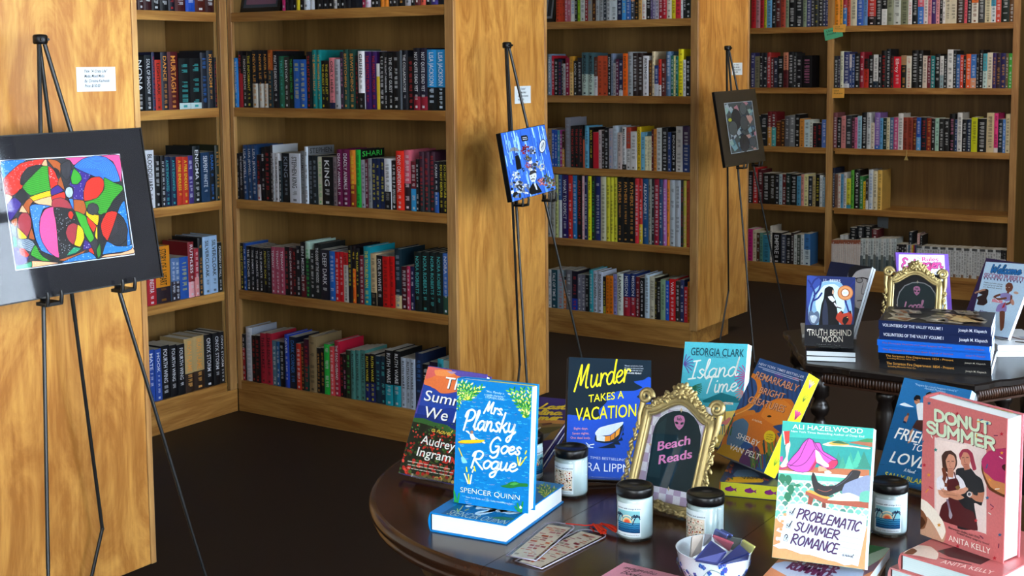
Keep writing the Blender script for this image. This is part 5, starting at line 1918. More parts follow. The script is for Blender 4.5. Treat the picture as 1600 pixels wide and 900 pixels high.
def carolina(pr):
    pr.poly([(-80, 100), (500, 100), (500, 620), (-80, 620)], '3c2e70')
    pr.poly(closed([(-60, 345), (120, 310), (260, 312), (420, 330), (420, 380), (-60, 440)]), 'c88c4c').poly(closed([(-60, 380), (140, 345), (300, 350), (420, 360), (420, 460), (-60, 520)]), '8c7040').poly(closed([(-60, 410), (200, 380), (330, 376), (200, 440), (-60, 560)]), '5c5430')
    pr.poly(closed([(150, 350), (230, 340), (240, 352), (160, 366)]), '6c4030').line([(100, 400), (135, 385)], 14, 'd8d4c8', False).poly([(-60, 480), (160, 440), (230, 430), (140, 520), (-60, 640)], '6c6c68')
    for s_, a, b_ in (('The Last', (-110, 210), (365, 222)), ('Carolina', (-110, 265), (325, 272)), ('Summer', (-110, 312), (325, 316))): pr.script(s_, a, b_, 44, 11, 'e4c83c')
CRS = (820, 600, .17778)
pc, rc = Vector((2.59, -1.9, .7142)), (10.7, 75, 0)
volume('hardcover_book', 'purple beach-sunset hardcover lying face up behind the candles, upper of two', pc, rc, .156, .235, .0138, '3c2e70', CRS, carolina, page='dcdcd8', group='purple beach-sunset hardcovers')
volume('hardcover_book', 'navy hardcover lying under the purple beach-sunset book', pc + pose(*rc) @ Vector((.003, .0142, -.003)), (12, 75.3, 0), .156, .235, .0132, '28387c', page='dcdcd8', group='purple beach-sunset hardcovers')

CRM = (820, 540, .26667)
def murder(pr):
    pr.poly([(200, 40), (800, 40), (800, 830), (200, 830)], '182a38')
    pr.poly(closed([(235, 425), (290, 407), (335, 420), (390, 435), (440, 425), (432, 380), (480, 330), (470, 300), (540, 268), (640, 265), (690, 245), (650, 222), (640, 210), (690, 203), (745, 205), (750, 800), (220, 800)]), '2656b4')
    pr.poly(closed([(655, 300), (690, 278), (740, 262), (740, 330), (700, 325)]), '182a38')
    pr.poly(closed([(430, 600), (480, 585), (560, 545), (585, 470), (572, 500), (582, 520), (565, 530), (575, 555), (550, 560), (560, 580), (525, 580), (530, 600)]), '14243a')
    pr.poly(closed([(412, 560), (418, 522), (500, 528), (575, 462), (572, 490), (540, 560), (470, 572)]), '1c2c40').poly([(418, 522), (470, 532), (468, 562), (422, 556)], 'c8d0d4').poly([(470, 532), (500, 528), (500, 558), (468, 562)], 'e0983c').poly([(503, 526), (528, 508), (525, 545), (503, 556)], 'd08c34').poly([(532, 505), (560, 480), (552, 520), (530, 540)], 'e0a040')
    pr.poly(closed([(412, 510), (436, 482), (480, 468), (575, 446), (573, 462), (545, 490), (500, 522), (450, 528), (416, 524)]), 'c8d4dc')
    for a, b_ in (((335, 575), (370, 590)), ((345, 590), (400, 598)), ((360, 570), (380, 590)), ((380, 582), (405, 578))): pr.line([a, b_], 5, 'd8e4ec', False)
    Y = 'e8dc2c'
    pr.script('Murder', (288, 262), (626, 205), 140, 9, Y, None, .3)
    pr.text('TAKES A', (379, 333), (580, 308), 44, Y, .005, .2).text('VACATION', (305, 440), (662, 414), 74, Y, .008, .2)
    for s_, a, b_ in (('Eight days.', (288, 492), (371, 492)), ('Seven nights.', (279, 521), (377, 520)), ('One dead body.', (268, 546), (384, 547))): pr.text(s_, a, b_, 13, 'e0a098', .01)
    for k, (a, b_) in enumerate((((585, 122), (690, 124)), ((583, 135), (695, 138)), ((590, 148), (688, 151)))): pr.text('"Whenever a new book comes, it\'s cause', a, b_, 8, 'c8d0d8')
    pr.text('-LOUISE PENNY', (597, 165), (684, 169), 9, 'e0e4e8', .01)
    pr.text('NEW YORK TIMES BESTSELLING AUTHOR', (248, 653), (700, 686), 15, 'c8d4e4').text('LAURA LIPPMAN', (248, 728), (706, 750), 50, 'dfe6f0', -.005)
volume('hardcover_book', 'leaning dark blue hardcover with a white houseboat and big yellow lettering', (2.8295, -1.9188, .7033), (32.6, 29.9, 2.6), .16, .2365, .026, '182a38', CRM, murder, spine='16222e', page='b8c0cc')
stand('clear acrylic stand under the dark blue houseboat hardcover', (2.8295, -1.9188, .7033), (32.6, 29.9, 2.6), .16, .2365, .026)

CRI = (1040, 520, .31111)
def palm(pr, cx, cy, r, col, a0, a1, n=7):
    for k in range(n):
        a = math.radians(a0 + (a1 - a0) * k / (n - 1))
        pr.line([(cx, cy), (cx + r * .6 * math.cos(a), cy + r * .6 * math.sin(a) - r * .06), (cx + r * math.cos(a), cy + r * math.sin(a))], 4.5, col)
def island(pr):
    pr.poly([(60, 30), (460, 30), (460, 640), (40, 640)], '5cc4d4').poly([(60, 30), (460, 30), (460, 200), (60, 200)], '62c8d8')
    pr.poly([(60, 330), (460, 330), (460, 400), (60, 400)], '48b4c4')
    pr.poly(closed([(60, 400), (200, 385), (300, 395), (460, 390), (460, 640), (40, 640)]), 'e8d070')
    pr.poly([(185, 340), (280, 300), (410, 340), (395, 352), (190, 350)], '16808c').line([(300, 345), (296, 500)], 5, '8c6c48', False)
    pr.poly([(275, 348), (340, 350), (340, 362), (275, 360)], 'e8e0d0').text('A NOVEL', (282, 359), (334, 361), 8, '3c5c6c')
    pr.poly(closed([(258, 460), (300, 440), (318, 425), (330, 430), (310, 460), (275, 470)]), 'd8847c')
    for x in (262, 275, 288): pr.line([(x, 462), (x - 3, 510)], 4, '2c8ca0', False)
    pr.line([(256, 470), (292, 462)], 7, '2c8ca0', False)
    palm(pr, 92, 158, 50, '6c5ca8', -75, 60); palm(pr, 415, 225, 68, 'c84c9c', 120, 245, 9); palm(pr, 400, 300, 50, 'd89090', 130, 200, 5); palm(pr, 130, 275, 52, '2c7c5c', -20, 40, 6)
    pr.text('GEORGIA CLARK', (127, 112), (393, 122), 38, '12566c', .004).text('Author of It Had to Be You', (200, 122), (312, 128), 7, '12566c')
    pr.script('Island', (115, 232), (368, 215), 88, 7.5, 'eef6f4').script('Time', (192, 305), (366, 290), 78, 7.5, 'eef6f4')
    pr.text('The only forecast is romance', (150, 540), (330, 560), 10, '3c5c50')
volume('paperback_book', 'turquoise paperback with palm fronds leaning behind the large gold frame', (2.8973, -1.5991, .7), (-.7, 20.8, -4.4), .1403, .2125, .022, '5cc4d4', CRI, island, hard=False, page='d8dcd8')
stand('clear acrylic stand under the turquoise palm-frond paperback', (2.8973, -1.5991, .7), (-.7, 20.8, -4.4), .1403, .2125, .022)

def octopus(pr):
    r = random.Random(9)
    pr.poly([(200, 80), (800, 80), (800, 800), (200, 800)], '1c5694')
    for k in range(16):
        x = 330 + k * 22; pr.line([(x, 420 + r.uniform(-40, 60)), (x + 20, 330), (x + 12, 240 + r.uniform(-30, 30))], 9, r.choice(['123c70', '1a4c84', '143460']))
    pr.poly(closed([(430, 150), (700, 215), (740, 250), (700, 400), (640, 470), (520, 450), (420, 300)]), '2264a8') if False else None
    pr.poly(closed([(330, 440), (400, 400), (470, 400), (500, 360), (560, 330), (630, 335), (660, 390), (640, 450), (600, 480), (590, 540), (540, 600), (480, 610), (430, 560), (380, 520), (320, 560), (290, 600), (275, 580), (300, 500)]), 'd47c24')
    pr.poly(closed([(480, 420), (520, 350), (590, 335), (640, 380), (620, 440), (560, 470)]), 'dc8c30')
    for st in ([(360, 400), (420, 370), (470, 300), (465, 240), (440, 215)], [(330, 450), (380, 410), (440, 400)], [(300, 590), (340, 540), (400, 520)]): pr.line(st, 24, 'd88830')
    for st in ([(350, 412), (430, 372), (478, 300)],): pr.line(st, 5, 'e8b060')
    pr.poly(closed([(310, 530), (340, 450), (390, 430), (418, 460), (400, 540), (360, 580), (310, 570)]), '4c7898')
    pr.poly(closed([(250, 610), (290, 560), (340, 570), (400, 590), (380, 650), (300, 640)]), 'b88c18').poly(closed([(370, 640), (400, 590), (460, 570), (480, 620), (450, 690), (380, 670)]), '54285c')
    pr.poly(closed([(540, 470), (590, 460), (620, 475), (600, 510), (575, 500)]), '20508c').poly(closed([(560, 505), (600, 500), (585, 540)]), '20508c')
    pr.cycle(6)
    for k in range(40):
        x = r.uniform(430, 590); y = 640 - (x - 430) * .1 + r.uniform(-40, 60); pr.line([(x, y), (x + r.uniform(-14, 14), y - r.uniform(30, 90))], r.uniform(5, 9), r.choice(['38602c', '5c8434', '8c4c30', '2c4c54', '6c8c3c', 'a85c34']))
    for k in range(16):
        x, y = r.uniform(320, 380), r.uniform(420, 520); pr.line([(x - 30, y), (x - 22, y - 40)], 6, r.choice(['8c3c38', 'b05848', '30683c']))
    pr.cycle(0)
    pr.ell(522, 420, 11, 5, '2c1c10').ell(570, 215, 24, 10, '5c4c9c', 20).ell(655, 232, 18, 8, 'a04c78', 20).ell(610, 240, 20, 8, '4c5cac', 20)
    pr.text('NEW YORK TIMES BESTSELLER', (468, 160), (694, 230), 11, 'd0dcec', .01)
    for a, b_ in (((470, 170), (690, 240)), ((490, 184), (670, 243))): pr.line([a, b_], 4, 'a8bcd8', False)
    for s_, a, b_, c in (('REMARKABLY', (447, 226), (660, 298), 32), ('BRIGHT', (468, 302), (592, 338), 30), ('CREATURES', (412, 350), (594, 402), 32)):
        pr.text(s_, (a[0] + 2, a[1] + 2), (b_[0] + 2, b_[1] + 2), c, '7c3c20', .02).text(s_, a, b_, c, 'd8a888', .004)
    pr.text('A NOVEL', (434, 440), (485, 457), 9, 'e8e0d0', .01).text('SHELBY', (356, 528), (466, 573), 26, 'eceae0', .006).text('VAN PELT', (318, 582), (470, 640), 26, 'eceae0', .006)
    pr.ell(524, 522, 29, 31, 'e4cc24', 0, 26)
    for k, s_ in enumerate(('A READ', 'WITH JENNA', 'PICK')): pr.text(s_, (507, 513 + k * 12), (541, 518 + k * 12), 6, '4c4010')
o, pb = volume('hardcover_book', 'tilted hardcover with a big orange octopus and yellow sprayed edges', (3.0357, -1.6983, .7289), (-26.2, 30.8, .9), .1391, .2027, .032, '1c5694', CRI, octopus, hard=False, page='d8d8d0', edge='dcd82c', spine='d07c28', group='orange octopus hardcovers')
m = MB(); r = random.Random(4)
def mark(m, o3, ex, ey, pts, col, wid=.0012, lift=.0):
    pr = Print(None); pr.line([(x, y) for x, y in pts], wid, col, True, True)
    pr.into(m, lambda x, y, l: tuple(Vector(o3) + Vector(ex) * x + Vector(ey) * y))
for k, zz in enumerate((.02, .05, .08, .115, .15, .178)):
    cc = ['6c8c2c', '6c8c2c', '2c5c3c', 'b84c7c', '58702c', '8c6cac'][k]
    for j in range(5):
        a = -1.0 + .5 * j
        mark(m, (.1391 + .0002, .016, zz), (0, 1, 0), (0, 0, 1), [(0, 0), (.004 * a, .008), (.0075 * a, .014 + .002 * (j % 2))], cc, .0012 if cc != 'b84c7c' else .0032)
m.build('edge_print', M['print'], o)
def octo_flat(pr):
    pr.poly([(280, 600), (800, 600), (800, 800), (280, 800)], '2c3c5c').poly(closed([(298, 752), (330, 725), (420, 722), (490, 735), (480, 752)]), 'd8a81c').poly(closed([(340, 722), (360, 690), (430, 690), (470, 722)]), '5c7c98')
    r = random.Random(8)
    for k in range(40): pr.ell(r.uniform(300, 340) if k % 2 else r.uniform(480, 600), r.uniform(660, 740), 9, 5, r.choice(['8c3c38', '38602c', '54285c', 'b05848', '2c4c84', 'c88030']), r.uniform(0, 90), 8)
    pr.script('Van', (385, 742), (470, 745), 22, 4, '20242c') if False else pr.text('VAN PELT', (385, 737), (560, 737), 14, '22222c')
o, pb = volume('hardcover_book', 'flat copy of the octopus hardcover showing a yellow edge with purple fish', (3.093, -1.806, T + .0268), (16, 90, 0), .152, .222, .0264, '34486c', CRI, octo_flat, hard=False, page='cfd03c', group='orange octopus hardcovers', spine='c8782c')
m = MB()
for k in range(4):
    cx = .018 + .036 * k
    pr = Print(None)
    pr.ell(cx, .0125, .0085, .0042, '8c2c84', 0, 14).poly([(cx + .007, .0125), (cx + .0135, .0165), (cx + .012, .0125), (cx + .0135, .0085)], '8c2c84', True).poly([(cx - .003, .016), (cx + .003, .0192), (cx + .004, .016)], '8c2c84', True)
    pr.items = [([p if raw_ else p for p in v], f, c, l) for v, f, c, l in pr.items for raw_ in (1,)]
    pr.into(m, lambda x, y, l: (x, .0257 - y, -.0001 - l))
m.build('edge_print', M['print'], o)

CRQ = (1170, 640, .28889); CRQ2 = (1200, 650, .16667)
qQ = sub(CRQ, CRQ2)
def problem(pr):
    r = random.Random(2); q = lambda x, y: qQ(x, y)
    L = lambda *p: [q(*a) for a in p]
    pr.poly([(60, 40), (760, 40), (760, 960), (60, 960)], 'dc9c6c')
    pr.poly(L((60, 20), (1100, 20), (1100, 560), (60, 560)), '2cb0a4').poly(L((60, 190), (1100, 250), (1100, 560), (60, 560)), '1c9c98').poly(L((60, 20), (1000, 80), (990, 250), (60, 185)), '38b4a8')
    pr.poly(closed(L((510, 265), (600, 240), (700, 262), (800, 280), (960, 300), (940, 312), (800, 292), (640, 282), (560, 282))), 'e8dcb8').poly(closed(L((565, 258), (620, 235), (700, 240), (765, 268), (690, 275), (610, 272))), 'c8a850').poly(closed(L((600, 250), (660, 230), (720, 250), (760, 262), (700, 262))), '2c6c44').poly(closed(L((760, 250), (860, 235), (980, 250), (975, 290), (900, 275))), 'a86c50').poly(closed(L((840, 235), (920, 212), (985, 215), (985, 248), (900, 245))), '3c8c5c')
    for x, y, s_, c in ((660, 340, 75, '2c9484'), (775, 335, 60, '3ca490'), (845, 320, 80, '4cb89c'), (900, 330, 80, '2c8c7c'), (700, 380, 70, '3ca08c'), (760, 370, 70, '54c0a4')):
        for j in range(4): pr.poly(L((x - s_ * (.3 + .2 * j), y + 60 + j * 35), (x, y + j * 22), (x + s_ * (.3 + .2 * j), y + 60 + j * 35)), c)
    pr.poly(L((60, 460), (600, 490), (950, 505), (950, 580), (60, 510)), 'b8744c').poly(L((60, 505), (950, 570), (950, 600), (60, 530)), 'e8ece4').poly(L((60, 528), (950, 600), (950, 640), (60, 600)), '60c0a8').poly(L((60, 590), (950, 630), (950, 660), (60, 640)), 'bce0d8')
    pr.poly(L((60, 610), (960, 640), (960, 960), (60, 960)), '9cd4c4')
    for j in range(8):
        for rad, oy_ in ((22, 0), (17.5, 5)):
            pr.layer += 1
            for k in range(13):
                x, y = 90 + k * 72 + (36 if j % 2 else 0), 640 + j * 45 + k * 4
                pr.ell(*q(x, y + oy_), rad, rad * 1.1, 'ece4d4' if rad == 22 else r.choice(['5c9c8c', '4c8c80', '7cc4b0', '9cdcc4', '6cb0a0']), 0, 18, True)
    for x, y in ((130, 590), (185, 600), (210, 690), (180, 760)): pr.poly(closed(L((x - 30, y), (x - 10, y - 45), (x + 25, y - 40), (x + 40, y), (x + 10, y + 50))), '1c7c5c')
    pr.poly(closed(L((240, 650), (280, 635), (310, 650), (280, 668))), '1c8464')
    # arm and book
    pr.poly(closed(L((115, 470), (170, 380), (165, 290), (185, 250), (205, 235), (212, 270), (200, 320), (185, 400), (195, 455), (150, 485))), 'ead0c4').poly(L((145, 145), (205, 140), (200, 250), (160, 270)), 'dc3c34').poly(L((140, 140), (150, 143), (164, 270), (158, 272)), 'f0ecec').poly(L((105, 490), (180, 475), (190, 490), (105, 505)), 'b83c74').poly(closed(L((115, 385), (140, 378), (138, 425), (118, 430))), 'd04c9c')
    # dress
    dr = closed(L((180, 455), (230, 385), (290, 320), (330, 255), (380, 210), (420, 225), (440, 250), (490, 255), (520, 330), (580, 365), (650, 410), (655, 450), (620, 490), (580, 500), (520, 480), (450, 440), (400, 510), (330, 530), (260, 520), (200, 490)))
    pr.poly(dr, 'd25cc0').poly(closed(L((450, 330), (470, 400), (430, 500), (385, 512), (440, 420))), 'dc3468').poly(closed(L((560, 450), (600, 415), (650, 412), (655, 450), (600, 495), (555, 500))), 'dc3468')
    for st in (L((190, 455), (280, 470), (360, 430), (440, 310)), L((210, 470), (290, 400), (340, 300), (380, 215)), L((440, 250), (500, 340), (600, 410), (650, 415)), L((420, 225), (450, 300), (480, 330))): pr.line(st, 3.2, '5c2064')
    pr.line(dr + dr[:1], 3, '4c1c58', False)
    pr.poly(closed(L((445, 320), (480, 340), (520, 410), (570, 455), (570, 480), (530, 475), (490, 450), (455, 430))), 'f0e2dc').poly(closed(L((480, 470), (530, 480), (560, 510), (480, 520), (470, 500))), 'dca484').poly(closed(L((530, 520), (570, 510), (600, 535), (540, 545))), 'e8d8cc')
    # bench
    pr.poly(L((355, 705), (400, 695), (600, 770), (520, 800)), 'dca44c').poly(L((355, 705), (530, 775), (960, 810), (960, 870), (520, 815), (352, 735)), 'a85840').poly(L((385, 750), (430, 770), (405, 850), (370, 840)), '944c38').poly(L((510, 810), (545, 820), (545, 880), (505, 870)), '7c3c30')
    # trousers and shoes
    pr.poly(closed(L((420, 530), (440, 545), (470, 620), (530, 655), (630, 650), (720, 590), (790, 510), (870, 520), (840, 600), (740, 680), (640, 720), (560, 755), (490, 740), (440, 710), (420, 650), (408, 580))), '1c1c24').line(L((470, 690), (540, 710), (600, 690)), 3, 'a85848').line(L((640, 660), (720, 610), (790, 530)), 3, '54546c')
    pr.poly(closed(L((720, 640), (830, 590), (960, 560), (960, 800), (700, 740))), '8c98b8').poly(closed(L((640, 745), (760, 720), (860, 760), (860, 800), (560, 790))), 'dce0c0').poly(closed(L((870, 720), (930, 700), (960, 720), (960, 810), (860, 800))), '6cb8a4')
    pr.poly(L((520, 800), (700, 720), (870, 520), (985, 220), (985, 640), (760, 860), (640, 880)), 'a4b4bc') if False else None
    # note paper
    ed = [(212, 512)]
    pap = [(212, 510), (300, 508), (420, 535), (560, 562), (640, 578), (636, 640), (592, 848), (560, 838), (520, 842), (470, 822), (430, 815), (380, 800), (330, 785), (285, 782), (240, 765), (200, 752), (165, 752), (132, 735), (150, 728), (168, 722), (146, 702), (150, 688), (172, 690), (178, 668), (150, 655), (158, 640), (184, 640), (190, 620), (160, 600), (166, 575), (196, 572), (208, 545)]
    pr.poly(pap, 'cfe2f0')
    for k in range(8): pr.line([(500 - k * 3, 590 + 30 * k), (628 - k * 6, 612 + 30 * k)], 2, 'a8bccc', False)
    for x, y in ((190, 560), (176, 596), (168, 640), (160, 672), (156, 706)): pr.poly([(x, y), (x + 16, y + 2), (x + 14, y + 16), (x - 2, y + 14)], 'dc9c6c')
    P_ = '481c5c'
    for s_, a, b_, c in (('PROBLEMATIC', (258, 585), (604, 662), 52), ('SUMMER', (245, 652), (494, 706), 48), ('ROMANCE', (226, 722), (484, 784), 54)): pr.script(s_, a, b_, c, 8.5, P_, BRUSH, .16)
    pr.script('a novel', (505, 790), (566, 802), 18, 2.4, '3c3448')
    for x, y in ((228, 550), (212, 620), (198, 690)): pr.line([(x - 4, y - 2), (x + 16, y + 2), (x + 12, y + 22), (x - 8, y + 18), (x - 4, y - 2)], 2.2, '2c2838', False)
    for x, y in ((226, 556), (210, 626)): pr.line([(x, y), (x + 7, y + 10), (x + 26, y - 22)], 5, '2c2038', False)
    pr.line([(196, 684), (204, 676), (212, 684), (205, 696), (203, 702)], 4.5, '2c2038')
    pr.text('ALI HAZELWOOD', (238, 104), (618, 130), 25, 'e8f4f0', .01).text('New York Times Bestselling Author of Deep End', (230, 122), (625, 152), 11, 'dcefea', .012)
volume('paperback_book', 'upright teal and peach paperback with a pink dress and handwritten list on it', (3.336, -2.1433, .7265), (6.9, 21.4, -1.7), .1397, .2079, .023, '38b4a8', CRQ, problem, hard=False, page='e4e8e6', group='teal and peach pink-dress paperbacks')
CRP = (1160, 800, .2)
def prob_flat(pr):
    pr.poly([(100, 480), (300, 300), (1300, 200), (1260, 560), (100, 600)], 'd0926c')
    pr.poly([(215, 410), (330, 385), (900, 420), (960, 470), (900, 560), (420, 540), (220, 430)], 'b8c4d8').poly([(980, 150), (1260, 190), (1180, 280), (980, 240)], '2c8c6c').poly([(980, 245), (1180, 275), (1100, 350), (980, 330)], '3c7c4c').poly([(990, 330), (1200, 250), (1090, 360), (970, 440)], 'b4ccb8').poly([(960, 440), (1080, 370), (1040, 450), (940, 500)], '8c6c7c')
    pr.text('HAZELWOOD', (760, 200), (1100, 215), 26, 'c8e0d8', .01)
    pr.script('SUMMER', (395, 405), (745, 480), 46, 7, '7c3464', BRUSH, -.1).script('ROMANCE', (345, 440), (690, 525), 52, 8, '6c1c54', BRUSH, -.1)
volume('paperback_book', 'flat peach copy directly under the upright pink-dress paperback', (3.345, -2.203, T + .0318), (5, 90, 0), .1405, .2079, .0155, 'd0926c', CRP, prob_flat, hard=False, page='cfe0e8', group='teal and peach pink-dress paperbacks')
volume('paperback_book', 'dark red paperback at the bottom under the two pink-dress paperbacks', (3.352, -2.21, T + .0159), (8.5, 90, 0), .1405, .2079, .0155, '6c1c30', hard=False, page='c8b89c')

CRL = (1340, 580, .35568)
def friends(pr):
    r = random.Random(6)
    pr.poly([(40, 10), (620, 10), (620, 600), (40, 600)], '2474ac').poly([(40, 160), (200, 158), (620, 215), (620, 600), (40, 600)], '1e689c').poly([(40, 10), (620, 10), (620, 205), (210, 152), (40, 150)], '2e80b8')
    pr.cycle(2)
    for k in range(22):
        x, y = r.uniform(90, 480), r.uniform(180, 520); pr.line([(x, y), (x + 12, y + 5), (x + 28, y + 4)], 2.2, '14507c', True)
    pr.cycle(0)
    pr.poly(closed([(184, 146), (205, 138), (220, 144), (248, 158), (210, 155)]), 'dce8f0')
    pr.text('"Prepare for a book hangover-I loved it."', (252, 62), (440, 92), 9, 'c8dcec').text('-Annabel Monaghan', (292, 78), (385, 96), 9, 'c8dcec')
    pr.poly(closed([(247, 118), (258, 105), (274, 108), (277, 124), (262, 134), (250, 130)]), '1c1c24').poly(closed([(250, 126), (272, 124), (274, 140), (260, 148), (250, 138)]), 'c89070').line([(250, 126), (262, 128)], 4, '16161c', False)
    pr.poly(closed([(258, 148), (282, 138), (300, 150), (300, 215), (268, 218)]), 'e4e8ec').poly([(260, 215), (300, 215), (300, 265), (275, 262), (240, 248)], '4c2c28').poly([(232, 262), (246, 250), (236, 310), (220, 318)], 'c89070')
    pr.poly(closed([(300, 100), (318, 90), (330, 100), (326, 118), (306, 116)]), '1c1c24')
    pr.poly(closed([(206, 205), (216, 195), (226, 192), (220, 212), (214, 226), (202, 224)]), 'c08468').ell(222, 190, 5, 6, '7c4c34').poly([(202, 218), (214, 222), (212, 230), (200, 226)], '1c2c54')
    for s_, a, b_, c in (('FRIENDS', (160, 294), (385, 342), 50), ('TO', (238, 346), (285, 356), 30), ('LOVERS', (138, 398), (368, 447), 50)): pr.text(s_, a, b_, c, 'eef0ee', .02, .25)
    pr.script('A Novel', (203, 440), (252, 450), 14, 2.2, 'dce4ea', dict(SCRIPT, A=(1.1, [[(.05, 0), (.6, 2), (1.0, 0)], [(.2, .7), (.9, .75)]]), N=(1.2, [[(.1, 0), (.2, 1.9), (1.0, .05), (1.1, 2)]])))
    pr.text('SALLY BLAKELY', (117, 462), (342, 512), 22, 'd8cc3c', .01, .12)
o, pb = volume('paperback_book', 'leaning blue paperback with a man in white shirt behind the donut book', (3.3159, -1.6025, .7), (-10.5, 29.1, 1), .1354, .2012, .021, '2474ac', CRL, friends, hard=False, page='a8d4ec')
m = MB()
for k in range(7):
    pr = Print(None); pr.ell(.003 + .003 * (k % 3), .02 + .026 * k, .0024, .006, ['e0508c', 'e8e0e0', '2c6ca8'][k % 3], 20, 10); pr.into(m, lambda x, y, l: (.1354 + .0001, .004 + x, y))
m.build('edge_print', M['print'], o)
stand('clear acrylic stand under the leaning blue paperback behind the donut book', (3.3159, -1.6025, .7), (-10.5, 29.1, 1), .1354, .2012, .021)

def person_flat(pr, hair, cx, cy, s_, skin, face_dir):
    pass
def donut(pr):
    r = random.Random(12)
    pr.poly([(200, 50), (800, 50), (800, 950), (200, 950)], 'cc7c7c')
    pr.poly(closed([(345, 292), (380, 292), (560, 338), (566, 350), (566, 700), (555, 712), (350, 645), (338, 630), (338, 300)]), 'e0d0cc')
    pr.poly([(345, 300), (480, 325), (400, 640), (345, 630)], 'ead8d2')
    # right figure, black tee
    pr.poly(closed([(432, 436), (452, 425), (495, 425), (520, 455), (545, 475), (556, 530), (545, 590), (512, 580), (525, 690), (440, 690), (430, 560)]), '26262a')
    pr.poly(closed([(446, 365), (460, 344), (485, 342), (505, 360), (514, 395), (522, 430), (508, 436), (498, 405), (490, 375), (470, 360), (452, 390)]), 'a43c54').poly(closed([(452, 372), (466, 352), (488, 362), (496, 390), (490, 412), (472, 426), (456, 408)]), 'c89078').poly([(464, 415), (490, 408), (494, 430), (470, 436)], 'b87c64')
    pr.poly(closed([(446, 372), (462, 344), (490, 346), (508, 372), (500, 380), (482, 358), (466, 356), (455, 378)]), 'a43c54')
    pr.line([(460, 380), (468, 379)], 2.5, '3c2420', False).line([(478, 379), (487, 379)], 2.5, '3c2420', False).line([(471, 383), (469, 398), (475, 400)], 1.6, '8c5848').line([(466, 410), (482, 408)], 2.2, '94484c', False)
    # left figure, maroon apron
    pr.poly(closed([(350, 470), (368, 458), (400, 462), (440, 455), (465, 480), (478, 515), (460, 520), (440, 520), (372, 530), (352, 515), (346, 490)]), 'e2e0e8')
    pr.poly(closed([(395, 478), (435, 470), (448, 500), (440, 560), (470, 600), (510, 620), (528, 700), (440, 680), (360, 650), (370, 590), (400, 560), (392, 510)]), '5c2428')
    pr.line([(400, 480), (392, 450)], 5, '5c2428', False).line([(432, 472), (425, 445)], 5, '5c2428', False)
    pr.poly(closed([(372, 400), (370, 372), (385, 352), (410, 350), (430, 365), (438, 395), (436, 415), (420, 440), (400, 448), (384, 435), (374, 420)]), '54382c').poly(closed([(386, 382), (400, 362), (424, 372), (432, 398), (426, 425), (410, 440), (394, 425)]), 'd09c84').poly([(396, 430), (424, 432), (420, 468), (396, 462)], 'c08c74')
    pr.poly(closed([(372, 392), (380, 356), (410, 348), (432, 366), (436, 384), (420, 368), (402, 364), (388, 390), (380, 420)]), '4c3028').line([(378, 430), (384, 460), (376, 490), (390, 500)], 16, '7c4430')
    pr.line([(395, 397), (404, 396)], 2.5, '3c2420', False).line([(414, 395), (424, 396)], 2.5, '3c2420', False).line([(408, 400), (405, 416), (411, 418)], 1.6, '94644c').line([(402, 428), (418, 427)], 2.2, '9c5450', False)
    pr.poly(closed([(546, 480), (558, 530), (550, 575), (520, 570), (498, 552), (502, 540), (528, 545), (530, 500)]), 'bc8468').poly(closed([(530, 462), (548, 478), (558, 528), (528, 532), (518, 490)]), '26262a').poly(closed([(486, 528), (506, 532), (510, 552), (494, 556), (480, 545)]), 'c08c74')
    pr.poly(closed([(352, 500), (374, 505), (388, 528), (430, 522), (470, 512), (482, 520), (472, 536), (420, 552), (380, 556), (358, 540)]), 'd4a088').poly(closed([(348, 478), (370, 468), (384, 500), (370, 520), (350, 518)]), 'e6e4ea').poly(closed([(384, 520), (420, 534), (452, 542), (470, 556), (440, 566), (400, 552), (378, 540)]), 'c89478').ell(476, 518, 11, 9, 'd8a890').ell(492, 540, 11, 12, 'd8d8d8').ell(492, 540, 7, 7, '54545c')
    pr.line([(366, 512), (380, 530), (420, 524)], 2, '9c6c58').line([(392, 540), (440, 548)], 2, '9c6c58')
    pr.line([(395, 565), (404, 600), (412, 640)], 9, '8c7c90').poly(closed([(404, 600), (418, 632), (410, 650), (402, 636)]), 'a8a4b0').poly(closed([(430, 508), (445, 500), (452, 512), (440, 522)]), '8c6c3c')
    # donuts
    pr.poly(closed([(548, 385), (575, 352), (620, 340), (700, 345), (700, 560), (640, 552), (580, 520), (556, 470), (545, 430)]), '6c3c20').poly(closed([(550, 395), (600, 348), (700, 345), (700, 545), (640, 540), (585, 508), (556, 450)]), 'c88c58').poly(closed([(545, 395), (575, 352), (625, 340), (700, 345), (700, 515), (640, 490), (600, 478), (575, 455), (556, 440)]), 'b4386c').ell(660, 425, 26, 16, '4c2020', 20)
    pr.poly(closed([(265, 560), (300, 570), (340, 610), (375, 655), (390, 700), (380, 750), (330, 745), (265, 715)]), 'c8a48c').poly(closed([(265, 555), (305, 572), (345, 612), (378, 662), (388, 705), (372, 740), (345, 690), (310, 640), (265, 630)]), 'ece4d8').poly(closed([(265, 600), (290, 615), (308, 650), (295, 690), (265, 690)]), '8c5c40').poly(closed([(265, 640), (285, 640), (300, 665), (280, 690), (265, 685)]), '54301c')
    MINT = 'ccdcc4'
    for s_, a, b_, c in (('DONUT', (338, 214), (592, 277), 46), ('SUMMER', (305, 266), (614, 348), 47)):
        pr.script(s_, (a[0] + 3, a[1] + 2), (b_[0] + 3, b_[1] + 2), c, 15, '8c4c50', ROUND, 0).script(s_, a, b_, c, 13.5, MINT, ROUND, 0)
    pr.cycle(3)
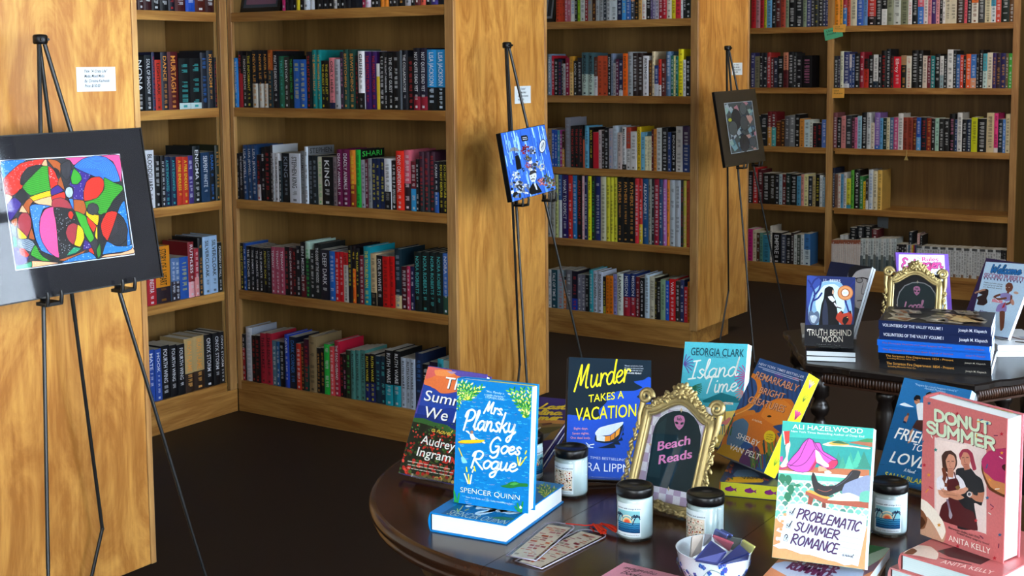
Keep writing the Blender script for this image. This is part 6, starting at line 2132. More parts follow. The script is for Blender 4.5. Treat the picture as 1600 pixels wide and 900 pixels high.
    for k in range(46):
        x, y = r.uniform(285, 660), r.uniform(120, 830)
        if 345 < x < 560 and 300 < y < 700: continue
        a = r.uniform(0, PI); L = r.uniform(5, 9); pr.line([(x - L * math.cos(a), y - L * math.sin(a)), (x + L * math.cos(a), y + L * math.sin(a))], 4, r.choice(['b8283c', '3c6c94', 'e0a43c', '7c2c54', 'e0e0d8']), False)
    pr.cycle(0)
    for x, y, c in ((316, 140, '3c6c94'), (572, 228, '3c6c94'), (440, 185, 'b8283c'), (635, 275, 'b8283c'), (345, 345, '3c8c84'), (315, 455, 'd89c3c'), (295, 412, 'b8283c'), (360, 675, 'd89c3c'), (627, 718, '3c6c94'), (604, 820, 'b82c38'), (572, 555, '3c6c94'), (442, 768, 'b8283c'), (522, 655, 'c83c44'), (636, 358, 'd89c3c')):
        pr.poly([(x + (10 if k % 2 == 0 else 4) * math.sin(k * PI / 5), y - (10 if k % 2 == 0 else 4) * math.cos(k * PI / 5)) for k in range(10)], c)
    for s_, a, b_ in (('Between shifts, can they', (402, 690), (540, 735)), ('knead their way to love?', (438, 712), (580, 765))): pr.text(s_, a, b_, 10, '3c2024', 0, .1)
    pr.text('ANITA KELLY', (402, 742), (586, 803), 25, 'f0e8e0', .012)
o, pb = volume('hardcover_book', 'upright pink hardcover with two aproned people and frosted donuts', (3.5098, -1.97, .7436), (-20.5, -2, 1.4), .1457, .2212, .042, 'cc7c7c', CRL, donut, back='c87c84', page='e4e8e8', group='pink donut hardcovers')
m = MB(); pr = Print(None)
pr.poly([(.03, .0365), (.142, .0365), (.142, .0389), (.03, .0389)], '9cd0c4', True).poly([(.06, .0366), (.1, .0366), (.1, .0388), (.06, .0388)], 'd8a898', True).poly([(.1, .0366), (.13, .0366), (.13, .0388), (.1, .0388)], 'd8d468', True).poly([(.07, .0368), (.09, .0368), (.09, .0386), (.07, .0386)], '8c5038', True)
pr.into(m, lambda x, y, l: (x, y, .2186 + l)); m.build('flap', M['print'], o)
def donut_flat(pr):
    pr.poly([(120, 860), (360, 700), (800, 760), (700, 960), (120, 960)], 'c87878').poly(closed([(200, 800), (250, 765), (320, 770), (355, 800), (345, 828), (270, 812)]), 'e4d4c8').poly(closed([(205, 800), (240, 778), (262, 790), (240, 806)]), '8c5c40').poly([(350, 790), (430, 770), (600, 820), (540, 850), (400, 815)], '4c2428')
    pr.text('ANITA KELLY', (362, 842), (588, 893), 16, 'ecd8d0', .012).line([(360, 820), (500, 850)], 3, '54282c', False)
volume('hardcover_book', 'pink hardcover lying flat directly under the upright donut hardcover', (3.507, -2.06, T + .0562), (-14, 90, 0), .1475, .2212, .0275, 'c87878', CRL, donut_flat, page='cfe0e4', group='pink donut hardcovers')
volume('hardcover_book', 'pink hardcover at the very bottom of the donut hardcover stack', (3.489, -2.052, T + .0281), (-15, 90, 0), .1475, .2212, .0275, 'd89c9c', page='cfe0e4', group='pink donut hardcovers')

# ---- hexagonal table
CRT = (1220, 400, .2)
def truth(pr):
    r = random.Random(14)
    pr.poly([(150, 120), (620, 120), (620, 740), (150, 740)], '24346c')
    pr.poly(closed([(230, 300), (300, 210), (390, 190), (470, 210), (540, 320), (560, 480), (480, 560), (300, 560), (215, 470)]), '8cb0cc').poly(closed([(290, 290), (340, 230), (420, 220), (480, 270), (500, 400), (450, 500), (310, 500), (270, 380)]), 'c8e0e4').poly(closed([(200, 160), (290, 165), (320, 210), (250, 280), (210, 420)]), '3c549c')
    for st in ([(225, 500), (240, 380), (265, 300), (240, 230), (215, 190)], [(260, 310), (300, 260), (315, 200)], [(250, 350), (290, 330), (320, 290)], [(545, 480), (520, 400), (505, 340), (530, 260), (575, 200)], [(510, 360), (480, 300), (470, 250)], [(235, 240), (262, 190), (300, 165)]): pr.line(st, 13, '25357c')
    pr.poly(closed([(340, 290), (345, 255), (375, 236), (405, 245), (418, 275), (412, 310), (430, 350), (440, 420), (450, 500), (455, 570), (300, 570), (305, 470), (318, 380), (335, 330)]), '0e1016').poly(closed([(345, 330), (365, 400), (370, 540), (330, 560), (325, 440)]), '343c54').poly(closed([(368, 318), (400, 312), (425, 345), (405, 360), (380, 340)]), 'd8dce4').poly(closed([(405, 262), (416, 275), (412, 300), (400, 292)]), 'c8a890')
    pr.line([(420, 370), (440, 395), (480, 410)], 12, 'd0ccd0').line([(440, 400), (470, 408)], 8, '101218')
    pr.poly(closed([(220, 440), (240, 425), (258, 445), (285, 430), (300, 450), (300, 510), (270, 540), (235, 530), (215, 490)]), '64748c').poly(closed([(228, 470), (262, 460), (285, 480), (262, 525), (240, 515)]), 'b8c4d0').ell(248, 475, 6, 5, 'e8e8d8')
    pr.poly(closed([(470, 430), (490, 450), (530, 440), (548, 430), (560, 480), (550, 530), (510, 560), (480, 540), (430, 490), (440, 455)]), 'b8442c').poly(closed([(468, 425), (490, 440), (480, 452)]), '2c1818').poly(closed([(530, 432), (550, 428), (545, 455)]), '2c1818').poly(closed([(490, 480), (520, 470), (530, 500), (500, 540), (480, 510)]), '1c1418').ell(520, 480, 5, 4, 'e8c070')
    pr.poly([(150, 555), (250, 560), (340, 545), (450, 560), (620, 550), (620, 760), (150, 760)], '10141e').poly([(150, 540), (620, 535), (620, 575), (150, 580)], '161c2c')
    pr.ell(504, 288, 61, 58, 'b8784c', 0, 30).ell(504, 288, 54, 51, 'd09868', 0, 30).ell(504, 288, 36, 34, 'a8683c', 0, 26).ell(503, 288, 27, 26, 'd8e4e8', 0, 24).text('2024', (488, 294), (520, 294), 12, '6c9cb4')
    pr.text('J.L. BEERS', (330, 200), (466, 206), 22, 'd8dce4', .005)
    W = 'e0dcd0'
    pr.text('THE', (300, 580), (328, 580), 14, W, .01).text('TRUTH BEHIND', (212, 622), (552, 625), 50, W, -.004).text('THE', (285, 640), (315, 640), 13, W, .01).text('MOON', (325, 672), (485, 673), 46, W, -.004)
    pr.line([(206, 580), (225, 572), (250, 578)], 5, W).line([(212, 590), (205, 578), (215, 570)], 4, W)
pt = Vector((2.8004, -.6413, .7195)); rt_ = (19.9, 19.8, .9)
volume('paperback_book', 'upright dark blue paperback with a black-cloaked figure and a gold medal', pt, rt_, .1278, .1913, .0125, '10141e', CRT, truth, hard=False, page='d8dce0', group='dark blue cloaked-figure paperbacks')
stand('clear acrylic stand holding the cloaked-figure paperback upright', pt, rt_, .1278, .1913, .0125)
for k, nm in enumerate(('flat upper paperback under the cloaked-figure book, page edges outward', 'flat lowest paperback under the cloaked-figure book, page edges outward')):
    volume('paperback_book', nm, (2.817 + .002 * k, -.672 - .004 * k, T + .0272 - .0134 * k), (21 + k, 90, 0), .1278, .1913, .013, '16181f', hard=False, page='dce4e8', group='dark blue cloaked-figure paperbacks')
def glasses(pr):
    pr.poly([(300, 0), (800, 0), (800, 700), (200, 700)], '1c2444')
    pr.poly(closed([(520, 160), (545, 90), (600, 70), (740, 75), (760, 120), (700, 500), (560, 560), (500, 400)]), '989ca4').poly(closed([(560, 150), (620, 110), (720, 105), (720, 300), (640, 420), (590, 400), (560, 260)]), 'c4c4c8')
    pr.poly(closed([(525, 150), (540, 92), (600, 66), (700, 76), (740, 90), (640, 100), (590, 120), (560, 160), (540, 190)]), '24242a').line([(570, 180), (640, 170), (700, 190)], 9, '1c1c20').ell(615, 190, 28, 22, '5c5c64').ell(615, 190, 22, 16, 'a8a8ac').ell(690, 195, 20, 20, '5c5c64').ell(690, 195, 14, 14, 'a8a8ac').line([(645, 210), (630, 290), (655, 295)], 5, '6c6c74').line([(600, 350), (660, 345)], 8, '54545c').poly(closed([(560, 400), (640, 430), (620, 520), (540, 560)]), '5c6068')
pg = Vector((2.7024, -.3428, .7035)); rg_ = (-15.6, 26, .3)
volume('paperback_book', 'leaning navy paperback with a black-and-white photo of a man in glasses', pg, rg_, .1425, .2089, .011, '1c2444', CRT, glasses, hard=False, page='dde4e8', group='navy portrait paperbacks')
volume('paperback_book', 'second copy propped right behind the portrait paperback', pg + pose(*rg_) @ Vector((.0, .0115, 0)), rg_, .1425, .2089, .011, '1c2444', hard=False, page='dde4e8', group='navy portrait paperbacks')
stand('clear acrylic stand behind the portrait paperbacks', pg, rg_, .1425, .2089, .0225)
volume('paperback_book', 'pale paperback lying flat beneath the portrait paperbacks', (2.70, -.40, T + .0105), (23, 90, 0), .152, .17, .010, 'c8c8c4', hard=False, page='d8dcdc')

CRU = (1220, 380, .24437)
def rules(pr):
    pr.poly([(680, 20), (1160, 20), (1160, 760), (680, 760)], '7450a8').poly([(755, 72), (1045, 76), (1080, 700), (745, 700)], 'dfe8f0')
    pr.text('The', (868, 98), (895, 99), 10, '3c5c9c', .02).text('Rules', (905, 116), (1008, 117), 28, 'd8488c', .05).text('of', (945, 132), (965, 132), 10, '3c5c9c', .02)
    pr.script('Estrogen', (772, 160), (1042, 158), 62, 9, 'd04c94', dict(SCRIPT, E=(1.2, [[(1.0, 1.8), (.6, 2.05), (.25, 1.7), (.6, 1.1), (.2, .8), (.15, .2), (.6, 0), (1.1, .35)]])), .1, False, (15, '3c2c5c'))
    pr.line([(970, 205), (1000, 180), (1030, 215)], 4, '3c4c8c', False).line([(990, 200), (1010, 230)], 3, '3c4c8c', False)
    for k in range(5): pr.line([(770 + k * 8, 190 + k * 14), (800 + k * 6, 194 + k * 14)], 4, '8c9cb0', False)
pu = Vector((2.9385, -.258, .7023))
volume('paperback_book', 'white paperback with purple border and pink lettering behind the small gold frame', pu, (36.6, 21.3, 2.9), .1563, .2357, .012, '7450a8', CRU, rules, hard=False)
stand('clear acrylic stand behind the purple-bordered white paperback', pu, (36.6, 21.3, 2.9), .1563, .2357, .012)
def welcome(pr):
    pr.poly([(1100, 60), (1800, 60), (1800, 760), (1100, 760)], '3c2c54').poly([(1312, 118), (1660, 140), (1560, 620), (1200, 570)], 'c4dcf0')
    pr.script('Welcome', (1338, 188), (1535, 200), 48, 9, '2c7cc0', None, .15, False, (13, '1c2c4c')).text('to', (1428, 208), (1445, 209), 10, '4c3c7c', .02)
    pr.text('SECOND PUBERTY', (1296, 218), (1552, 246), 28, '3c2c6c', .05).text('SECOND PUBERTY', (1296, 218), (1552, 246), 28, 'c890b4', .0)
    for k in range(12): pr.line([(1302 + k * 21, 220 + k * 2.3), (1302 + k * 21, 228 + k * 2.3)], 6, '3c2c6c', False)
    for k, s_ in enumerate(('Poems and short stories', 'inspired by my real life', 'as a Black trans woman')): pr.text(s_, (1300 - k * 3, 254 + k * 14), (1418 - k * 3, 268 + k * 14), 8, '242c40')
    pr.poly(closed([(1290, 330), (1262, 318), (1285, 300), (1310, 292), (1328, 300), (1326, 330), (1316, 352), (1322, 380), (1298, 398), (1255, 392), (1262, 365), (1252, 350), (1268, 340)]), '3c2c2c').line([(1245, 318), (1280, 304), (1305, 298)], 11, 'b88c74')
    pr.poly(closed([(1440, 300), (1438, 270), (1455, 252), (1478, 258), (1486, 282), (1476, 306), (1455, 314)]), '7c4c3c').line([(1456, 306), (1450, 330)], 14, '7c4c3c').poly(closed([(1400, 325), (1440, 318), (1478, 332), (1470, 365), (1440, 372), (1408, 350)]), '9c94c8').line([(1400, 330), (1366, 345), (1390, 358), (1440, 352)], 13, '7c4c3c').line([(1475, 340), (1468, 380), (1425, 395)], 13, '7c4c3c').poly([(1352, 355), (1420, 368), (1416, 385), (1350, 375)], 'd898a8')
    pr.poly(closed([(1390, 395), (1430, 380), (1445, 410), (1438, 440), (1376, 436)]), '9c8cc4').poly([(1425, 390), (1440, 372), (1430, 410), (1412, 418)], 'b8344c').poly(closed([(1400, 440), (1434, 440), (1426, 540), (1405, 560)]), '7c4c3c').line([(1440, 285), (1444, 284)], 3, 'e8e0d8', False).line([(1458, 284), (1464, 284)], 3, 'e8e0d8', False)
    pr.line([(1340, 385), (1360, 350), (1395, 375)], 4, 'e0ecf4').ell(1505, 318, 16, 8, 'd0b0a0', 10).ell(1482, 378, 11, 20, 'c89888', -15).text('by', (1234, 438), (1255, 441), 12, '242440', .02).text('Alizay', (1268, 440), (1318, 446), 13, '54489c', .02)
pw = Vector((3.1043, -.2579, .728)); rw_ = (-18.4, 31.5, 1.3)
volume('paperback_book', 'leaning dark-purple-bordered paperback with a standing person and blue lettering', pw, rw_, .152, .224, .014, '3c2c54', CRU, welcome, hard=False, page='e0e4e8')
stand('clear acrylic stand behind the standing-person paperback', pw, rw_, .152, .224, .014)
def weldeck(pr):
    pr.poly([(1400, 520), (1700, 520), (1700, 720), (1400, 720)], 'd4d8dc').line([(1480, 600), (1540, 615), (1620, 612)], 6, '5c2430').line([(1500, 630), (1600, 640)], 6, '24242c').poly([(1520, 595), (1640, 600), (1640, 618), (1540, 610)], 'b0b8c8')
for k in range(2):
    volume('paperback_book', ['upper pale paperback lying beside the standing-person paperback', 'lower pale paperback lying beside the standing-person paperback'][k], (3.238 - .003 * k, -.372 + .004 * k, T + .0345 - .0172 * k), (33 + k, 90, 0), .14, .21, .0168, 'd4d8dc', CRU if k == 0 else None, weldeck if k == 0 else None, hard=False, page='dfe6ea')

# ---- stack of six spine-out local history books
SK = [('1a2a58', .0240, 'VOLUNTEERS OF THE VALLEY VOLUME I', None, 'Joseph M. Klapatch', 'e0e4ec'), ('1a2a58', .0252, 'VOLUNTEERS OF THE VALLEY VOLUME I', None, 'Joseph M. Klapatch', 'e0e4ec'),
      ('1c74d4', .0160, 'The Municipal Firemen and their Legacy of Service', None, 'Joseph M. Klapatch', 'b05c70'), ('1c74d4', .0187, 'The Municipal Firemen and their Legacy of Service', None, 'Joseph M. Klapatch', 'b05c70'),
      ('101218', .0180, 'The Scranton Fire Department 1854 - Present', 'Including Minooka Hose Co.', 'Joseph M. Klapatch', 'd8a048'), ('101218', .0222, 'The Scranton Fire Department 1854 - Present', 'Including Minooka Hose Co.', 'Joseph M. Klapatch', 'd8a048')]
z = T + .0002
SL, SD = .2745, .212
NM = ['topmost navy paperback of the local history stack, photo collage cover', 'second navy paperback from the top of the local history stack', 'upper bright blue paperback in the local history stack', 'lower bright blue paperback in the local history stack', 'upper black paperback with gold lettering in the local history stack', 'black gold-lettered paperback at the bottom of the local history stack']
for k in range(5, -1, -1):
    col, th, ti, subt, au, ink = SK[k]
    dx = [.0, .002, -.002, .0, .001, .003][k]; yaw = [11, 11.6, 10.8, 11.2, 11.5, 10.6][k]
    o = thing('paperback_book', NM[k], 'book', (3.006 + dx, -.655 + dx, z), pose(yaw, 0, 0), 'local history stack')
    m = MB().box((0, 0, 0), (SL, SD, .0006), col).box((0, 0, th - .0006), (SL, SD, th), col).box((0, 0, .0006), (SL, .0008, th - .0006), col)
    pr = Print(None)
    if subt:
        pr.text(ti, (.018, th * .50), (.185, th * .50), th * .30, ink, .02, 0, True).text(subt, (.022, th * .20), (.092, th * .20), th * .18, ink, .015, 0, True).text(au, (.212, th * .32), (.262, th * .32), th * .22, 'c8c4b4', .01, 0, True)
    elif ink == 'b05c70':
        pr.text(ti, (.012, th * .36), (.185, th * .36), th * .26, ink, 0, 0, True).text(au, (.215, th * .36), (.262, th * .36), th * .22, ink, 0, 0, True)
    else:
        pr.text(ti, (.010, th * .36), (.158, th * .36), th * .32, ink, .015, 0, True).text(au, (.196, th * .36), (.264, th * .36), th * .32, ink, .015, 0, True)
    pr.into(m, lambda x, y, l: (x, -.0001 - l, y))
    if k == 0:
        pr = Print(None); r = random.Random(21)
        pr.poly([(0, 0), (SL, 0), (SL, SD), (0, SD)], '1c1c28', True)
        for j in range(20):
            x, y = r.uniform(.03, .25), r.uniform(.03, .2); a = r.uniform(-.5, .5); W, H = r.uniform(.03, .06), r.uniform(.03, .06)
            rc_ = lambda u, v: (x + u * math.cos(a) - v * math.sin(a), y + u * math.sin(a) + v * math.cos(a))
            pr.poly([rc_(-W / 2, -H / 2), rc_(W / 2, -H / 2), rc_(W / 2, H / 2), rc_(-W / 2, H / 2)], r.choice(['8c8478', 'a89c8c', '74706c', 'b0a898']), True)
            for i in range(5): pr.poly([rc_(r.uniform(-W, W) * .45, r.uniform(-H, H) * .45) for _ in range(4)], r.choice(['3c3834', 'c8b890', '5c5450', '8c5c3c', 'd8d0c0', '4c4c54']), True)
        for i in range(12): pr.poly([(r.uniform(.15, .26), r.uniform(.02, .15)) for _ in range(4)], r.choice(['8c6c40', 'b89458', '5c4428', 'd0b888']), True)
        clip_items(pr, .002, .002, SL - .002, SD - .002)
        pr.into(m, lambda x, y, l: (x, y, th + .0001 + l))
    m.build('cover', M['gloss'], o)
    m = MB().box((.0005, .001, .0007), (SL - .0004, SD - .0006, th - .0007), 'dfe6ec')
    m.build('page_block', M['paper'], o)
    z += th + .0003
# ------------------------------------------------------------------ gold frames, candles, bowl, bookmarks
def gold_frame(label, pos, ypr, w, h, draw, crop, group):
    R = pose(*ypr); o = thing('ornate_frame', label, 'picture frame', pos, R, group)
    r = random.Random(17)
    mw = .011
    def topz(u):        # outline of the head rail: shoulders dip, then rise to the middle
        s_ = abs(u - .5) * 2
        return h - .016 + .016 * math.cos(s_ * PI * .9) if s_ < 1 else h - .03
    path = [(mw, 0, mw + .004)]
    for k in range(1, 12): path.append((mw, 0, mw + (h - .03 - mw) * k / 12))
    top = [(mw + (w - 2 * mw) * k / 22, 0, topz(k / 22)) for k in range(23)]
    path += top
    for k in range(11, 0, -1): path.append((w - mw, 0, mw + (h - .03 - mw) * k / 12))
    path.append((w - mw, 0, mw + .004))
    for k in range(1, 14): path.append((w - mw - (w - 2 * mw) * k / 14, 0, mw))
    m = MB()
    m.tube(path, .0095, 12, closed=True)
    inner = [((x - w / 2) * .89 + w / 2, -.006, (z - h * .45) * .93 + h * .45) for x, y, z in path]
    m.tube(inner, .0032, 8, closed=True)
    outer = [((x - w / 2) * 1.085 + w / 2, .001, (z - h * .45) * 1.05 + h * .45) for x, y, z in path]
    m.tube(outer, .0035, 8, closed=True)
    m.build('moulding', M['gold'], o)
    # corner scrolls, crest and side leaves
    for sx in (-1, 1):
        m = MB(); cx, cz = (.004 if sx < 0 else w - .004), h - .006
        sp = []
        for k in range(30):
            a = k / 29 * 3.6 * PI; rr = .0135 * (1 - k / 36)
            sp.append((cx + sx * rr * math.cos(a) * -1, -.006 - .003 * k / 29, cz + rr * math.sin(a)))
        m.tube(sp, [.0052 - .002 * k / 29 for k in range(30)], 9)
        m.tube([(cx + sx * .006, -.003, cz - .01), (cx + sx * .007, -.004, cz - .035), (cx + sx * .002, -.003, cz - .06)], [.006, .005, .003], 8)
        m.build('scroll', M['gold'], o)
        m = MB()
        for k in range(44):
            zz = .012 + (h - .07) * k / 43
            env = .6 + .4 * abs(math.sin(k * .55))
            m.ball(((-.001 if sx < 0 else w + .001) + sx * r.uniform(-.003, .006), -.005 + r.uniform(-.003, .001), zz), (.0034 * env, .0035, .0066 * env), 7, rot=Matrix.Rotation(r.uniform(-.9, .9), 3, 'Y'))
        m.build('side_leaves', M['gold'], o)
    m = MB()
    for k in range(150):
        u = (k % 48) / 47; s_ = abs(u - .5) * 2
        H = .017 * max(0, 1 - s_ * 1.05) ** .7 + .004
        zz = topz(u) + .004 + r.random() * H
        sz = r.uniform(.0045, .0085) * (.7 + .5 * (1 - s_))
        m.ball((mw + (w - 2 * mw) * u, -.006 - r.uniform(0, .008) * (1 - s_), zz), (sz * .55, sz * .6, sz), 8, rot=Matrix.Rotation(r.uniform(-1.3, 1.3) + (u - .5) * 2, 3, 'Y'))
    m.ball((w / 2, -.012, topz(.5) + .012), (.011, .007, .011), 10)
    for k in range(8):
        a = k * PI / 4; m.ball((w / 2 + .011 * math.cos(a), -.015, topz(.5) + .012 + .010 * math.sin(a)), (.0035, .004, .0055), 8, rot=Matrix.Rotation(PI / 2 - a, 3, 'Y'))
    m.build('crest', M['gold'], o)
    m = MB()
    for k in range(70):
        u = r.gauss(.5, .2); s_ = min(abs(u - .5) * 2, 1)
        sz = r.uniform(.003, .0065)
        m.ball((w * min(max(u, .1), .9), -.007 - r.uniform(0, .006), .004 + r.random() * .016 * (1 - s_)), (sz * 1.2, sz * .6, sz * .6), 8, rot=Matrix.Rotation(r.uniform(-.8, .8), 3, 'Y'))
    m.build('lower_crest', M['gold'], o)
    m = MB().add([(mw, .0035, mw), (w - mw, .0035, mw), (w - mw, .0035, h - .018), (w / 2, .0035, h - .006), (mw, .0035, h - .018)], [(0, 1, 2, 3, 4)], 'e8ecf2')
    pr = Print(plane_sheet(Vector(pos), R, crop)); draw(pr); clip_items(pr, mw, mw, w - mw, h - .004)
    pr.into(m, lambda x, y, l: (x, .0032 - l, y)); m.build('sign', M['print'], o)
    MB().add([(mw, -.0012, mw), (w - mw, -.0012, mw), (w - mw, -.0012, h - .018), (w / 2, -.0012, h - .006), (mw, -.0012, h - .018)], [(0, 1, 2, 3, 4)]).build('glass_pane', M['glass'], o)
    MB().add([(mw, .006, mw), (w - mw, .006, mw), (w - mw, .006, h - .02), (mw, .006, h - .02), (mw, .010, mw), (w - mw, .010, mw), (w - mw, .010, h - .02), (mw, .010, h - .02)],
             [(0, 1, 2, 3), (7, 6, 5, 4), (0, 4, 5, 1), (1, 5, 6, 2), (2, 6, 7, 3), (3, 7, 4, 0)], '1c1a18').build('backing_board', M['print'], o)
    Rt = R.transposed(); tp = Vector((w / 2, .011, h * .6)); wp = R @ tp + Vector(pos); ft = wp + Vector((math.sin(-math.radians(ypr[0])), math.cos(math.radians(ypr[0])), 0)) * .045; ft.z = T + .001
    q = Rt @ (ft - Vector(pos))
    MB().tube([tuple(tp), tuple(q)], .004, 6).build('easel_leg', M['black_plastic'], o)

CRF = (960, 580, .27778)
ARCH = [(168, 632), (188, 520), (202, 420), (212, 345), (226, 300), (250, 262), (285, 238), (330, 222), (370, 220), (410, 230), (445, 258), (470, 300), (482, 355), (478, 420), (462, 520), (436, 688)]
def star(pr, x, y, s_, c): pr.poly([(x, y - s_), (x + s_ * .25, y - s_ * .25), (x + s_ * .7, y), (x + s_ * .25, y + s_ * .25), (x, y + s_), (x - s_ * .25, y + s_ * .25), (x - s_ * .7, y), (x - s_ * .25, y - s_ * .25)], c)
def alien(pr, x, y, k=1.0):
    pr.poly(closed([(x - 30 * k, y - 15 * k), (x - 24 * k, y - 35 * k), (x, y - 43 * k), (x + 24 * k, y - 35 * k), (x + 32 * k, y - 12 * k), (x + 22 * k, y + 22 * k), (x, y + 42 * k), (x - 20 * k, y + 22 * k)]), 'd894c0')
    pr.text('lab', (x - 12 * k, y - 14 * k), (x + 14 * k, y - 12 * k), 16 * k, '1c3038', .03)
    pr.ell(x - 14 * k, y + 2 * k, 10 * k, 6.5 * k, '1c3038', 28).ell(x + 16 * k, y + 5 * k, 10 * k, 6.5 * k, '1c3038', -28).line([(x - 6 * k, y + 24 * k), (x + 6 * k, y + 25 * k)], 2.5 * k, '8c4c78', False)
def beach(pr):
    pr.poly([(130, 150), (620, 200), (560, 760), (100, 760)], 'eceef8')
    pr.cycle(1)
    for k in range(9):
        for j in range(11):
            if (k + j) % 2: pr.poly([(180 - j * 6 + k * 40, 190 + j * 52 + k * 8), (220 - j * 6 + k * 40, 198 + j * 52 + k * 8), (214 - j * 6 + k * 40, 250 + j * 52 + k * 8), (174 - j * 6 + k * 40, 242 + j * 52 + k * 8)], 'c8b8d4')
    pr.cycle(0)
    pr.poly(ARCH, '14343c').poly([(185, 590), (240, 300), (290, 255), (250, 600)], '24464c')
    pr.line([(180 + (x - 180), y) for x, y in [(p[0] + (6 if p[0] > 330 else -6), p[1] - 5) for p in ARCH]], 3, 'c8ccd0', False)
    alien(pr, 360, 287)
    for s_, a, b_ in (('Beach', (238, 446), (424, 408)), ('Reads', (244, 522), (434, 486))):
        pr.text(s_, a, b_, 50, 'f0a4d8', .045, .18)
    for x, y, s_ in ((372, 218, 15), (197, 410, 12), (475, 465, 13), (300, 660, 14)): star(pr, x, y, s_, 'd8c8a8')
gold_frame('ornate gold frame with a dark green sign reading Beach Reads', (2.9693, -1.9508, .6885), (-4.3, 23, .6), .1552, .2032, beach, CRF, 'ornate gold sign frames')
def local(pr):
    pr.poly([(700, 200), (1080, 200), (1080, 640), (700, 640)], '1c1c24')
    pr.poly([(745, 640), (742, 360), (756, 310), (790, 268), (840, 248), (880, 246), (920, 252), (960, 275), (990, 320), (995, 360), (995, 640)], 'b8bcc0').poly([(750, 640), (748, 362), (762, 314), (794, 274), (842, 254), (880, 252), (918, 258), (955, 280), (984, 322), (989, 362), (989, 640)], '16383f')
    alien(pr, 869, 303, .72)
    pr.script('Local', (785, 422), (918, 412), 46, 9, 'dca0c8', None, .12, False).script('Books', (785, 480), (918, 470), 46, 8, 'dca0c8', dict(SCRIPT), .12, False, (13, '3c2444'))
    for x, y, s_ in ((874, 246, 12), (742, 394, 9), (985, 410, 9)): star(pr, x, y, s_, 'd8d4c0')
gold_frame('small ornate gold frame with a dark sign behind the history stack', (2.938, -.405, .688), (15, 22, 1), .1535, .2185, local, CRU, 'ornate gold sign frames')

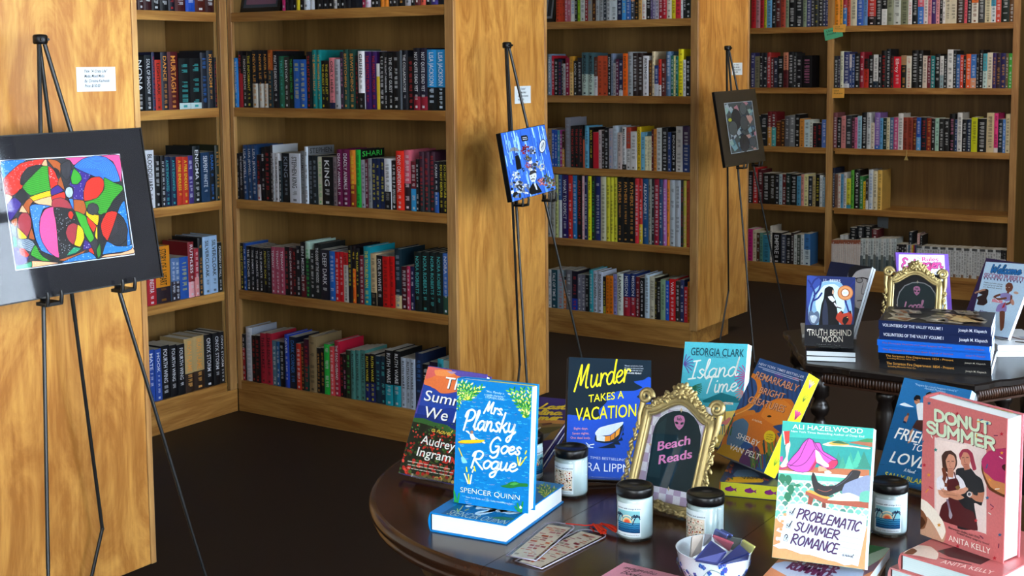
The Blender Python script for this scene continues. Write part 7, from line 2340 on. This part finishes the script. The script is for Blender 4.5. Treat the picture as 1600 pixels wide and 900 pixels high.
def candle(label, x, y, face, design, seed):
    o = thing('candle_jar', label, 'candle', (x, y, T + .0004), group='white candles in lidded glass jars')
    r_ = .0312
    m = MB().lathe([(0, .0), (r_ - .004, 0), (r_ - .0005, .0035), (r_, .008), (r_, .068), (r_ - .001, .072), (r_ - .004, .074)], 40)
    m.build('glass_jar', M['jar_glass'], o)
    MB().lathe([(0, .0042), (r_ - .004, .0042), (r_ - .0014, .008), (r_ - .0014, .0715), (r_ - .004, .0732), (0, .0732)], 40).build('wax', M['wax'], o)
    m = MB()
    L = [(r_ - .003, .0745), (r_ - .0004, .0748), (r_ + .0002, .076), (r_ + .0002, .0875), (r_ - .0008, .0895), (r_ - .003, .0905), (r_ - .005, .0895), (r_ - .006, .0878), (0, .0876)]
    m.lathe(L, 44)
    m.build('lid', M['lid'], o)
    W, H = .046, .056
    r = random.Random(seed); pr = Print(None)
    for k in range(12): pr.poly([(W * k / 12, 0), (W * (k + 1) / 12, 0), (W * (k + 1) / 12, H), (W * k / 12, H)], 'd2dee4', True, k > 0)
    strip = lambda x0, x1, y0, y1, c: [pr.poly([(x0 + (x1 - x0) * k / 10, y0), (x0 + (x1 - x0) * (k + 1) / 10, y0), (x0 + (x1 - x0) * (k + 1) / 10, y1), (x0 + (x1 - x0) * k / 10, y1)], c, True, k > 0) for k in range(10)]
    name_ = 'bourbon with orange & lime' if design == 'beach' else 'wildflower and jasmine'
    pr.text(name_, (.002, .0465), (W - .001, .0465), .0027, '20242c', .01, 0, True).text('100% soy candle, hand poured, 8 oz', (.003, .0022), (W - .004, .0022), .0017, '3c4048', 0, 0, True)
    if design == 'beach':
        strip(.002, W - .002, .007, .044, '8cc0c8'); strip(.002, W - .002, .007, .024, '1c6c94'); strip(.002, W - .002, .007, .014, '14507c')
        cx = W * .48
        for rr, c in ((.0125, 'dcd0b8'), (.0105, '7cb0b8'), (.0085, 'dcc8a0'), (.0065, 'e09c6c'), (.0048, 'd8603c')):
            pr.poly([(cx + rr * math.cos(a), .024 + rr * 1.05 * math.sin(a)) for a in [PI * k / 14 for k in range(15)]], c, True)
        for k in range(4): pr.line([(.003 + j * .004, .0215 - k * .0037 + .0008 * (j % 2)) for j in range(11)], .0009, ['6cb4cc', '4c98bc', '3c88b0', '2c74a4'][k], True, True)
        for px_, hh in ((W - .010, .034), (.006, .035)):
            pr.line([(px_ - .004, .022), (px_ - .002, hh - .006), (px_ + .001, hh)], .0015, '142c4c', True, True)
            for a in (-20, 25, 70, 115, 160, 205): pr.line([(px_ + .001, hh), (px_ + .001 + .005 * math.cos(math.radians(a)), hh + .003 * math.sin(math.radians(a)) + .0012), (px_ + .001 + .0075 * math.cos(math.radians(a)), hh + .0045 * math.sin(math.radians(a)) - .002)], .0014, '142c4c', True, True)
    else:
        strip(.002, W - .002, .006, .044, 'cfc8b8')
        pr.cycle(4)
        for k in range(85):
            x0, y0 = r.uniform(.004, W - .004), r.uniform(.008, .042); s_ = r.uniform(.0007, .0016)
            pr.poly([(x0 + s_ * 1.6 * math.cos(a + k), y0 + s_ * math.sin(a + k)) for a in (0, 1.2, 2.5, 3.7, 5)], r.choice(['24302c', '3c4c44', '54342c', '8c6c3c', '1c2428']), True)
        pr.cycle(0); pr.cycle(21)
        for k in range(26):
            x0, y0 = r.uniform(.006, W - .006), r.uniform(.010, .040); s_ = r.uniform(.0018, .003)
            for j in range(6): pr.poly([(x0 + s_ * math.cos(j * PI / 3) + s_ * .55 * math.cos(a), y0 + s_ * math.sin(j * PI / 3) + s_ * .55 * math.sin(a)) for a in [i * PI / 4 for i in range(8)]], r.choice(['e4dcd0', 'dccfc0']), True, j > 0)
            pr.poly([(x0 + s_ * .6 * math.cos(a), y0 + s_ * .6 * math.sin(a)) for a in [i * PI / 4 for i in range(8)]], r.choice(['c8643c', 'b88040', 'a84c34']), True)
    rl = r_ + .00025
    def wrap(x, y, l):
        a = face + (x - W / 2) / rl
        return ((rl + l) * math.cos(a), (rl + l) * math.sin(a), .010 + y)
    m = MB(); NC = 18; items = list(pr.items)
    for k in range(NC):
        xa, xb = W * k / NC, W * (k + 1) / NC
        pr.items = items; clip_items(pr, xa, 0, xb, H)
        def chord(x, y, l, xa=xa, xb=xb):
            p, q_ = Vector(wrap(xa, y, l)), Vector(wrap(xb, y, l)); return tuple(p.lerp(q_, (x - xa) / (xb - xa)))
        pr.into(m, chord)
    m.build('label', M['paper'], o)
M['jar_glass'] = clear('jar_glass', (.95, .99, .99), .12)
a0 = math.atan2(-1.89, 1.02)       # towards the viewer
cnd = {}
for lb, px, py, off, ds in (('floral-labelled white candle with black lid in front of the dark blue houseboat hardcover', 893, 781, -.62, 'flower'), ('beach-labelled white candle with black lid right in front of the large gold frame', 992, 849, -.40, 'beach'),
                            ('floral-labelled white candle with black lid behind the porcelain bowl', 1102, 863, -.72, 'flower'), ('white candle half hidden behind the upright bright blue hardcover', 824, 757, .55, 'beach'),
                            ('beach-labelled white candle between the pink-dress paperback and the donut hardcover', 1388, 842, -.05, 'beach')):
    q = on_z(px, py, T); d = np.array((q[0] - CAM[0], q[1] - CAM[1])); d /= np.linalg.norm(d)
    c = q[:2] + d * .0312
    candle(lb, c[0], c[1], math.atan2(-d[1], -d[0]) + off, ds, int(px))

# porcelain bowl of folded magnetic bookmarks
bw = thing('porcelain_bowl', 'white porcelain bowl with blue flower sprigs holding folded bookmarks', 'bowl', (3.266, -2.200, T + .0004))
PB = [(0, .004), (.026, .004), (.026, 0), (.029, 0), (.031, .006), (.044, .018), (.053, .036), (.0572, .060), (.0578, .0606), (.0562, .0606), (.052, .038), (.043, .021), (.028, .0085), (0, .0075)]
m = MB().lathe(PB, 56, 'dde6ee')
r = random.Random(31); pr = Print(None)
def brad(z): 
    zz = [(.006, .031), (.018, .044), (.036, .053), (.060, .0572)]
    for (a, ra), (b_, rb) in zip(zz, zz[1:]):
        if a <= z <= b_: return ra + (rb - ra) * (z - a) / (b_ - a)
    return .031
for k in range(7):
    c = -.9 + k * .9; zz = .034 + .012 * math.sin(k * 2.1)
    pr.line([(c - .35, zz - .012), (c - .1, zz + .002), (c + .3, zz - .008)], .0016, '8ca0a0', True, True)
    for j in range(9):
        x0, y0 = c + r.uniform(-.4, .35), zz + r.uniform(-.014, .012)
        for i in range(4): pr.poly([(x0 + .035 * math.cos(i * 1.5 + j) + .03 * math.cos(a), y0 + .0022 * math.sin(i * 1.5 + j) + .0022 * math.sin(a)) for a in [q * PI / 4 for q in range(8)]], r.choice(['3858a4', '5c5cac', '2c6cb4', '6c78b4']), True)
pr.into(m, lambda x, y, l: ((brad(y) + .0003 + l) * math.cos(x - 1.1), (brad(y) + .0003 + l) * math.sin(x - 1.1), y))
m.build('bowl', M['porcelain'], bw)
CRW = (1040, 800, .11111)
def clipmark(label, quad, z0, z1, col, mi=0):
    """folded magnetic bookmark: two leaves joined at a rounded fold; quad gives top-left, top-right, bottom-right, bottom-left in the photo crop at heights z1, z1, z0, z0"""
    q = [Vector(on_z(1040 + x * .11111, 800 + y * .11111, zz)) for (x, y), zz in zip(quad, (z1, z1, z0, z0))]
    return q
MK = [('beige folded bookmark at the end of the porcelain bowl', 'b8b0a8', ((375, 340), (535, 318), (505, 560), (345, 650)), .075, .050),
      ('pale grey folded bookmark beside the beige one in the bowl', 'a0a4ac', ((548, 318), (650, 322), (640, 420), (530, 480)), .074, .056),
      ('lavender blue folded bookmark standing highest at the back of the bowl', '7080b8', ((690, 255), (860, 335), (830, 420), (655, 350)), .086, .068),
      ('second lavender blue folded bookmark, edge showing behind the highest one', '6474ac', ((765, 262), (925, 345), (900, 400), (800, 350)), .080, .066),
      ('grey green folded bookmark behind the pink one in the bowl', '606c68', ((845, 345), (1065, 385), (990, 545), (880, 520)), .074, .056),
      ('rose pink folded bookmark in the middle of the bowl', 'bc6c80', ((662, 348), (940, 455), (895, 555), (690, 420)), .080, .062),
      ('pale yellow folded bookmark at the bowl rim', 'd4d890', ((1075, 405), (1240, 505), (1180, 605), (1050, 490)), .073, .056),
      ('deep blue folded bookmark at the front of the bowl facing up', '4a5290', ((640, 400), (842, 548), (715, 720), (405, 665)), .079, .0615),
      ('deep blue folded bookmark leaning on the bowl rim beside the yellow one', '4c5898', ((1035, 455), (1165, 572), (1145, 640), (745, 720)), .079, .0615)]
for lb, col, quad, z1, z0 in MK:
    q = clipmark(lb, quad, T + z0, T + z1, col)
    n_ = (q[1] - q[0]).cross(q[3] - q[0]).normalized()
    if n_.dot(Vector(CAM) - q[0]) < 0: n_ = -n_
    c = (q[0] + q[1] + q[2] + q[3]) / 4
    o = thing('magnetic_bookmark', lb, 'bookmark', c, group='folded magnetic bookmarks')
    m = MB()
    for d0, kk in ((0, 1.0), (-.0032, .8)):
        p = [v - c + n_ * d0 for v in q] + [v - c + n_ * (d0 - .0009) for v in q]
        m.add(p, [(0, 1, 2, 3), (7, 6, 5, 4), (0, 4, 5, 1), (1, 5, 6, 2), (2, 6, 7, 3), (3, 7, 4, 0)], shade(col, kk))
    m.tube([q[0] - c - n_ * .002, q[1] - c - n_ * .002], .0009, 8, shade(col, 1.2))
    p = [q[0].lerp(q[3], t_) - c - n_ * .0012 for t_ in (.3, .55)] + [q[1].lerp(q[2], t_) - c - n_ * .0012 for t_ in (.55, .3)]
    m.add(p, [(0, 1, 2, 3)], '2c2c30')
    m.build('folded_strip', M['gloss'], o)

# two sleeved paper bookmarks with a red tassel
def sleeve(label, quad, z, seed, tas):
    q = [Vector(on_z(x, y, z)) for x, y in quad]      # foot-left, head-left, head-right, foot-right
    c = (q[0] + q[3]) / 2
    ey = ((q[1] + q[2]) / 2 - c); Lh = ey.length; ey.normalize(); ex = (q[3] - q[0]); Wd = ex.length; ex -= ey * ex.dot(ey); ex.normalize()
    R = Matrix((ex, ey, ex.cross(ey))).transposed()
    o = thing('bookmark', label, 'bookmark', (c.x, c.y, z), R, 'sleeved bookmarks')
    def outline(w, l, rr): 
        return [(-w / 2, 0), (w / 2, 0)] + [(w / 2 - rr + rr * math.cos(a), l - rr + rr * math.sin(a)) for a in [PI / 2 * k / 6 for k in range(7)]] + [(-w / 2 + rr - rr * math.sin(a), l - rr + rr * math.cos(a)) for a in [PI / 2 * k / 6 for k in range(7)]]
    ol = outline(Wd, Lh, .016); n = len(ol)
    m = MB().add([(x, y, zz) for zz in (.0022,) for x, y in ol], [tuple(range(n))])
    m.build('sleeve', M['film'], o)
    m = MB().tube([(x, y, .0012) for x, y in ol], .0011, 6, 'a8a4b4', closed=True); m.build('sleeve_seam', M['gloss'], o)
    r = random.Random(seed); w, l = Wd - .012, Lh - .018
    m = MB().box((-w / 2, .004, .0006), (w / 2, .004 + l, .0012), 'e4dccc'); pr = Print(None)
    yy = .012
    while yy < l - .012:
        hh = r.choice([.0025, .004, .007]); x = -w / 2 + .003
        while x < w / 2 - .005:
            L = r.uniform(.005, .012)
            if r.random() < .62: pr.poly([(x, yy), (min(x + L, w / 2 - .002), yy), (min(x + L, w / 2 - .002), yy + hh), (x, yy + hh)], r.choice(['b8503c', 'c86c48', 'a84850', 'c88c8c', 'd8784c', 'b4a898']), True)
            x += L + .002
        yy += hh + .0045
    pr.script('Stay', (-.008, l - .012), (.008, l - .012), .006, .0008, 'c0683c', None, .2, True)
    pr.into(m, lambda x, y, lf: (x, y, .0013 + lf)); m.build('printed_card', M['print'], o)
    m = MB()
    Ri = R.transposed(); pts = [Ri @ (Vector(on_z(x, y, z + .003)) - Vector((c.x, c.y, z))) for x, y in tas]
    m.tube(smooth3(pts[:-1]), .0011, 6, 'b83024')
    a, b_ = pts[-2], pts[-1]
    for k in range(26):
        sd = ex.cross(Vector((0, 0, 1))); j = Vector((r.uniform(-.006, .006), r.uniform(-.006, .006), r.uniform(-.001, .004)))
        m.tube([a + Vector((0, 0, .001)), a.lerp(b_, .5) + j * .7 + Vector((0, 0, .002)), b_ + j], .0014, 5, r.choice(['c8341c', 'b42c1c', 'd84424']))
    m.ball(a, .003, 8, 'c0301c')
    m.build('tassel', M['paper'], o)
def smooth3(p):
    out = []
    for i in range(len(p) - 1):
        for k in range(4): out.append(tuple(p[i].lerp(p[i + 1], k / 4)))
    return out + [tuple(p[-1])]
sleeve('clear-sleeved red and cream bookmark lying over another beside the blue book', [(788.5, 871.5), (853.5, 815), (905, 823), (839, 875)], T + .0042, 5, [(884, 818), (915, 821), (940, 819), (963, 830)])
sleeve('clear-sleeved red and cream bookmark lying underneath, beside the beach candle', [(803, 878.5), (910, 825), (953, 838), (848, 889)], T + .0012, 6, [(928, 830), (922, 824), (927, 820), (942, 832)])

# pink handwritten sign
q = [Vector(on_z(x, y, T + .0006)) for x, y in ((974.5, 879.5), (1038, 895))]
ex = (q[1] - q[0]); ex.z = 0; ex.normalize(); ey = Vector((-ex.y, ex.x, 0))
W, H = .135, .10
o0 = q[0] - ey * H
o = thing('paper_sign', 'pink paper sign handwritten with magnetic bookmarks lying at the table edge', 'sign', (o0.x, o0.y, T + .0003), Matrix((ex, ey, Vector((0, 0, 1)))).transposed())
m = MB().box((0, 0, 0), (W, H, .0012), 'd89cac')
pr = Print(None)
pr.script('magnetic', (.012, H - .022), (.068, H - .018), .014, .0011, '2c2028', None, .25, True).script('Bookmarks', (.018, H - .042), (.085, H - .038), .014, .0011, '2c2028', None, .25, True)
pr.into(m, lambda x, y, l: (x, y, .0013 + l)); m.build('sheet', M['paper'], o)
for x0, x1, y0, hh, c in ((205, 248, 604, .075, '14181c'), (252, 298, 602, .075, '161a20'), (302, 348, 600, .075, '14181c'), (352, 392, 600, .055, '5c2028'), (140, 163, 608, .028, 'c8ccd0'), (166, 190, 607, .028, 'b8bcc0'), (600, 622, 655, .078, '28323c'), (655, 672, 655, .070, 'd0a8a8'), (676, 690, 655, .066, '1c2024')):
    F = YD + .03
    a_, b_ = spine_solve('x', F, 1280 + x0 * .23341, .35), spine_solve('x', F, 1280 + x1 * .23341, .35)
    zb_ = max(q['z'] + q['h'] for q in BOOKS if q['case'] == 'wide' and q['sh'] == 4 and q['a0'] < b_ + .01 and q['a1'] > a_ - .01) + .0005
    mb = MB(); spine_book(mb, b_ - a_, hh, .12, c, .3, None, 'w', '-', False, random.Random(int(x0)), True)
    o_ = len(REST.v); REST.v += [(a_ + x, F + y, zb_ + zz) for x, y, zz in mb.v]
    REST.f += [[i + o_ for i in f] for f in mb.f]; REST.c += mb.c; REST.mi += mb.mi; REST.sm += mb.sm
o = REST.build('shelved_books', [M['print'], M['paper']])
tag(o, 'rows of smaller shelved books filling the far bookcase, back wall bookcase and cut-off top shelves', 'books', 'shelved books', 'stuff')
WORLD, WIN_POWER, FRONT_POWER, CEIL_POWER, EXPO = 14.0, (0, 0), 155, 3, 0.36
BACK_POWER = 55
# ------------------------------------------------------------------ light
world = bpy.data.worlds.new('overcast_sky'); SC.world = world
world.use_nodes = True
wn = world.node_tree
bg = wn.nodes['Background']
sky = wn.nodes.new('ShaderNodeTexSky'); sky.sky_type = 'HOSEK_WILKIE'; sky.turbidity = 6; sky.sun_direction = (.3, -.5, .8)
mixc = wn.nodes.new('ShaderNodeMix'); mixc.data_type = 'RGBA'; mixc.inputs['Factor'].default_value = .75
wn.links.new(sky.outputs[0], mixc.inputs['A']); mixc.inputs['B'].default_value = (.80, .9, 1.0, 1)
wn.links.new(mixc.outputs['Result'], bg.inputs['Color'])
bg.inputs['Strength'].default_value = WORLD

def area(name, loc, aim, sx, sy, power, col):
    d = bpy.data.lights.new(name, 'AREA'); d.shape = 'RECTANGLE'; d.size = sx; d.size_y = sy; d.energy = power; d.color = col
    o = bpy.data.objects.new(name, d); COL.objects.link(o)
    o.location = loc
    o.rotation_euler = (Vector(aim) - Vector(loc)).to_track_quat('-Z', 'Y').to_euler()
    return o
for i, (a, c) in enumerate(WY):
    if WIN_POWER[i] <= 0: continue
    area('window_daylight', (WX - .03, (a + c) / 2, 1.65), (0, (a + c) / 2 + 1.0, 1.1), c - a - .1, 2.1, WIN_POWER[i], (.92, .96, 1.0))
area('shop_front_daylight', (3.3, -5.7, 1.7), (2.6, -1.5, .8), 4.2, 2.4, FRONT_POWER, (.92, .96, 1.0))
for x, y, k in ((2.6, 2.3, BACK_POWER), (2.2, -.2, CEIL_POWER)):
    area('overhead_fill', (x, y, 3.1), (x - .1, y + (1.6 if k == BACK_POWER else 0), .8), .9, .9, k, (1, .95, .86))  # unseen overhead lamps added; the stronger brightens the back wall bookcase
SC.view_settings.view_transform = 'Standard'
SC.view_settings.look = 'None'
SC.view_settings.exposure = EXPO
SC.view_settings.use_curve_mapping = True
cmap = SC.view_settings.curve_mapping
for x, y in ((.22, .185), (.72, .765)): cmap.curves[3].points.new(x, y)
cmap.update()
